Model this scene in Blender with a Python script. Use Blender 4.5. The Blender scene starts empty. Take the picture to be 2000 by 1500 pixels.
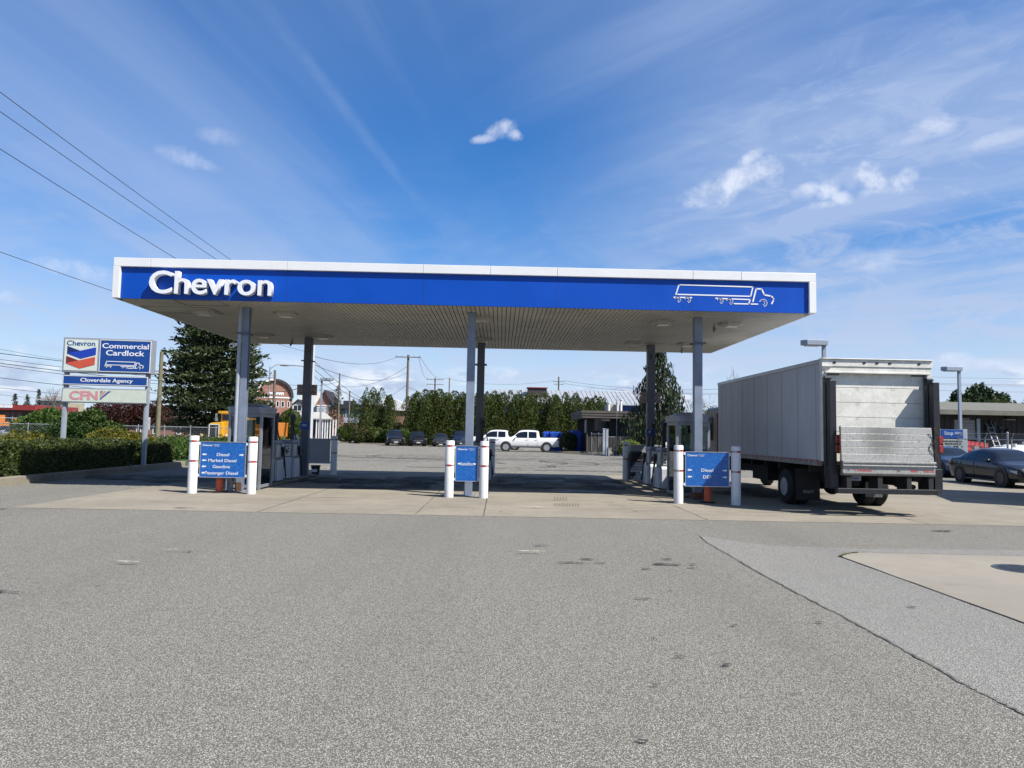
import bpy, math, random
import numpy as np
from mathutils import Vector, Matrix
R = math.radians
sc = bpy.context.scene
C = sc.collection
# ------------------------------------------------------------------ camera
EYE = 1.6
F = 1400.0
cam_d = bpy.data.cameras.new('camera')
cam_d.sensor_width = 36.0
cam_d.lens = 36.0 * F / 2000.0
cam_d.clip_start = 0.05
cam_d.clip_end = 3000
cam = bpy.data.objects.new('camera', cam_d)
C.objects.link(cam)
CR = (Matrix.Rotation(R(-0.82), 3, 'Z') @ Matrix.Rotation(math.pi/2 + math.atan(97/F), 3, 'X') @ Matrix.Rotation(R(1.12), 3, 'Z'))
cam.matrix_world = Matrix.Translation((0, 0, EYE)) @ CR.to_4x4()
sc.camera = cam
def ray(px, py): return CR @ Vector(((px-1000)/F, (750-py)/F, -1))
def at(px, py, Y):
    """the point of the place seen at a pixel of the photograph, Y metres ahead"""
    d = ray(px, py); return Vector((0, 0, EYE)) + d * (Y/d.y)
def G(px, py):
    d = ray(px, py); return Vector((0, 0, EYE)) + d * (-EYE/d.z)
def atz(px, py, z):
    d = ray(px, py); return Vector((0, 0, EYE)) + d * ((z-EYE)/d.z)
# ------------------------------------------------------------------ sun, sky, exposure
SUN = Vector((0.74, -0.5, 1.0)).normalized()
sun_d = bpy.data.lights.new('sun', 'SUN'); sun_d.energy = 5.0; sun_d.angle = R(0.5); sun_d.color = (1, .955, .89)
sun = bpy.data.objects.new('sun', sun_d); C.objects.link(sun)
sun.rotation_euler = (-SUN).to_track_quat('-Z', 'Y').to_euler()
sc.view_settings.view_transform = 'Standard'; sc.view_settings.look = 'None'
sc.view_settings.exposure = 0.82; sc.view_settings.gamma = 1
world = bpy.data.worlds.new('World'); sc.world = world; world.use_nodes = True
class NT:
    """small helper for writing node graphs"""
    def __init__(s, tree): s.t = tree
    def n(s, typ, ins=None, **kw):
        nd = s.t.nodes.new(typ)
        for k, v in kw.items(): setattr(nd, k, v)
        for k, v in (ins or {}).items():
            sock = nd.inputs[k]
            if isinstance(v, bpy.types.NodeSocket): s.t.links.new(v, sock)
            else: sock.default_value = v
        return nd
    def m(s, op, a, b=None, c=None, clamp=False):
        nd = s.n('ShaderNodeMath', {0: a}, operation=op, use_clamp=clamp)
        for i, v in ((1, b), (2, c)):
            if v is not None:
                if isinstance(v, bpy.types.NodeSocket): s.t.links.new(v, nd.inputs[i])
                else: nd.inputs[i].default_value = v
        return nd.outputs[0]
    def vm(s, op, a, b=None):
        nd = s.n('ShaderNodeVectorMath', {0: a}, operation=op)
        if b is not None:
            if isinstance(b, bpy.types.NodeSocket): s.t.links.new(b, nd.inputs[1])
            else: nd.inputs[1].default_value = b
        return nd.outputs['Value'] if op in ('DOT_PRODUCT', 'LENGTH', 'DISTANCE') else nd.outputs[0]
    def ss(s, v, a, b, lo=0.0, hi=1.0):
        return s.n('ShaderNodeMapRange', {0: v, 1: a, 2: b, 3: lo, 4: hi}, interpolation_type='SMOOTHSTEP').outputs[0]
    def noise(s, vec, scale, detail=3, rough=.5, dist=0):
        return s.n('ShaderNodeTexNoise', {'Vector': vec, 'Scale': scale, 'Detail': detail, 'Roughness': rough, 'Distortion': dist}).outputs[0]
    def mix(s, f, a, b):
        nd = s.n('ShaderNodeMix', data_type='RGBA')
        for i, v in ((0, f), (6, a), (7, b)):
            if isinstance(v, bpy.types.NodeSocket): s.t.links.new(v, nd.inputs[i])
            elif i == 0: nd.inputs[0].default_value = v
            else: nd.inputs[i].default_value = (*v[:3], 1)
        return nd.outputs[2]
def build_sky():
    t = world.node_tree; t.nodes.clear(); w = NT(t)
    sky = w.n('ShaderNodeTexSky', sky_type='NISHITA')
    sky.sun_disc = False
    sky.sun_elevation = math.asin(SUN.z); sky.sun_rotation = math.atan2(SUN.x, SUN.y)
    sky.altitude = 0; sky.air_density = 1.0; sky.dust_density = 0.35; sky.ozone_density = 3.2
    D = w.n('ShaderNodeTexCoord').outputs['Generated']
    D = w.vm('NORMALIZE', D)
    sep = w.n('ShaderNodeSeparateXYZ', {0: D})
    x, y, z = sep.outputs
    zc = w.m('ADD', w.m('MAXIMUM', z, 0.0), 0.09)
    u = w.m('DIVIDE', x, zc); v = w.m('DIVIDE', y, zc)
    P = w.n('ShaderNodeCombineXYZ', {0: u, 1: v, 2: 0.0}).outputs[0]
    base = w.n('ShaderNodeHueSaturation', {'Saturation': 1.38, 'Value': 1.55, 'Color': sky.outputs[0]}).outputs[0]
    base = w.n('ShaderNodeVectorMath', {0: base, 1: (.74, .96, 1.14)}, operation='MULTIPLY').outputs[0]
    # cirrus: long soft streaks, drawn out along one heading on the cloud plane
    def plane(px, py):
        d = ray(px, py).normalized(); k = max(d.z, 0)+.09; return Vector((d.x/k, d.y/k))
    def streak(p0, p1, along, across, det, a, b, off=0, dist=.3):
        h = plane(*p1)-plane(*p0); ang = math.atan2(h.y, h.x)
        r = w.n('ShaderNodeMapping', {'Vector': P, 'Rotation': (0, 0, -ang), 'Location': (off, off*1.7, 0)}).outputs[0]
        mp = w.n('ShaderNodeMapping', {'Vector': r, 'Scale': (along, across, 1)}).outputs[0]
        return w.ss(w.noise(mp, 1.0, det, .55, dist), a, b)
    sA = streak((1080,380), (1900,90), .22, 1.1, 4, .38, .64, 3.1)
    sA2 = streak((1080,380), (1900,90), .8, 4.5, 6, .45, .75, 7.3, .5)
    sB = streak((850,430), (560,60), .16, 1.1, 4, .34, .74, 5.2)
    sB2 = streak((850,430), (560,60), .5, 6.5, 5, .48, .78, 1.2, .4)
    right = w.ss(w.m('DIVIDE', x, w.m('MAXIMUM', y, .05)), -.16, .12)
    left = w.m('SUBTRACT', 1.0, right)
    cir = w.m('ADD', w.m('MULTIPLY', right, w.m('ADD', w.m('MULTIPLY', sA, .48), w.m('MULTIPLY', sA2, .24))),
                     w.m('MULTIPLY', left, w.m('ADD', w.m('MULTIPLY', sB, .40), w.m('MULTIPLY', sB2, .10))))
    cir = w.m('ADD', cir, .14)
    # an old thin vapour trail up the left half
    c0, c1 = ray(500, -10).normalized(), ray(862, 450).normalized(); nn_ = c0.cross(c1).normalized(); mid_ = (c0+c1).normalized()
    wob = w.m('MULTIPLY', w.m('SUBTRACT', w.noise(D, 5, 3), .5), .012)
    tr_ = w.ss(w.m('ABSOLUTE', w.m('ADD', w.vm('DOT_PRODUCT', D, tuple(nn_)), wob)), .001, .012, 1.0, 0.0)
    tr_ = w.m('MULTIPLY', tr_, w.ss(w.vm('DISTANCE', D, tuple(mid_)), .12, .24, 1.0, 0.0))
    tr_ = w.m('MULTIPLY', tr_, w.ss(w.noise(D, 14, 4, .6), .38, .62, .25, 1.0))
    # clear deep blue ahead, more veil low down
    a0 = ray(1000, 350).normalized()
    clear = w.ss(w.vm('DISTANCE', D, tuple(a0)), .02, .36)
    cir = w.m('MULTIPLY', cir, w.m('ADD', w.m('MULTIPLY', clear, .8), .2))
    low = w.ss(z, .05, .40, 1.0, 0.0)
    wisp = w.ss(w.noise(w.n('ShaderNodeMapping', {'Vector': D, 'Scale': (6, 6, 16)}).outputs[0], 1.3, 7, .6, .6), .35, .7)
    cir = w.m('ADD', cir, w.m('MULTIPLY', low, w.m('ADD', .14, w.m('MULTIPLY', wisp, .40))), clamp=True)
    cir = w.m('ADD', cir, w.m('MULTIPLY', tr_, .11)); cir = w.m('MINIMUM', cir, .85)
    a1 = ray(1760, 560).normalized()
    patch = w.m('MULTIPLY', w.ss(w.vm('DISTANCE', D, tuple(a1)), .04, .42, 1.0, 0.0), w.ss(w.noise(w.n('ShaderNodeMapping', {'Vector': D, 'Scale': (8, 8, 22), 'Rotation': (0, .30, 0)}).outputs[0], 1.4, 9, .66, .9), .42, .68))
    cir = w.m('MINIMUM', w.m('ADD', cir, w.m('MULTIPLY', patch, .50)), .88)
    col = w.mix(cir, base, (4.9, 6.3, 9.3))
    hz = w.ss(z, -.04, .26, 1.0, 0.0)
    col = w.mix(w.m('MULTIPLY', hz, .78), col, (8.0, 9.1, 10.8))
    # small cumulus puffs
    nz = w.noise(D, 24, 9, .62, .35)
    nz2 = w.noise(D, 60.0, 5, .6)
    nn = w.m('SUBTRACT', w.m('ADD', w.m('MULTIPLY', nz, .7), w.m('MULTIPLY', nz2, .3)), .5)
    tot = None
    for (px, py, rx, ry, ang, k) in [(978,254,26,17,-20,1),(948,271,30,8,-8,.8),(1000,262,20,11,20,.9),
            (1385,380,52,24,-8,1),(1432,358,46,24,-22,1),(1478,336,40,24,-5,1),(1466,310,22,12,-30,.9),(1505,352,22,14,30,.7),
            (1578,372,26,13,-10,.9),(1618,368,20,20,40,.95),(1643,386,24,11,25,.9),(1604,401,32,7,-5,.7),
            (1695,336,22,18,30,1),(1712,352,30,18,40,1),(1758,354,26,18,-25,1),(1735,371,42,10,0,.85),
            (352,304,34,16,10,.4),(395,318,30,10,20,.3),(432,268,34,14,0,.25),(1826,248,34,16,10,.6),(1800,266,40,7,-10,.35),(160,528,60,15,8,.4),(120,520,26,10,8,.3),(12,580,26,10,0,.4),
            (1862,708,36,16,0,.6),(1920,710,36,9,0,.4),(560,705,46,13,0,.45),(1706,508,50,20,10,.35),(1950,270,70,10,-8,.35)]:
        c = ray(px, py).normalized()
        ex = (ray(px+10, py).normalized()-c).normalized(); ey = (ray(px, py+10).normalized()-c).normalized()
        ca, sa = math.cos(R(ang)), math.sin(R(ang))
        e1 = (ex*ca+ey*sa)*(F/rx)*.95; e2 = (ey*ca-ex*sa)*(F/ry)*.95
        dd = w.vm('SUBTRACT', D, tuple(c))
        q = w.m('ADD', w.m('POWER', w.vm('DOT_PRODUCT', dd, tuple(e1)), 2.0), w.m('POWER', w.vm('DOT_PRODUCT', dd, tuple(e2)), 2.0))
        g = w.m('SUBTRACT', 1.0, w.m('MINIMUM', q, 3.0))
        f = w.m('MULTIPLY', w.ss(w.m('ADD', g, w.m('MULTIPLY', nn, 4.5)), -.35, 1.5), k)
        f = w.m('MULTIPLY', f, w.m('LESS_THAN', q, 2.8))
        f = w.m('MULTIPLY', f, w.ss(q, 1.2, 2.8, 1.0, 0.0))
        tot = f if tot is None else w.m('MAXIMUM', tot, f)
    shade = w.mix(w.ss(nz, .35, .62), (6.6, 7.6, 10.0), (10.5, 11, 12.2))
    col = w.mix(w.m('MULTIPLY', tot, .72), col, shade)
    # a bank of cumulus along the horizon
    hn = w.noise(w.n('ShaderNodeMapping', {'Vector': D, 'Scale': (5, 5, 13)}).outputs[0], 1.6, 7, .6)
    band = w.m('MULTIPLY', w.ss(z, .012, .04), w.ss(z, .06, .105, 1.0, 0.0))
    hb = w.m('MULTIPLY', w.ss(hn, .48, .60), band)
    tops = w.ss(w.noise(w.n('ShaderNodeMapping', {'Vector': D, 'Scale': (9, 9, 30)}).outputs[0], 2.2, 5, .55), .42, .62)
    col = w.mix(w.m('MULTIPLY', hb, .75), col, w.mix(tops, (5.2, 6.4, 8.8), (11.5, 11.8, 12.5)))
    bg = w.n('ShaderNodeBackground', {'Color': col, 'Strength': 0.050})
    w.n('ShaderNodeOutputWorld', {'Surface': bg.outputs[0]})
build_sky()
# ------------------------------------------------------------------ materials
MATS = {}
K = .77
def sk(c): return tuple(x*K for x in c)
def M(name, col, rough=.6, metal=0, var=.12, scale=6, bump=0, bscale=40, col2=None, lo=.35, hi=.65, coat=0, spec=.5, trans=0, emit=None, stretch=(1,1,1), detail=4, fine=0, fscale=200, alpha=None):
    if name in MATS: return MATS[name]
    col = sk(col); col2 = sk(col2) if col2 else None
    m = bpy.data.materials.new(name); m.use_nodes = True; t = m.node_tree; t.nodes.clear(); w = NT(t)
    tc = w.n('ShaderNodeTexCoord').outputs['Object']
    if stretch != (1, 1, 1): tc = w.n('ShaderNodeMapping', {'Vector': tc, 'Scale': stretch}).outputs[0]
    if col2 is None: col2 = tuple(c*(1-2*var) for c in col)
    nz = w.noise(tc, scale, detail, .6)
    c = w.mix(w.ss(nz, lo, hi), col2, col)
    if fine:
        fn = w.noise(tc, fscale, 2)
        c = w.mix(w.m('MULTIPLY', w.ss(fn, .4, .75), fine), c, tuple(x*.35 for x in col))
    ins = {'Base Color': c, 'Roughness': w.m('ADD', w.m('MULTIPLY', nz, .18), rough-.09, clamp=True), 'Metallic': metal, 'Specular IOR Level': spec, 'Coat Weight': coat, 'Coat Roughness': .05}
    if trans: ins['Transmission Weight'] = trans
    if bump:
        bn = w.noise(tc, bscale, 4)
        ins['Normal'] = w.n('ShaderNodeBump', {'Strength': 1.0, 'Distance': bump, 'Height': bn}).outputs[0]
    p = w.n('ShaderNodeBsdfPrincipled', ins)
    if emit: p.inputs['Emission Color'].default_value = (*emit[:3], 1); p.inputs['Emission Strength'].default_value = emit[3]
    out = p.outputs[0]
    if alpha is not None:
        af = w.m('MULTIPLY', w.ss(w.noise(tc, alpha[1], 4), .30, .62), alpha[0])
        out = w.n('ShaderNodeMixShader', {0: af, 1: w.n('ShaderNodeBsdfTransparent').outputs[0], 2: out}).outputs[0]
    w.n('ShaderNodeOutputMaterial', {'Surface': out})
    MATS[name] = m; return m
def glass_mat(name, tint, refl=.5):
    m = bpy.data.materials.new(name); m.use_nodes = True; t = m.node_tree; t.nodes.clear(); w = NT(t)
    fr = w.n('ShaderNodeFresnel', {'IOR': 1.5}).outputs[0]
    tr = w.n('ShaderNodeBsdfTransparent', {'Color': (*tint, 1)}).outputs[0]
    gl = w.n('ShaderNodeBsdfGlossy', {'Roughness': .02, 'Color': (.9, .95, 1, 1)}).outputs[0]
    mx = w.n('ShaderNodeMixShader', {0: w.m('MULTIPLY', fr, refl*2, clamp=True), 1: tr, 2: gl}).outputs[0]
    w.n('ShaderNodeOutputMaterial', {'Surface': mx}); return m
def leaf_mat(name, a, b, c=None, tl=.25):
    a, b = sk(a), sk(b); c = sk(c) if c else None
    m = bpy.data.materials.new(name); m.use_nodes = True; t = m.node_tree; t.nodes.clear(); w = NT(t)
    tc = w.n('ShaderNodeTexCoord').outputs['Object']
    ri = w.n('ShaderNodeNewGeometry').outputs['Random Per Island']
    nz = w.ss(w.noise(tc, 1.1, 4, .6), .35, .65)
    f = w.m('ADD', w.m('MULTIPLY', ri, .55), w.m('MULTIPLY', nz, .45))
    col = w.mix(f, a, b)
    if c: col = w.mix(w.ss(ri, .80, .95), col, c)
    p = w.n('ShaderNodeBsdfPrincipled', {'Base Color': col, 'Roughness': .55, 'Specular IOR Level': .3}).outputs[0]
    tr = w.n('ShaderNodeBsdfTranslucent', {'Color': col}).outputs[0]
    mx = w.n('ShaderNodeMixShader', {0: tl, 1: p, 2: tr}).outputs[0]
    w.n('ShaderNodeOutputMaterial', {'Surface': mx}); return m
def aggregate(name, dark, light, warm, s=130, patch=.35):
    """chip-seal asphalt: pale stones in dark binder"""
    dark, light, warm = sk(dark), sk(light), sk(warm)
    m = bpy.data.materials.new(name); m.use_nodes = True; t = m.node_tree; t.nodes.clear(); w = NT(t)
    tc = w.n('ShaderNodeTexCoord').outputs['Object']
    vo = w.n('ShaderNodeTexVoronoi', {'Vector': tc, 'Scale': s, 'Randomness': 1.0})
    stone = w.n('ShaderNodeSeparateColor', {0: vo.outputs['Color']}).outputs
    edge = w.ss(vo.outputs['Distance'], .28, .62, 1.0, 0.0)
    big = w.noise(tc, .35, 5, .6); mid = w.noise(tc, 3.5, 4, .65); vb = w.noise(tc, .07, 3)
    mid2 = w.noise(tc, 14, 3, .7)
    tone = w.mix(stone[0], tuple(x*.62 for x in light), light)
    tone = w.mix(w.m('MULTIPLY', w.m('GREATER_THAN', stone[1], .90), .7), tone, warm)
    tone = w.mix(w.m('MULTIPLY', w.m('GREATER_THAN', stone[2], .80), .75), tone, dark)
    c = w.mix(edge, dark, tone)
    k = w.m('ADD', w.m('MULTIPLY', w.ss(big, .3, .7), patch*.5), w.m('MULTIPLY', w.ss(mid, .3, .7), patch*.35))
    k = w.m('ADD', k, w.m('MULTIPLY', w.ss(vb, .35, .65), patch*.45))
    k = w.m('ADD', k, w.m('MULTIPLY', w.ss(mid2, .3, .7), patch*.25))
    c = w.mix(w.m('MULTIPLY', k, .7), c, tuple(x*1.25 for x in dark))
    lane = w.noise(w.n('ShaderNodeMapping', {'Vector': tc, 'Scale': (.55, .05, 1), 'Rotation': (0, 0, .35)}).outputs[0], 1.0, 4, .6)
    c = w.mix(w.m('MULTIPLY', w.ss(lane, .42, .70), .22), c, tuple(x*1.1 for x in dark))
    for sc_, am in ((42, .22), (17, .13)):
        c = w.mix(w.m('MULTIPLY', w.ss(w.noise(tc, sc_, 3, .7), .50, .68), am), c, tuple(x*.9 for x in dark))
    # small dark drips with a shape of their own
    sp = w.n('ShaderNodeTexVoronoi', {'Vector': w.n('ShaderNodeMapping', {'Vector': tc, 'Scale': (1, 1.2, 1)}).outputs[0], 'Scale': .85}).outputs
    pick = w.m('GREATER_THAN', w.n('ShaderNodeSeparateColor', {0: sp['Color']}).outputs[0], .55)
    drip = w.m('MULTIPLY', w.ss(w.m('ADD', sp['Distance'], w.m('MULTIPLY', w.noise(tc, 40, 2), .03)), .025, .06, 1.0, 0.0), pick)
    c = w.mix(w.m('MULTIPLY', drip, .7), c, tuple(x*.5 for x in dark))
    bp = w.n('ShaderNodeBump', {'Strength': .55, 'Distance': .006, 'Height': edge}).outputs[0]
    p = w.n('ShaderNodeBsdfPrincipled', {'Base Color': c, 'Roughness': .95, 'Specular IOR Level': .12, 'Normal': bp}).outputs[0]
    w.n('ShaderNodeOutputMaterial', {'Surface': p}); return m
def concrete_mat(name, col, col2, stain):
    col, col2, stain = sk(col), sk(col2), sk(stain)
    m = bpy.data.materials.new(name); m.use_nodes = True; t = m.node_tree; t.nodes.clear(); w = NT(t)
    tc = w.n('ShaderNodeTexCoord').outputs['Object']
    a = w.ss(w.noise(tc, .5, 6, .65), .35, .65); b = w.ss(w.noise(tc, 3.2, 5, .7), .42, .72)
    st = w.ss(w.noise(w.n('ShaderNodeMapping', {'Vector': tc, 'Scale': (.45, 1.6, 1)}).outputs[0], 1.1, 5, .7, .8), .58, .74)
    fn = w.noise(tc, 160, 2, .6)
    c = w.mix(a, col2, col); c = w.mix(w.m('MULTIPLY', b, .25), c, stain); c = w.mix(w.m('MULTIPLY', st, .5), c, stain)
    c = w.mix(w.m('MULTIPLY', w.ss(fn, .45, .75), .35), c, stain)
    p = w.n('ShaderNodeBsdfPrincipled', {'Base Color': c, 'Roughness': .9, 'Specular IOR Level': .12,
        'Normal': w.n('ShaderNodeBump', {'Strength': .4, 'Distance': .003, 'Height': fn}).outputs[0]}).outputs[0]
    w.n('ShaderNodeOutputMaterial', {'Surface': p}); return m
def brick_mat(name, a, b, mortar, s=4.0):
    a, b, mortar = sk(a), sk(b), sk(mortar)
    m = bpy.data.materials.new(name); m.use_nodes = True; t = m.node_tree; t.nodes.clear(); w = NT(t)
    tc = w.n('ShaderNodeTexCoord').outputs['Object']
    mp = w.n('ShaderNodeMapping', {'Vector': tc, 'Rotation': (R(90), 0, 0)}).outputs[0]
    br = w.n('ShaderNodeTexBrick', {'Vector': mp, 'Color1': (*a, 1), 'Color2': (*b, 1), 'Mortar': (*mortar, 1), 'Scale': s, 'Mortar Size': .02}).outputs[0]
    c = w.mix(w.m('MULTIPLY', w.ss(w.noise(tc, 1.3, 4), .4, .7), .3), br, tuple(x*.5 for x in a))
    p = w.n('ShaderNodeBsdfPrincipled', {'Base Color': c, 'Roughness': .85}).outputs[0]
    w.n('ShaderNodeOutputMaterial', {'Surface': p}); return m
def crackle_mat(name, base, line):
    base, line = sk(base), sk(line)
    """blue sign film printed with a street-map web of thin pale lines"""
    m = bpy.data.materials.new(name); m.use_nodes = True; t = m.node_tree; t.nodes.clear(); w = NT(t)
    tc = w.n('ShaderNodeTexCoord').outputs['Object']
    e1 = w.n('ShaderNodeTexVoronoi', {'Vector': tc, 'Scale': 15}, feature='DISTANCE_TO_EDGE').outputs[0]
    e2 = w.n('ShaderNodeTexVoronoi', {'Vector': tc, 'Scale': 5}, feature='DISTANCE_TO_EDGE').outputs[0]
    l = w.m('MAXIMUM', w.m('MULTIPLY', w.ss(e1, .02, .09, 1.0, 0.0), .22), w.m('MULTIPLY', w.ss(e2, .01, .03, 1.0, 0.0), .35))
    p = w.n('ShaderNodeBsdfPrincipled', {'Base Color': w.mix(l, base, line), 'Roughness': .35}).outputs[0]
    w.n('ShaderNodeOutputMaterial', {'Surface': p}); return m
# ------------------------------------------------------------------ mesh builder and object helpers
class MB:
    def __init__(s): s.v = []; s.f = []; s.m = []
    def add(s, vs, fs, mi=0):
        o = len(s.v); s.v += [tuple(v) for v in vs]; s.f += [tuple(i+o for i in f) for f in fs]; s.m += [mi]*len(fs); return s
    def box(s, x0, x1, y0, y1, z0, z1, mi=0):
        return s.add([(x0,y0,z0),(x1,y0,z0),(x1,y1,z0),(x0,y1,z0),(x0,y0,z1),(x1,y0,z1),(x1,y1,z1),(x0,y1,z1)],
            [(0,3,2,1),(4,5,6,7),(0,1,5,4),(1,2,6,5),(2,3,7,6),(3,0,4,7)], mi)
    def obox(s, c, size, rot=None, mi=0):
        h = [x/2 for x in size]; rot = rot or Matrix.Identity(3); c = Vector(c)
        vs = [c + rot @ Vector((a*h[0], b*h[1], d*h[2])) for d in (-1,1) for a, b in ((-1,-1),(1,-1),(1,1),(-1,1))]
        return s.add(vs, [(0,3,2,1),(4,5,6,7),(0,1,5,4),(1,2,6,5),(2,3,7,6),(3,0,4,7)], mi)
    def cyl(s, p0, p1, r0, r1=None, n=12, mi=0, caps=True):
        p0 = Vector(p0); p1 = Vector(p1); r1 = r0 if r1 is None else r1
        d = (p1-p0).normalized(); a = d.orthogonal().normalized(); b = d.cross(a)
        vs = []
        for p, r in ((p0, r0), (p1, r1)):
            for i in range(n):
                t = 2*math.pi*i/n; vs.append(p + a*(r*math.cos(t)) + b*(r*math.sin(t)))
        fs = [(i, (i+1) % n, n+(i+1) % n, n+i) for i in range(n)]
        if caps: fs += [tuple(range(n-1, -1, -1)), tuple(range(n, 2*n))]
        return s.add(vs, fs, mi)
    def tube(s, pts, r, n=8, mi=0, r1=None):
        pts = [Vector(p) for p in pts]; N = len(pts); r1 = r if r1 is None else r1
        a = None; vs = []
        for k, p in enumerate(pts):
            d = (pts[min(k+1, N-1)] - pts[max(k-1, 0)]).normalized()
            a = d.orthogonal().normalized() if a is None else (a - d*a.dot(d)).normalized()
            b = d.cross(a); rr = r + (r1-r)*k/(N-1)
            for i in range(n):
                t = 2*math.pi*i/n; vs.append(p + a*(rr*math.cos(t)) + b*(rr*math.sin(t)))
        fs = [(k*n+i, k*n+(i+1) % n, (k+1)*n+(i+1) % n, (k+1)*n+i) for k in range(N-1) for i in range(n)]
        fs += [tuple(range(n-1, -1, -1)), tuple(range((N-1)*n, N*n))]
        return s.add(vs, fs, mi)
    def prism(s, pts, ax, a, b, mi=0):
        """outline in the plane across axis ax, from a to b"""
        def P(p, t): return (t, p[0], p[1]) if ax == 'x' else (p[0], t, p[1]) if ax == 'y' else (p[0], p[1], t)
        n = len(pts)
        ar = sum(pts[i][0]*pts[(i+1) % n][1]-pts[(i+1) % n][0]*pts[i][1] for i in range(n))
        if (ar > 0) == (ax == 'y'): pts = pts[::-1]
        return s.add([P(p, a) for p in pts]+[P(p, b) for p in pts],
            [tuple(range(n-1, -1, -1)), tuple(range(n, 2*n))]+[(i, (i+1) % n, n+(i+1) % n, n+i) for i in range(n)], mi)
    def hexa(s, lo, hi, mi=0):
        """two quads, lower and upper, joined"""
        return s.add(list(lo)+list(hi), [(0,3,2,1),(4,5,6,7),(0,1,5,4),(1,2,6,5),(2,3,7,6),(3,0,4,7)], mi)
    def quad(s, a, b, c, d, mi=0): return s.add([a, b, c, d], [(0,1,2,3)], mi)
    def lathe(s, prof, c=(0,0,0), n=20, mi=0, caps=True):
        c = Vector(c); vs = []
        for r, z in prof:
            for i in range(n):
                t = 2*math.pi*i/n; vs.append(c+Vector((r*math.cos(t), r*math.sin(t), z)))
        k = len(prof)
        fs = [(j*n+i, j*n+(i+1) % n, (j+1)*n+(i+1) % n, (j+1)*n+i) for j in range(k-1) for i in range(n)]
        if caps: fs += [tuple(range(n-1, -1, -1)), tuple(range((k-1)*n, k*n))]
        return s.add(vs, fs, mi)
    def sphere(s, c, r, nu=14, nv=9, mi=0):
        r = r if hasattr(r, '__len__') else (r, r, r); c = Vector(c); vs = []; fs = []
        for j in range(nv+1):
            for i in range(nu):
                th = math.pi*j/nv; ph = 2*math.pi*i/nu
                vs.append(c+Vector((r[0]*math.sin(th)*math.cos(ph), r[1]*math.sin(th)*math.sin(ph), r[2]*math.cos(th))))
        for j in range(nv):
            for i in range(nu): fs.append((j*nu+i, (j+1)*nu+i, (j+1)*nu+(i+1) % nu, j*nu+(i+1) % nu))
        return s.add(vs, fs, mi)
    def build(s, name, mats, parent=None, loc=None, smooth=False, bevel=0, seg=2, rot=None):
        me = bpy.data.meshes.new(name); me.from_pydata(s.v, [], s.f)
        mats = mats if isinstance(mats, (list, tuple)) else [mats]
        for m in mats: me.materials.append(m)
        if len(mats) > 1: me.polygons.foreach_set('material_index', s.m)
        if smooth:
            me.polygons.foreach_set('use_smooth', [True]*len(me.polygons)); me.set_sharp_from_angle(angle=R(38))
        me.update()
        o = bpy.data.objects.new(name, me); C.objects.link(o)
        if loc is not None: o.location = loc
        if rot is not None: o.rotation_euler = rot
        if parent: o.parent = parent
        if bevel:
            md = o.modifiers.new('bevel', 'BEVEL'); md.width = bevel; md.segments = seg; md.limit_method = 'ANGLE'; md.angle_limit = R(35)
        return o
def thing(name, label, cat, loc=(0,0,0), rz=0, group=None):
    o = bpy.data.objects.new(name, None); o.empty_display_size = .2; C.objects.link(o)
    o.location = loc; o.rotation_euler = (0, 0, rz); o['label'] = label; o['category'] = cat
    if group: o['group'] = group
    return o
def tag(o, label, cat, group=None):
    o['label'] = label; o['category'] = cat
    if group: o['group'] = group
    return o
def struct(o, kind='structure'): o['kind'] = kind; return o
def dup(root, loc, rz=None, label=None, group=None, scale=None):
    def cp(o, par):
        c = o.copy(); C.objects.link(c); c.parent = par
        for ch in list(kids.get(o.name, [])): cp(ch, c)
        return c
    kids = {}
    for o in list(C.objects):
        if o.parent: kids.setdefault(o.parent.name, []).append(o)
    r = cp(root, None); r.location = loc
    if rz is not None: r.rotation_euler = (0, 0, rz)
    if label: r['label'] = label
    if group: r['group'] = group
    if scale: r.scale = (scale,)*3 if not hasattr(scale, '__len__') else scale
    return r
def text(name, body, w, h, c, mat, parent=None, depth=.004, bold=.018, rx=90, rz=0, mb=None):
    """lettering fitted to a w by h box centred on c, facing -Y before rz"""
    cu = bpy.data.curves.new(name, 'FONT'); cu.body = body; cu.size = 1; cu.offset = bold; cu.extrude = .5; cu.resolution_u = 4
    o = bpy.data.objects.new(name, cu); me = bpy.data.meshes.new_from_object(o)
    n = len(me.vertices); co = np.zeros(n*3); me.vertices.foreach_get('co', co); co = co.reshape(-1, 3)
    lo = co.min(0); hi = co.max(0)
    co = (co-(lo+hi)/2)*np.array([w/(hi[0]-lo[0]), h/(hi[1]-lo[1]), depth])
    mt = Matrix.Rotation(R(rz), 3, 'Z') @ Matrix.Rotation(R(rx), 3, 'X')
    co = co @ np.array(mt).T
    me.vertices.foreach_set('co', co.ravel()); me.materials.clear(); me.materials.append(mat); me.name = name
    bpy.data.objects.remove(o); bpy.data.curves.remove(cu)
    o = bpy.data.objects.new(name, me); C.objects.link(o); o.location = c
    if parent: o.parent = parent
    return o
def stroke(mb, pts, w, y0, y1, fx, mi=0, closed=False):
    """ribbon of width w along 2-D points, thickened from y0 to y1; fx maps 2-D to local x,z"""
    P = [Vector(fx(p)) for p in pts]
    for a, b in zip(P[:-1], P[1:]):
        d = (b-a); L = d.length
        if L < 1e-6: continue
        d /= L; n = Vector((-d.y, d.x))*w/2; a2 = a-d*w*.3; b2 = b+d*w*.3
        mb.prism([tuple(a2-n), tuple(b2-n), tuple(b2+n), tuple(a2+n)], 'y', y0, y1, mi)
def arc(cx, cy, r, a0, a1, n=8): return [(cx+r*math.cos(R(a0+(a1-a0)*i/n)), cy+r*math.sin(R(a0+(a1-a0)*i/n))) for i in range(n+1)]
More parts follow.
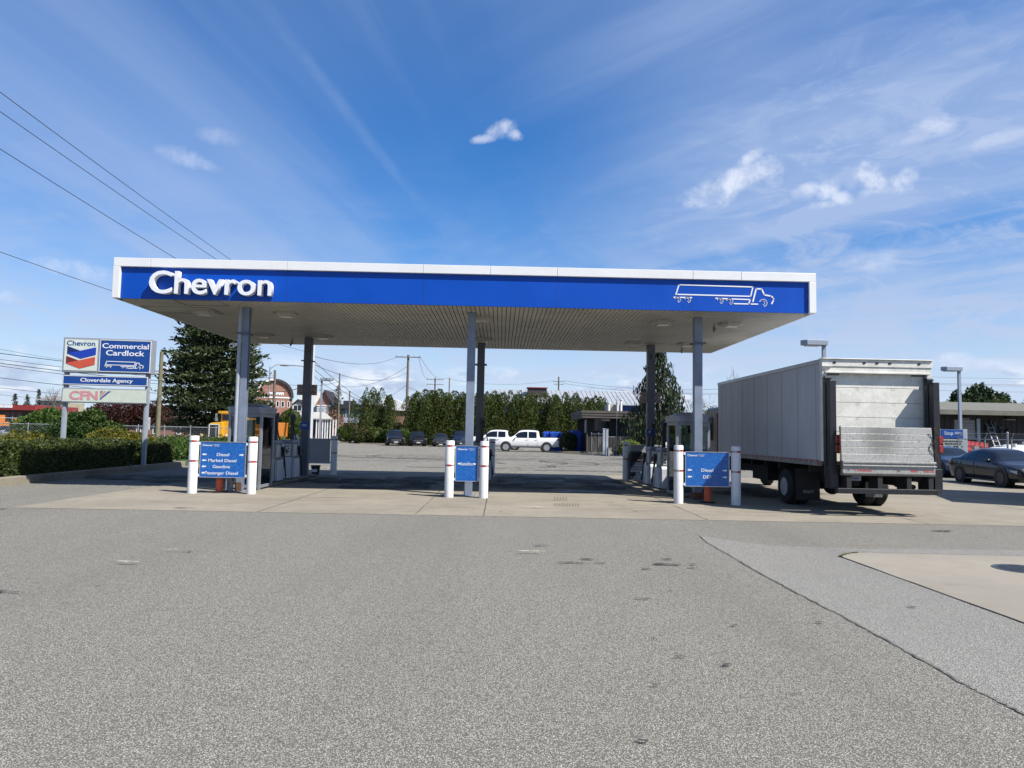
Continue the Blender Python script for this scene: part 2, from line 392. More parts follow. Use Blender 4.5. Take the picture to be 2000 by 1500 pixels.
def cards(name, P, T, S, W, mat, parent=None, rng=None, flat=None):
    """many leaf-sized rhombs: centre P, heading T, half length S, half width W"""
    N = len(P); rng = rng or np.random.default_rng(1)
    T = T/np.maximum(np.linalg.norm(T, axis=1, keepdims=True), 1e-6)
    Q = rng.normal(size=(N, 3)) if flat is None else rng.normal(size=(N, 3))*(1-flat)+np.array([0, 0, 1])*flat
    B = np.cross(T, Q); B /= np.maximum(np.linalg.norm(B, axis=1, keepdims=True), 1e-6)
    S = np.broadcast_to(np.asarray(S, float).reshape(-1, 1), (N, 1)); W = np.broadcast_to(np.asarray(W, float).reshape(-1, 1), (N, 1))
    V = np.stack([P+T*S, P+B*W, P-T*S*.7, P-B*W], 1).reshape(-1, 3)
    me = bpy.data.meshes.new(name); me.vertices.add(4*N); me.vertices.foreach_set('co', V.ravel())
    me.loops.add(4*N); me.loops.foreach_set('vertex_index', np.arange(4*N))
    me.polygons.add(N); me.polygons.foreach_set('loop_start', np.arange(N)*4); me.polygons.foreach_set('loop_total', np.full(N, 4))
    me.materials.append(mat); me.update(calc_edges=True); me.validate()
    o = bpy.data.objects.new(name, me); C.objects.link(o)
    if parent: o.parent = parent
    return o
# palette
asphalt = aggregate('asphalt', (.122,.118,.102), (.67,.645,.57), (.56,.46,.34), s=118, patch=.30)
asphalt_patch = aggregate('asphalt_patch', (.138,.135,.124), (.64,.625,.57), (.58,.49,.39), s=122, patch=.2)
concrete = concrete_mat('concrete', (.335,.300,.238), (.275,.247,.196), (.14,.126,.10))
concrete_pad = concrete_mat('concrete_pad', (.335,.305,.252), (.29,.265,.22), (.21,.188,.155))
kerb_c = concrete_mat('kerb_concrete', (.30,.265,.205), (.21,.185,.145), (.11,.10,.08))
grass_m = M('grass', (.075,.12,.028), .9, col2=(.045,.075,.018), scale=9, bump=.03, bscale=60)
white = M('white_paint', (.80,.80,.79), .4, var=.03, scale=3, fine=.10, fscale=9)
trim_white = M('white_cladding', (.80,.80,.79), .35, var=.02, scale=1.5)
blue = M('blue_cladding', (.001,.072,.46), .4, var=.04, scale=.8, spec=.25)
signblue = M('sign_blue', (.008,.07,.36), .4, var=.05, scale=2)
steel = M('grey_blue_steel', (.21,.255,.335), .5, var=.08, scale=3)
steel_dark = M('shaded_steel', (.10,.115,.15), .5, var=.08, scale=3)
alu = M('aluminium', (.55,.57,.60), .38, metal=.7, var=.08, scale=5)
soffit = M('soffit_board', (.54,.515,.44), .5, var=.07, scale=.6, col2=(.40,.385,.34))
groove = M('dark_joint', (.03,.03,.03), .9, var=.1)
black = M('black_plastic', (.018,.019,.021), .5, var=.1)
black_paint = M('black_paint', (.014,.015,.018), .42, var=.15, scale=9, bump=.001)
rubber = M('rubber', (.022,.022,.022), .85, var=.2, scale=20)
red = M('red_reflector', (.42,.015,.012), .35, var=.05)
grey_tape = M('grey_reflector', (.36,.37,.38), .35, var=.05)
orange = M('orange_plastic', (.78,.13,.045), .55, var=.08, scale=8)
rust = M('rust', (.20,.085,.03), .85, col2=(.07,.05,.035), scale=22)
glass = glass_mat('clear_glass', (.80,.86,.84))
darkglass = M('dark_glass', (.008,.011,.015), .13, var=.0, spec=.5, coat=.15)
wood_pole = M('weathered_pole', (.20,.165,.12), .9, var=.2, scale=5, stretch=(6,6,.5))
bark = M('bark', (.07,.05,.035), .95, var=.25, scale=12, bump=.02, bscale=14)
wire_m = M('wire_black', (.025,.025,.028), .6, var=.05)
text_w = M('white_lettering', (.82,.83,.84), .4, var=.0)
# ================================================================== GROUND
def sheet(name, pts, z, mat, holes=None):
    b = MB(); b.add([(x, y, z) for x, y in pts], [tuple(range(len(pts)))])
    o = b.build(name, mat)
    if o.data.polygons[0].normal.z < 0: o.data.flip_normals()
    return struct(o)
b = MB(); b.add([(-900,-60,0),(900,-60,0),(900,1500,0),(-900,1500,0)], [(0,1,2,3)])
struct(b.build('ground', asphalt))
AP0, AP1, APL, APR = 14.0, 29.0, -9.35, 30.0
sheet('concrete_apron', [(APL,AP0),(APR,AP0-.1),(APR,AP1),(APL,AP1)], .004, concrete)
# paler newer asphalt strip beside the tank pad, its seam running off to the lower right
seam = [(1366,1047),(1380,1060),(1423,1084),(1480,1118),(1555,1158),(1640,1202),(1760,1268),(1880,1336),(2010,1402),(2200,1506)]
pad = [(1641,1088),(1652,1083),(1675,1080),(2010,1088),(2400,1098),(2400,1360),(2010,1222)]
sg = [G(*p) for p in seam]; pg = [G(*p) for p in pad]
rng0 = random.Random(4)
def ragged(pts, k=14, j=.012):
    out = []
    for a, c in zip(pts[:-1], pts[1:]):
        for i in range(k): 
            p = a.lerp(c, i/k); out.append(p + Vector((rng0.uniform(-j, j), rng0.uniform(-j, j), 0)))
    return out+[pts[-1]]
sr = ragged(sg)
strip = [(p.x, p.y) for p in sr] + [(G(2600,1400).x, G(2600,1400).y), (G(2600,1098).x, G(2600,1098).y)] + [(G(x,y).x, G(x,y).y) for x, y in ((2010,1075),(1700,1072),(1500,1066))]
sheet('asphalt_strip', strip, .004, asphalt_patch)
sheet('concrete_pad', [(p.x, p.y) for p in pg], .008, concrete_pad)
def ribbon(name, pts, w, z, mat, jit=.0):
    b = MB(); L = []; Rr = []
    for i, p in enumerate(pts):
        a = pts[max(i-1, 0)]; c = pts[min(i+1, len(pts)-1)]; d = Vector((c[0]-a[0], c[1]-a[1])).normalized(); n = Vector((-d.y, d.x))
        ww = w/2*(1+rng0.uniform(-jit, jit)); L.append((p[0]+n.x*ww, p[1]+n.y*ww, z)); Rr.append((p[0]-n.x*ww, p[1]-n.y*ww, z))
    n = len(pts); b.add(L+Rr, [(i+n, i+n+1, i+1, i) for i in range(n-1)]); o = b.build(name, mat)
    return struct(o)
crack_m = M('crack_filler', (.07,.066,.06), .95, var=.2, scale=30)
ribbon('seam_crack', sr, .008, .012, crack_m, .7)
ribbon('pad_joint', ragged([pg[-1], pg[0], pg[1], pg[2], pg[3]], 10, .003), .014, .0125, crack_m, .4)
moss = M('moss', (.09,.10,.02), .9, var=.3, scale=30)
ribbon('joint_moss', ragged([pg[0].lerp(pg[-1], .01), pg[0], pg[1], pg[2]], 8, .006), .045, .0165, moss, .6)
for k, x in enumerate([-4.65, -1.62, -.3, 4.05, 8.4, 12.75, 17.1, 21.5]):
    ribbon('slab_joint', [(x+rng0.uniform(-.004,.004), AP0+i*(AP1-AP0)/40) for i in range(41)], .016, .008, crack_m, .6)
for y in (15.55, 20.6, 25.2):
    ribbon('slab_joint', [(APL+i*(APR-APL)/60, y+rng0.uniform(-.004,.004)) for i in range(61)], .012, .0125, crack_m, .6)
# faint tyre marks on the far lot
tyre_m = M('tyre_mark', (.05,.05,.05), .9, var=.0, alpha=(.8, 2.0))
for i in range(15):
    cx, cy = rng0.uniform(-9, 11), rng0.uniform(36, 48); r = rng0.uniform(3.5, 9); a0 = rng0.uniform(0, 360); a1 = a0+rng0.uniform(60, 170)
    e = rng0.uniform(.5, .9)
    for dr in (0, .26 if i % 2 else 1.7):
        ribbon('tyre_mark', [(cx+(r+dr)*math.cos(R(a0+(a1-a0)*k/40)), cy+e*(r+dr)*math.sin(R(a0+(a1-a0)*k/40))) for k in range(41)], .17, .016+.0007*i+.0003*(dr > 0), tyre_m)
for i in range(12):
    y = rng0.uniform(31, 60); x0 = rng0.uniform(-14, 4); L = rng0.uniform(6, 16); dy = rng0.uniform(-2, 2)
    ribbon('tyre_mark', [(x0+L*k/20, y+dy*math.sin(k/20*2.2)) for k in range(21)], .16, .0300+.0005*i, tyre_m)
# short cleat prints of a lorry on the slab
for (px, py, k, st) in ((1083,975,5,7),(1083,987,6,6),(1098,975,0,0),(1112,987,4,7)):
    for i in range(k):
        a = G(px+i*st*.8, py-3); c = G(px+i*st*.8+1.5, py+3)
        ribbon('tyre_mark', [(a.x, a.y), (c.x, c.y)], .025, .0165, M('tread_print', (.16,.145,.115), .9, var=.1, alpha=(.6, 20)))
# oil stains, pale paint spills
def blot(name, px, py, w, h, mat, z=.018, seed=0):
    c = G(px, py); rg = random.Random(seed+int(px)); n = 22
    ph = [rg.uniform(0, 6.28) for _ in range(4)]
    pts = []
    for i in range(n):
        t = 2*math.pi*i/n; r = 1+.28*math.sin(2*t+ph[0])+.18*math.sin(3*t+ph[1])+.12*math.sin(5*t+ph[2])+.08*math.sin(7*t+ph[3])
        pts.append((c.x+w/2*r*math.cos(t)*.85, c.y+h/2*r*math.sin(t)*.85))
    return sheet(name, pts, z, mat)
oil = M('oil_stain', (.05,.047,.04), .95, var=.2, scale=14, alpha=(.85, 9))
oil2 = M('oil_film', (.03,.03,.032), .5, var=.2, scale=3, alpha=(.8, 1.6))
spill = M('pale_spill', (.62,.58,.46), .9, var=.1, alpha=(.8, 10))
for (px, py, w, h) in ((1122,1101,.42,.10),(1148,1094,.20,.12),(1172,1101,.16,.08),(1295,1094,.26,.10),(1300,1104,.34,.17),(1350,1104,.14,.08),(1354,1111,.14,.07),(1055,1067,.22,.07),(1262,1113,.12,.08),(1255,1172,.14,.07),
        (1303,1156,.10,.07),(1328,1286,.09,.05),(1420,1302,.09,.05),(1255,1452,.06,.04),(1275,1250,.07,.03),(1282,1342,.07,.04),(1435,1225,.08,.05),(1600,1218,.10,.06),(1780,1188,.10,.06),(366,1079,.16,.06),(10,1158,.30,.08),(5,995,.35,.12),(1840,1038,.55,.16),(1920,1052,.2,.07),(978,1000,.10,.08),(1240,1000,.2,.07),(360,993,.5,.12)):
    blot('oil_stain', px, py, w, h, oil)
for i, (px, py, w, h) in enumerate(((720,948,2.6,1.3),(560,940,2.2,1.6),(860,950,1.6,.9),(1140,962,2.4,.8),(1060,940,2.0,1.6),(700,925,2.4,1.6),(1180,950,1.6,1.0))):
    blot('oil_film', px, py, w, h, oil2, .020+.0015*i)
shade_m = M('painted_shade', (.06,.056,.05), .95, var=.2, scale=1.2, alpha=(.72, 1.1))  # oil-like blots that put extra canopy shade into the slab colour
for i, (px, py, w, h) in enumerate(((740,945,4.6,4.2),(640,938,3.0,4.0),(820,938,3.4,4.4),(1080,950,4.2,4.4),(1170,940,2.6,4.0),(1010,935,3.2,4.6),(300,935,4.5,3.6),(1500,962,3.5,4.0))):
    blot('shade_blot', px, py, w, h, shade_m, .0315+.0006*i, i)
for i in range(9):
    blot('oil_stain', 1090+i*24, 978+(i*7) % 12, .5, .12, M('brown_stain', (.22,.17,.10), .8, var=.1, alpha=(.5, 6)), .036+.0006*i)
for (px, py, w, h) in ((1040,993,.42,.16),(1252,999,.5,.07),(338,1079,.20,.07),(250,1103,.30,.07),(1042,1082,.4,.08),(655,937,.8,.12),(610,950,.6,.1)):
    blot('pale_spill', px, py, w, h, spill, .042)
blot('rusty_patch', 1690, 1071, .5, .10, M('rusty_patch', (.30,.13,.08), .9, var=.1, alpha=(.6, 12)), .045)
blot('rusty_patch', 640, 972, 1.5, .22, M('brown_stain', (.22,.17,.10), .8), .045)
# grass verges, far road and pavement
sheet('grass', [(-60,18),(-13.2,18),(-13.2,33),(-19,44),(-25,50),(-60,50)], .02, grass_m)
g1 = [at(268,870,92), at(690,872,92), at(690,870,101), at(268,868,101)]
sheet('grass', [(-46,92),(-17,92),(-17,99),(-46,99)], .03, grass_m)
sheet('grass', [(-17,87),(22,88),(22,110),(-17,110)], .03, grass_m)
sheet('grass', [(-36,135),(-20,135),(-20,142),(-36,142)], .03, grass_m)
pave = concrete_mat('pavement_concrete', (.50,.48,.44), (.42,.40,.37), (.3,.28,.25))
sheet('pavement', [(-46,99.2),(-17,99.2),(-17,102),(-46,102)], .02, pave)
sheet('road', [(-120,103),(60,103),(60,118),(-120,118)], .012, M('road_asphalt', (.16,.16,.165), .9, var=.1, scale=1))
sheet('pavement', [(-46,119),(-17,119),(-17,124),(-46,124)], .02, pave)
sheet('gravel_yard', [(14,33),(60,33),(60,60),(24,60),(20,42)], .012, M('yard_gravel', (.20,.195,.19), .95, var=.15, scale=3))
sheet('grass', [(-140,52),(-26,52),(-24,88),(-140,88)], .02, grass_m)
# kerbs (low cast concrete walls round the planting)
def kerb(name, pts, w, h, label):
    b = MB()
    for a, c in zip(pts[:-1], pts[1:]):
        a = Vector((*a, 0)); c = Vector((*c, 0)); d = (c-a); L = d.length; d.normalize()
        b.obox((a+c)/2+Vector((0, 0, h/2-.05)), (L+w*.02, w, h+.1), Matrix.Rotation(math.atan2(d.y, d.x), 3, 'Z'))
    return struct(b.build(name, kerb_c, bevel=.02))
KX = -12.72
for i in range(9):
    y0 = 10+i*2.15; kerb('kerb', [(KX-.12, y0), (KX-.12, y0+2.14)], .24, .22, '')
kerb('kerb', [(KX-.12, 29.36), (KX-5.5, 33.5)], .24, .22, '')
kerb('kerb', [(-46,91.9),(-31.5,91.9)], .2, .14, ''); kerb('kerb', [(-31,91.9),(-17,91.9)], .2, .14, '')
kerb('kerb', [(-17,87.1),(5,87.1)], .2, .14, ''); kerb('kerb', [(4.2,63.5),(12,61.0)], .2, .16, '')
# soil under the hedge, a step up behind the kerb
b = MB(); b.box(-17.8, KX-.24, 10, 29.6, -.1, .2); struct(b.build('planting_bed', M('soil', (.06,.045,.03), .95, var=.3, scale=14, bump=.02)))
b = MB(); p = at(1995,1112,11.6); b = MB()
# manhole on the pad, fuel tank lids under the canopy
def lid(px, py, r, label, inner):
    c = G(px, py); t = thing('manhole_cover', label, 'manhole cover', (c.x, c.y, .008))
    m = MB(); m.lathe([(r, 0), (r, .006), (r*.86, .006), (r*.86, .003), (.001, .003)], n=28); m.build('rim', M('cast_ring', (.10,.11,.12), .5, metal=.3, var=.2, scale=20), t, smooth=True)
    m = MB(); m.lathe([(r*.84, .003), (r*.84, .009), (.001, .009)], n=28)
    for k in range(-4, 5): 
        w_ = math.sqrt(max(0, (r*.74)**2-(k*r*.16)**2)); m.box(-w_, w_, k*r*.16-.012, k*r*.16+.012, .009, .014)
    m.build('plate', inner, t, smooth=False)
    return t
lid(1998, 1113, .34, 'dark round manhole cover in the tan concrete pad at the right edge', M('cast_iron', (.06,.075,.10), .5, metal=.4, var=.2, scale=14))
lid(1132, 961, .42, 'round tank lid in the shade near the front of the right fuel lane', M('lid_shade', (.10,.11,.12), .35, metal=.4, var=.1))
lid(1186, 950, .44, 'round tank lid in the shade beside the right pump island', M('lid_shade', (.1,.1,.1)))
lid(735, 952, .42, 'round tank lid in the shade between the left kiosk and the middle column', M('lid_shade', (.1,.1,.1)))
lid(668, 935, .42, 'round tank lid in the shade behind the left pumps', M('lid_shade', (.1,.1,.1)))
# ================================================================== CANOPY
ZB, ZT, YF, YB = 4.70, 5.69, 17.4, 26.2
xl = at(221, 581, YF).x; xr = at(1592, 610, YF).x
cn = thing('station_canopy', 'wide flat station canopy with blue band and white edge on six steel columns', 'canopy', (0, 0, 0))
WT = ZT-.215
b = MB(); b.box(xl+.17, xr-.17, YF, YF+.05, ZB+.005, WT+.03); b.build('front_band', blue, cn)
for px in (560, 827, 958, 1088, 1352, 1494):
    x = at(px, 570, YF).x; b = MB(); b.box(x-.004, x+.004, YF-.0022, YF, ZB+.006, WT) if px not in (958, 1494) else None
    if b.v: b.build('panel_joint', M('band_joint', (.004,.03,.25), .6, var=0), cn)
b = MB()
edges = [xl] + [at(px, 520, YF).x for px in (296, 562, 827, 958, 1088, 1352, 1446)] + [xr]
for a, c in zip(edges[:-1], edges[1:]): b.box(a+.003, c-.003, YF-.075, YF+.3, WT, ZT)
b.box(xl, xl+.17, YF-.075, YF+.3, ZB, WT); b.box(xr-.17, xr, YF-.075, YF+.3, ZB, WT)
b.box(xl, xl+.06, YF+.3, YB, ZB, ZT); b.box(xr-.06, xr, YF+.3, YB, ZB, ZT); b.box(xl+.06, xr-.06, YB-.06, YB, ZB, ZT)
b.build('white_edge', trim_white, cn, bevel=.008)
b = MB(); b.box(xl+.06, xr-.06, YF+.3, YB-.06, ZT-.3, ZT-.2); b.build('roof_deck', M('roof_deck', (.35,.35,.35), .8), cn)
b = MB(); x = xl+.06; i = 0
while x < xr-.08:
    w_ = min(.112, xr-.06-x)
    for y0, y1 in ((YF+.05, 20.6), (20.635, 23.6), (23.635, YB-.06)):
        b.box(x, x+w_-.016, y0, y1, ZB, ZB+.02+.002*(i % 3))
    x += .112; i += 1
b.build('soffit', soffit, cn)
b = MB(); b.box(xl+.06, xr-.06, YF+.05, YB-.06, ZB+.03, ZB+.05); b.build('soffit_backing', groove, cn)
lm = M('ceiling_lamp_housing', (.44,.43,.38), .45, var=.05); ll = M('lamp_lens', (.75,.75,.70), .2, var=.05)
for (px, py) in ((399,608),(557,611),(940,622),(1299,625),(1433,629),(513,652),(630,655),(945,664),(1240,668),(1345,669)):
    c = atz(px, py, ZB); x, y = c.x, (19.15 if py < 640 else 23.6)
    h = MB()
    for zz, s in ((ZB-.055, 1.0), (ZB-.075, .86)): pass
    def octo(s, z): return [(x+s*a, y+s*bb, z) for a, bb in ((-.30,-.14),(-.18,-.25),(.18,-.25),(.30,-.14),(.30,.14),(.18,.25),(-.18,.25),(-.30,.14))]
    v0, v1, v2 = octo(1, ZB), octo(1, ZB-.05), octo(.82, ZB-.085)
    h.add(v0+v1+v2, [tuple([i, i+8, (i+1) % 8+8, (i+1) % 8]) for i in range(8)]+[(i+8, i+16, (i+1) % 8+16, (i+1) % 8+8) for i in range(8)]+[tuple(range(16, 24))])
    fx = h.build('ceiling_light', lm, cn)
    g = MB(); g.box(x-.15, x+.15, y-.13, y+.13, ZB-.105, ZB-.088); g.build('lens', ll, fx)
b = MB()
for (px, py, w_, d_) in ((320,605,.9,.5),(395,592,.55,.35)):
    c = atz(px, py, ZB); c.x = max(c.x, xl+w_+.1)
    for q in ((c.x-w_, c.x+w_, c.y-d_, c.y-d_+.02), (c.x-w_, c.x+w_, c.y+d_-.02, c.y+d_), (c.x-w_, c.x-w_+.02, c.y-d_, c.y+d_), (c.x+w_-.02, c.x+w_, c.y-d_, c.y+d_)):
        b.box(q[0], q[1], max(q[2], YF+.06), q[3], ZB-.004, ZB)
b.build('access_hatch', groove, cn)
for px, py in ((571,662),(1395,632),(1332,676)):
    c = atz(px, py, ZB); m = MB(); m.cyl((c.x,c.y,ZB), (c.x,c.y,ZB-.12), .02); m.cyl((c.x,c.y,ZB-.12), (c.x-.03,c.y-.1,ZB-.24), .045, .03, 10)
    m.build('sprinkler', M('fitting_grey', (.3,.3,.3), .5), cn, smooth=True)
# raised lettering and lorry emblem on the band
c0 = at(294, 551, YF-.1); c1 = at(533, 558, YF-.1)
lx0, lx1 = c0.x, c1.x
lz1 = at(320, 529.5, YF-.1).z; lz0 = at(320, 574.5, YF-.1).z
tx = text('raised_lettering', 'Chevron', lx1-lx0, lz1-lz0, ((lx0+lx1)/2, YF-.105, (lz0+lz1)/2), M('letter_white', (.80,.82,.84), .4, var=0), cn, depth=.15, bold=.012)
ex0 = at(1316, 575, YF).x; ex1 = at(1512, 580, YF).x; ez1 = at(1340, 555, YF).z; ez0 = at(1340, 596.5, YF).z
def lorry(mb, x0, x1, z0, z1, y0, y1, w):
    sx = (x1-x0)/545; sz = (z1-z0)/122
    fx = lambda p: (x0+(p[0]-1157)*sx, z1-(p[1]-206)*sz)
    st = lambda pts, ww=w: stroke(mb, pts, ww, y0, y1, fx)
    st([(1168,267),(1185,210),(1586,214),(1574,268),(1178,266)])
    st([(1586,298),(1604,224),(1634,224),(1648,258),(1684,264),(1697,274),(1698,286),(1688,308)], w*1.15)
    st([(1576,312),(1612,312)]); st([(1157,283),(1254,283)]); st([(1384,284),(1572,287),(1562,312),(1484,312)])
    for cx, cy, r in ((1178,294,17),(1232,294,17),(1408,296,17),(1460,298,18),(1642,302,22)):
        st(arc(cx, cy+2, r*.92, -160, 75, 12), w*.62); st(arc(cx-3, cy+2, r*.5, -70, 80, 6), w*.45)
b = MB(); lorry(b, ex0, ex1, ez0, ez1, YF-.008, YF-.0005, .030); b.build('lorry_emblem', text_w, cn)
# columns
def hbeam(b, x, y, s, z0, z1):
    t = .022; b.box(x-s/2, x+s/2, y-s/2, y-s/2+t, z0, z1); b.box(x-s/2, x+s/2, y+s/2-t, y+s/2, z0, z1); b.box(x-.01, x+.01, y-s/2+t, y+s/2-t, z0, z1)
def boxcol(b, x, y, s, z0, z1): b.box(x-s/2, x+s/2, y-s/2, y+s/2, z0, z1)
FX = [at(463, 958, 18.4).x, at(914, 966, 18.4).x, at(1362, 976, 18.4).x]; FY = 18.4; BY = 24.3
labels = ['left', 'middle', 'right']
for i, x in enumerate(FX):
    b = MB()
    if i == 0: hbeam(b, x+.06, FY, .17, .02, ZB)
    else: boxcol(b, x, FY, .205, .02, ZB)
    b.box(x-.19, x+.19, FY-.19, FY+.19, 0, .022)
    col = b.build('column', steel, cn, bevel=.006)
    if i != 1:
        z = 4.0
        for ya in (FY-.155, FY+.125): b = MB(); b.box(x-.16, x+.18, ya, ya+.03, z, z+.05); b.build('clamp', steel_dark, col)
    if i == 0:
        b = MB(); b.tube([(x-.075, FY-.10, ZB), (x-.075, FY-.10, .9), (x-.075, FY-.10, .35)], .045, 12); b.build('downpipe', M('pipe_grey', (.36,.40,.46), .45, var=.05), col, smooth=True)
        b = MB(); b.cyl((x-.12,FY-.17,.02), (x-.12,FY-.17,.28), .075, n=14); b.tube([(x-.12,FY-.17,.24), (x-.13,FY-.27,.38), (x-.2,FY-.3,.44)], .065, 12); b.build('pipe_cap', M('pvc_grey', (.23,.26,.30), .5, var=.1), col, smooth=True)
        b = MB(); b.cyl((x-.2,FY-.12,3.72), (x-.2,FY-.3,3.68), .06, .06, 14); b.box(x-.18,x-.1,FY-.2,FY-.1,3.7,3.76); cmo = b.build('security_camera', white, col, smooth=True)
        b = MB(); b.cyl((x-.2,FY-.302,3.68), (x-.2,FY-.306,3.68), .04, n=12); b.build('lens', black, cmo)
        b = MB(); b.box(x-.02, x+.14, FY-.094, FY-.088, .02, .24); b.build('rusty_foot', rust, col)
    if i == 2:
        b = MB(); b.box(x-.14, x+.3, FY-.18, FY+.2, .02, .2); b.build('rusty_foot', rust, col, bevel=.01)
BX = []
for i, x in enumerate([at(604, 659, BY).x, at(940.5, 667, BY).x, at(1271, 673, BY).x]):
    x = (x, x, x)[0]; BX.append(x)
    b = MB(); boxcol(b, x, BY, .25, .02, ZB); col = b.build('column', steel_dark, cn, bevel=.006)  # same paint as the front columns; the darker colour carries canopy shade
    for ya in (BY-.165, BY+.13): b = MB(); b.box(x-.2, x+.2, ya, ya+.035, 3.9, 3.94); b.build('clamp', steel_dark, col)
    if i != 1:
        for s in (-1, 1):
            cxp = x+s*(.125+.11); z0 = at(604, 772, BY).z if i == 0 else at(1271, 787, BY).z
            b = MB(); b.prism([(cxp-.105, z0), (cxp+.105, z0), (cxp+.105, z0+.36), (cxp-.105, z0+.36)], 'y', BY-.02, BY-.012)
            pl = b.build('prohibition_plate', M('plate_back', (.50,.36,.31), .5, var=.05), col, bevel=.003)
            b = MB()
            for zz in (z0+.27, z0+.09):
                stroke(b, [(cxp+.07*math.cos(R(a)), zz+.07*math.sin(R(a))) for a in range(0, 361, 30)], .017, BY-.0235, BY-.0205, lambda p: p)
                stroke(b, [(cxp-.04, zz+.04), (cxp+.04, zz-.04)], .015, BY-.0255, BY-.0238, lambda p: p)
                b.box(cxp-.03, cxp+.03, BY-.028, BY-.0258, zz-.012, zz+.012)
            b.build('prohibition_symbol', black, pl)
        b = MB(); b.box(x-.16, x+.16, BY-.16, BY-.13, 1.62, 1.84); pn = b.build('pump_plate', signblue, col, bevel=.004)
        b = MB(); b.box(x-.08, x+.06, BY-.163, BY-.1602, 1.755, 1.775); b.box(x-.08, x+.09, BY-.163, BY-.1602, 1.715, 1.73); b.build('pump_text', text_w, pn)
        b = MB(); b.box(x+.0, x+.09, BY-.2, BY-.13, 4.2, 4.4); b.build('junction_box', steel_dark, col)
# ================================================================== BOLLARDS AND LANE SIGNS
BH = 1.4; BR = .113
def bollard(loc, label, rot, group):
    t = thing('bollard', label, 'bollard', (loc[0], loc[1], 0), rot, group)
    m = MB(); m.lathe([(BR, 0), (BR, BH-.02), (BR-.012, BH), (.001, BH)], n=28); m.build('post', white, t, smooth=True)
    for z in (BH-.13, BH*.565):
        for k in range(6):
            b = MB(); a0 = k*60; n = 8; r = BR+.0015
            pts = [(r*math.cos(R(a0+60*j/n)), r*math.sin(R(a0+60*j/n))) for j in range(n+1)]
            h = .045
            b.add([(*p, z-h/2) for p in pts]+[(*p, z+h/2) for p in pts], [(j, j+1, j+n+2, j+n+1) for j in range(n)])
            b.build('red_band' if k % 2 else 'silver_band', red if k % 2 else grey_tape, t, smooth=True)
    return t
fb = [G(374.5,963.5), G(490,965), G(876.5,971.5), G(944,973), G(1325,983.5), G(1437.5,986.5)]
fl = ['white bollard left of the four-line fuel direction sign', 'white bollard between the four-line direction sign and the left kiosk', 'white bollard left of the narrow satellite sign',
      'white bollard right of the narrow satellite sign', 'white bollard left of the diesel and DEF sign', 'white bollard between the diesel and DEF sign and the box truck']
rots = [200, 215, 65, 60, 215, 85]
for p, l, r in zip(fb, fl, rots): bollard(p, l, R(r), 'white bollards in front of the canopy columns')
bbk = [(G(651,928), 'shaded bollard at the back of the left island beside the black bucket'), (Vector((G(651,928).x-1.42, G(651,928).y, 0)), 'shaded bollard behind the left pumps, mostly hidden'),
       (G(960,932.5), 'shaded bollard behind the satellite sign, left of the white pickup'), (Vector((G(960,932.5).x-1.0, G(960,932.5).y, 0)), 'shaded bollard hidden behind the middle front column'),
       (G(1222,940), 'shaded bollard at the back of the right island beside the trash bin'), (Vector((G(1222,940).x+1.42, G(1222,940).y, 0)), 'shaded bollard behind the right pumps, mostly hidden')]
for j, (p, l) in enumerate(bbk): bollard(p, l, R(40*j), 'bollards behind the back canopy columns')
film = crackle_mat('map_film', (.004,.095,.40), (.06,.30,.62))
back_grey = M('sign_back', (.33,.34,.36), .5, var=.05)
def lane_sign(pa, pb, z0, z1, lines, label, front=True):
    """panel held between two bollards by white brackets"""
    y = (pa.y+pb.y)/2; xa, xb = pa.x+BR, pb.x-BR; cx = (xa+xb)/2; W = xb-xa-.09
    t = thing('direction_sign', label, 'sign', (cx, y, 0), 0, 'direction signs between bollards')
    m = MB(); m.box(-W/2, W/2, -.012, .012, z0, z1); m.build('panel', film if front else back_grey, t)
    m = MB(); h = .016
    for a, c_, e, f in ((-W/2-h, W/2+h, z1, z1+h), (-W/2-h, W/2+h, z0-h, z0), (-W/2-h, -W/2, z0, z1), (W/2, W/2+h, z0, z1)): m.box(a, c_, -.02, .016, e, f)
    m.build('frame', alu if front else white, t)
    m = MB()
    for s in (-1, 1):
        for z in (z0+.035, z1-.035): m.box(min(s*(W/2+h), s*(W/2+.06)), max(s*(W/2+h), s*(W/2+.06)), -.025, .02, z-.03, z+.03)
    m.build('bracket', white, t)
    if front:
        H = z1-z0; sx = W/1.13 if W > .8 else 1
        text('brand_line', 'Chevron', .235, .048, (-W/2+.155, -.0145, z1-.075), text_w, t, bold=.016)
        text('brand_line', 'Commercial', .15, .022, (-W/2+.37, -.0145, z1-.06), text_w, t, bold=.004)
        text('brand_line', 'Cardlock', .11, .02, (-W/2+.385, -.0145, z1-.092), text_w, t, bold=.004)
        for (s, zc, w_, la, ra, cx_) in lines:
            text('lettering', s, w_, .075 if 'g' not in s.lower()[1:] else .098, (cx_, -.0145, z0+zc*H-(.0 if 'g' not in s.lower()[1:] else .011)), text_w, t, bold=.004)
            m = MB()
            for on, sg_ in ((la, -1), (ra, 1)):
                if on:
                    X = sg_*(W/2-.035); zc_ = z0+zc*H
                    m.prism([(X, zc_), (X-sg_*.05, zc_+.03), (X-sg_*.05, zc_+.014), (X-sg_*.11, zc_+.014), (X-sg_*.11, zc_-.014), (X-sg_*.05, zc_-.014), (X-sg_*.05, zc_-.03)], 'y', -.0165, -.0125)
            m.build('arrow', text_w, t)
    return t
z = lambda px, py, p: at(px, py, p.y).z
lane_sign(fb[0], fb[1], z(435,932,fb[0]), z(435,864,fb[0]), [('Diesel',.645,.30,1,1,0),('Marked Diesel',.475,.68,1,0,-.01),('Gasoline',.30,.42,1,0,-.03),('Passenger Diesel',.115,.80,1,0,-.02)], 'blue direction sign with four fuel lines in front of the left island')
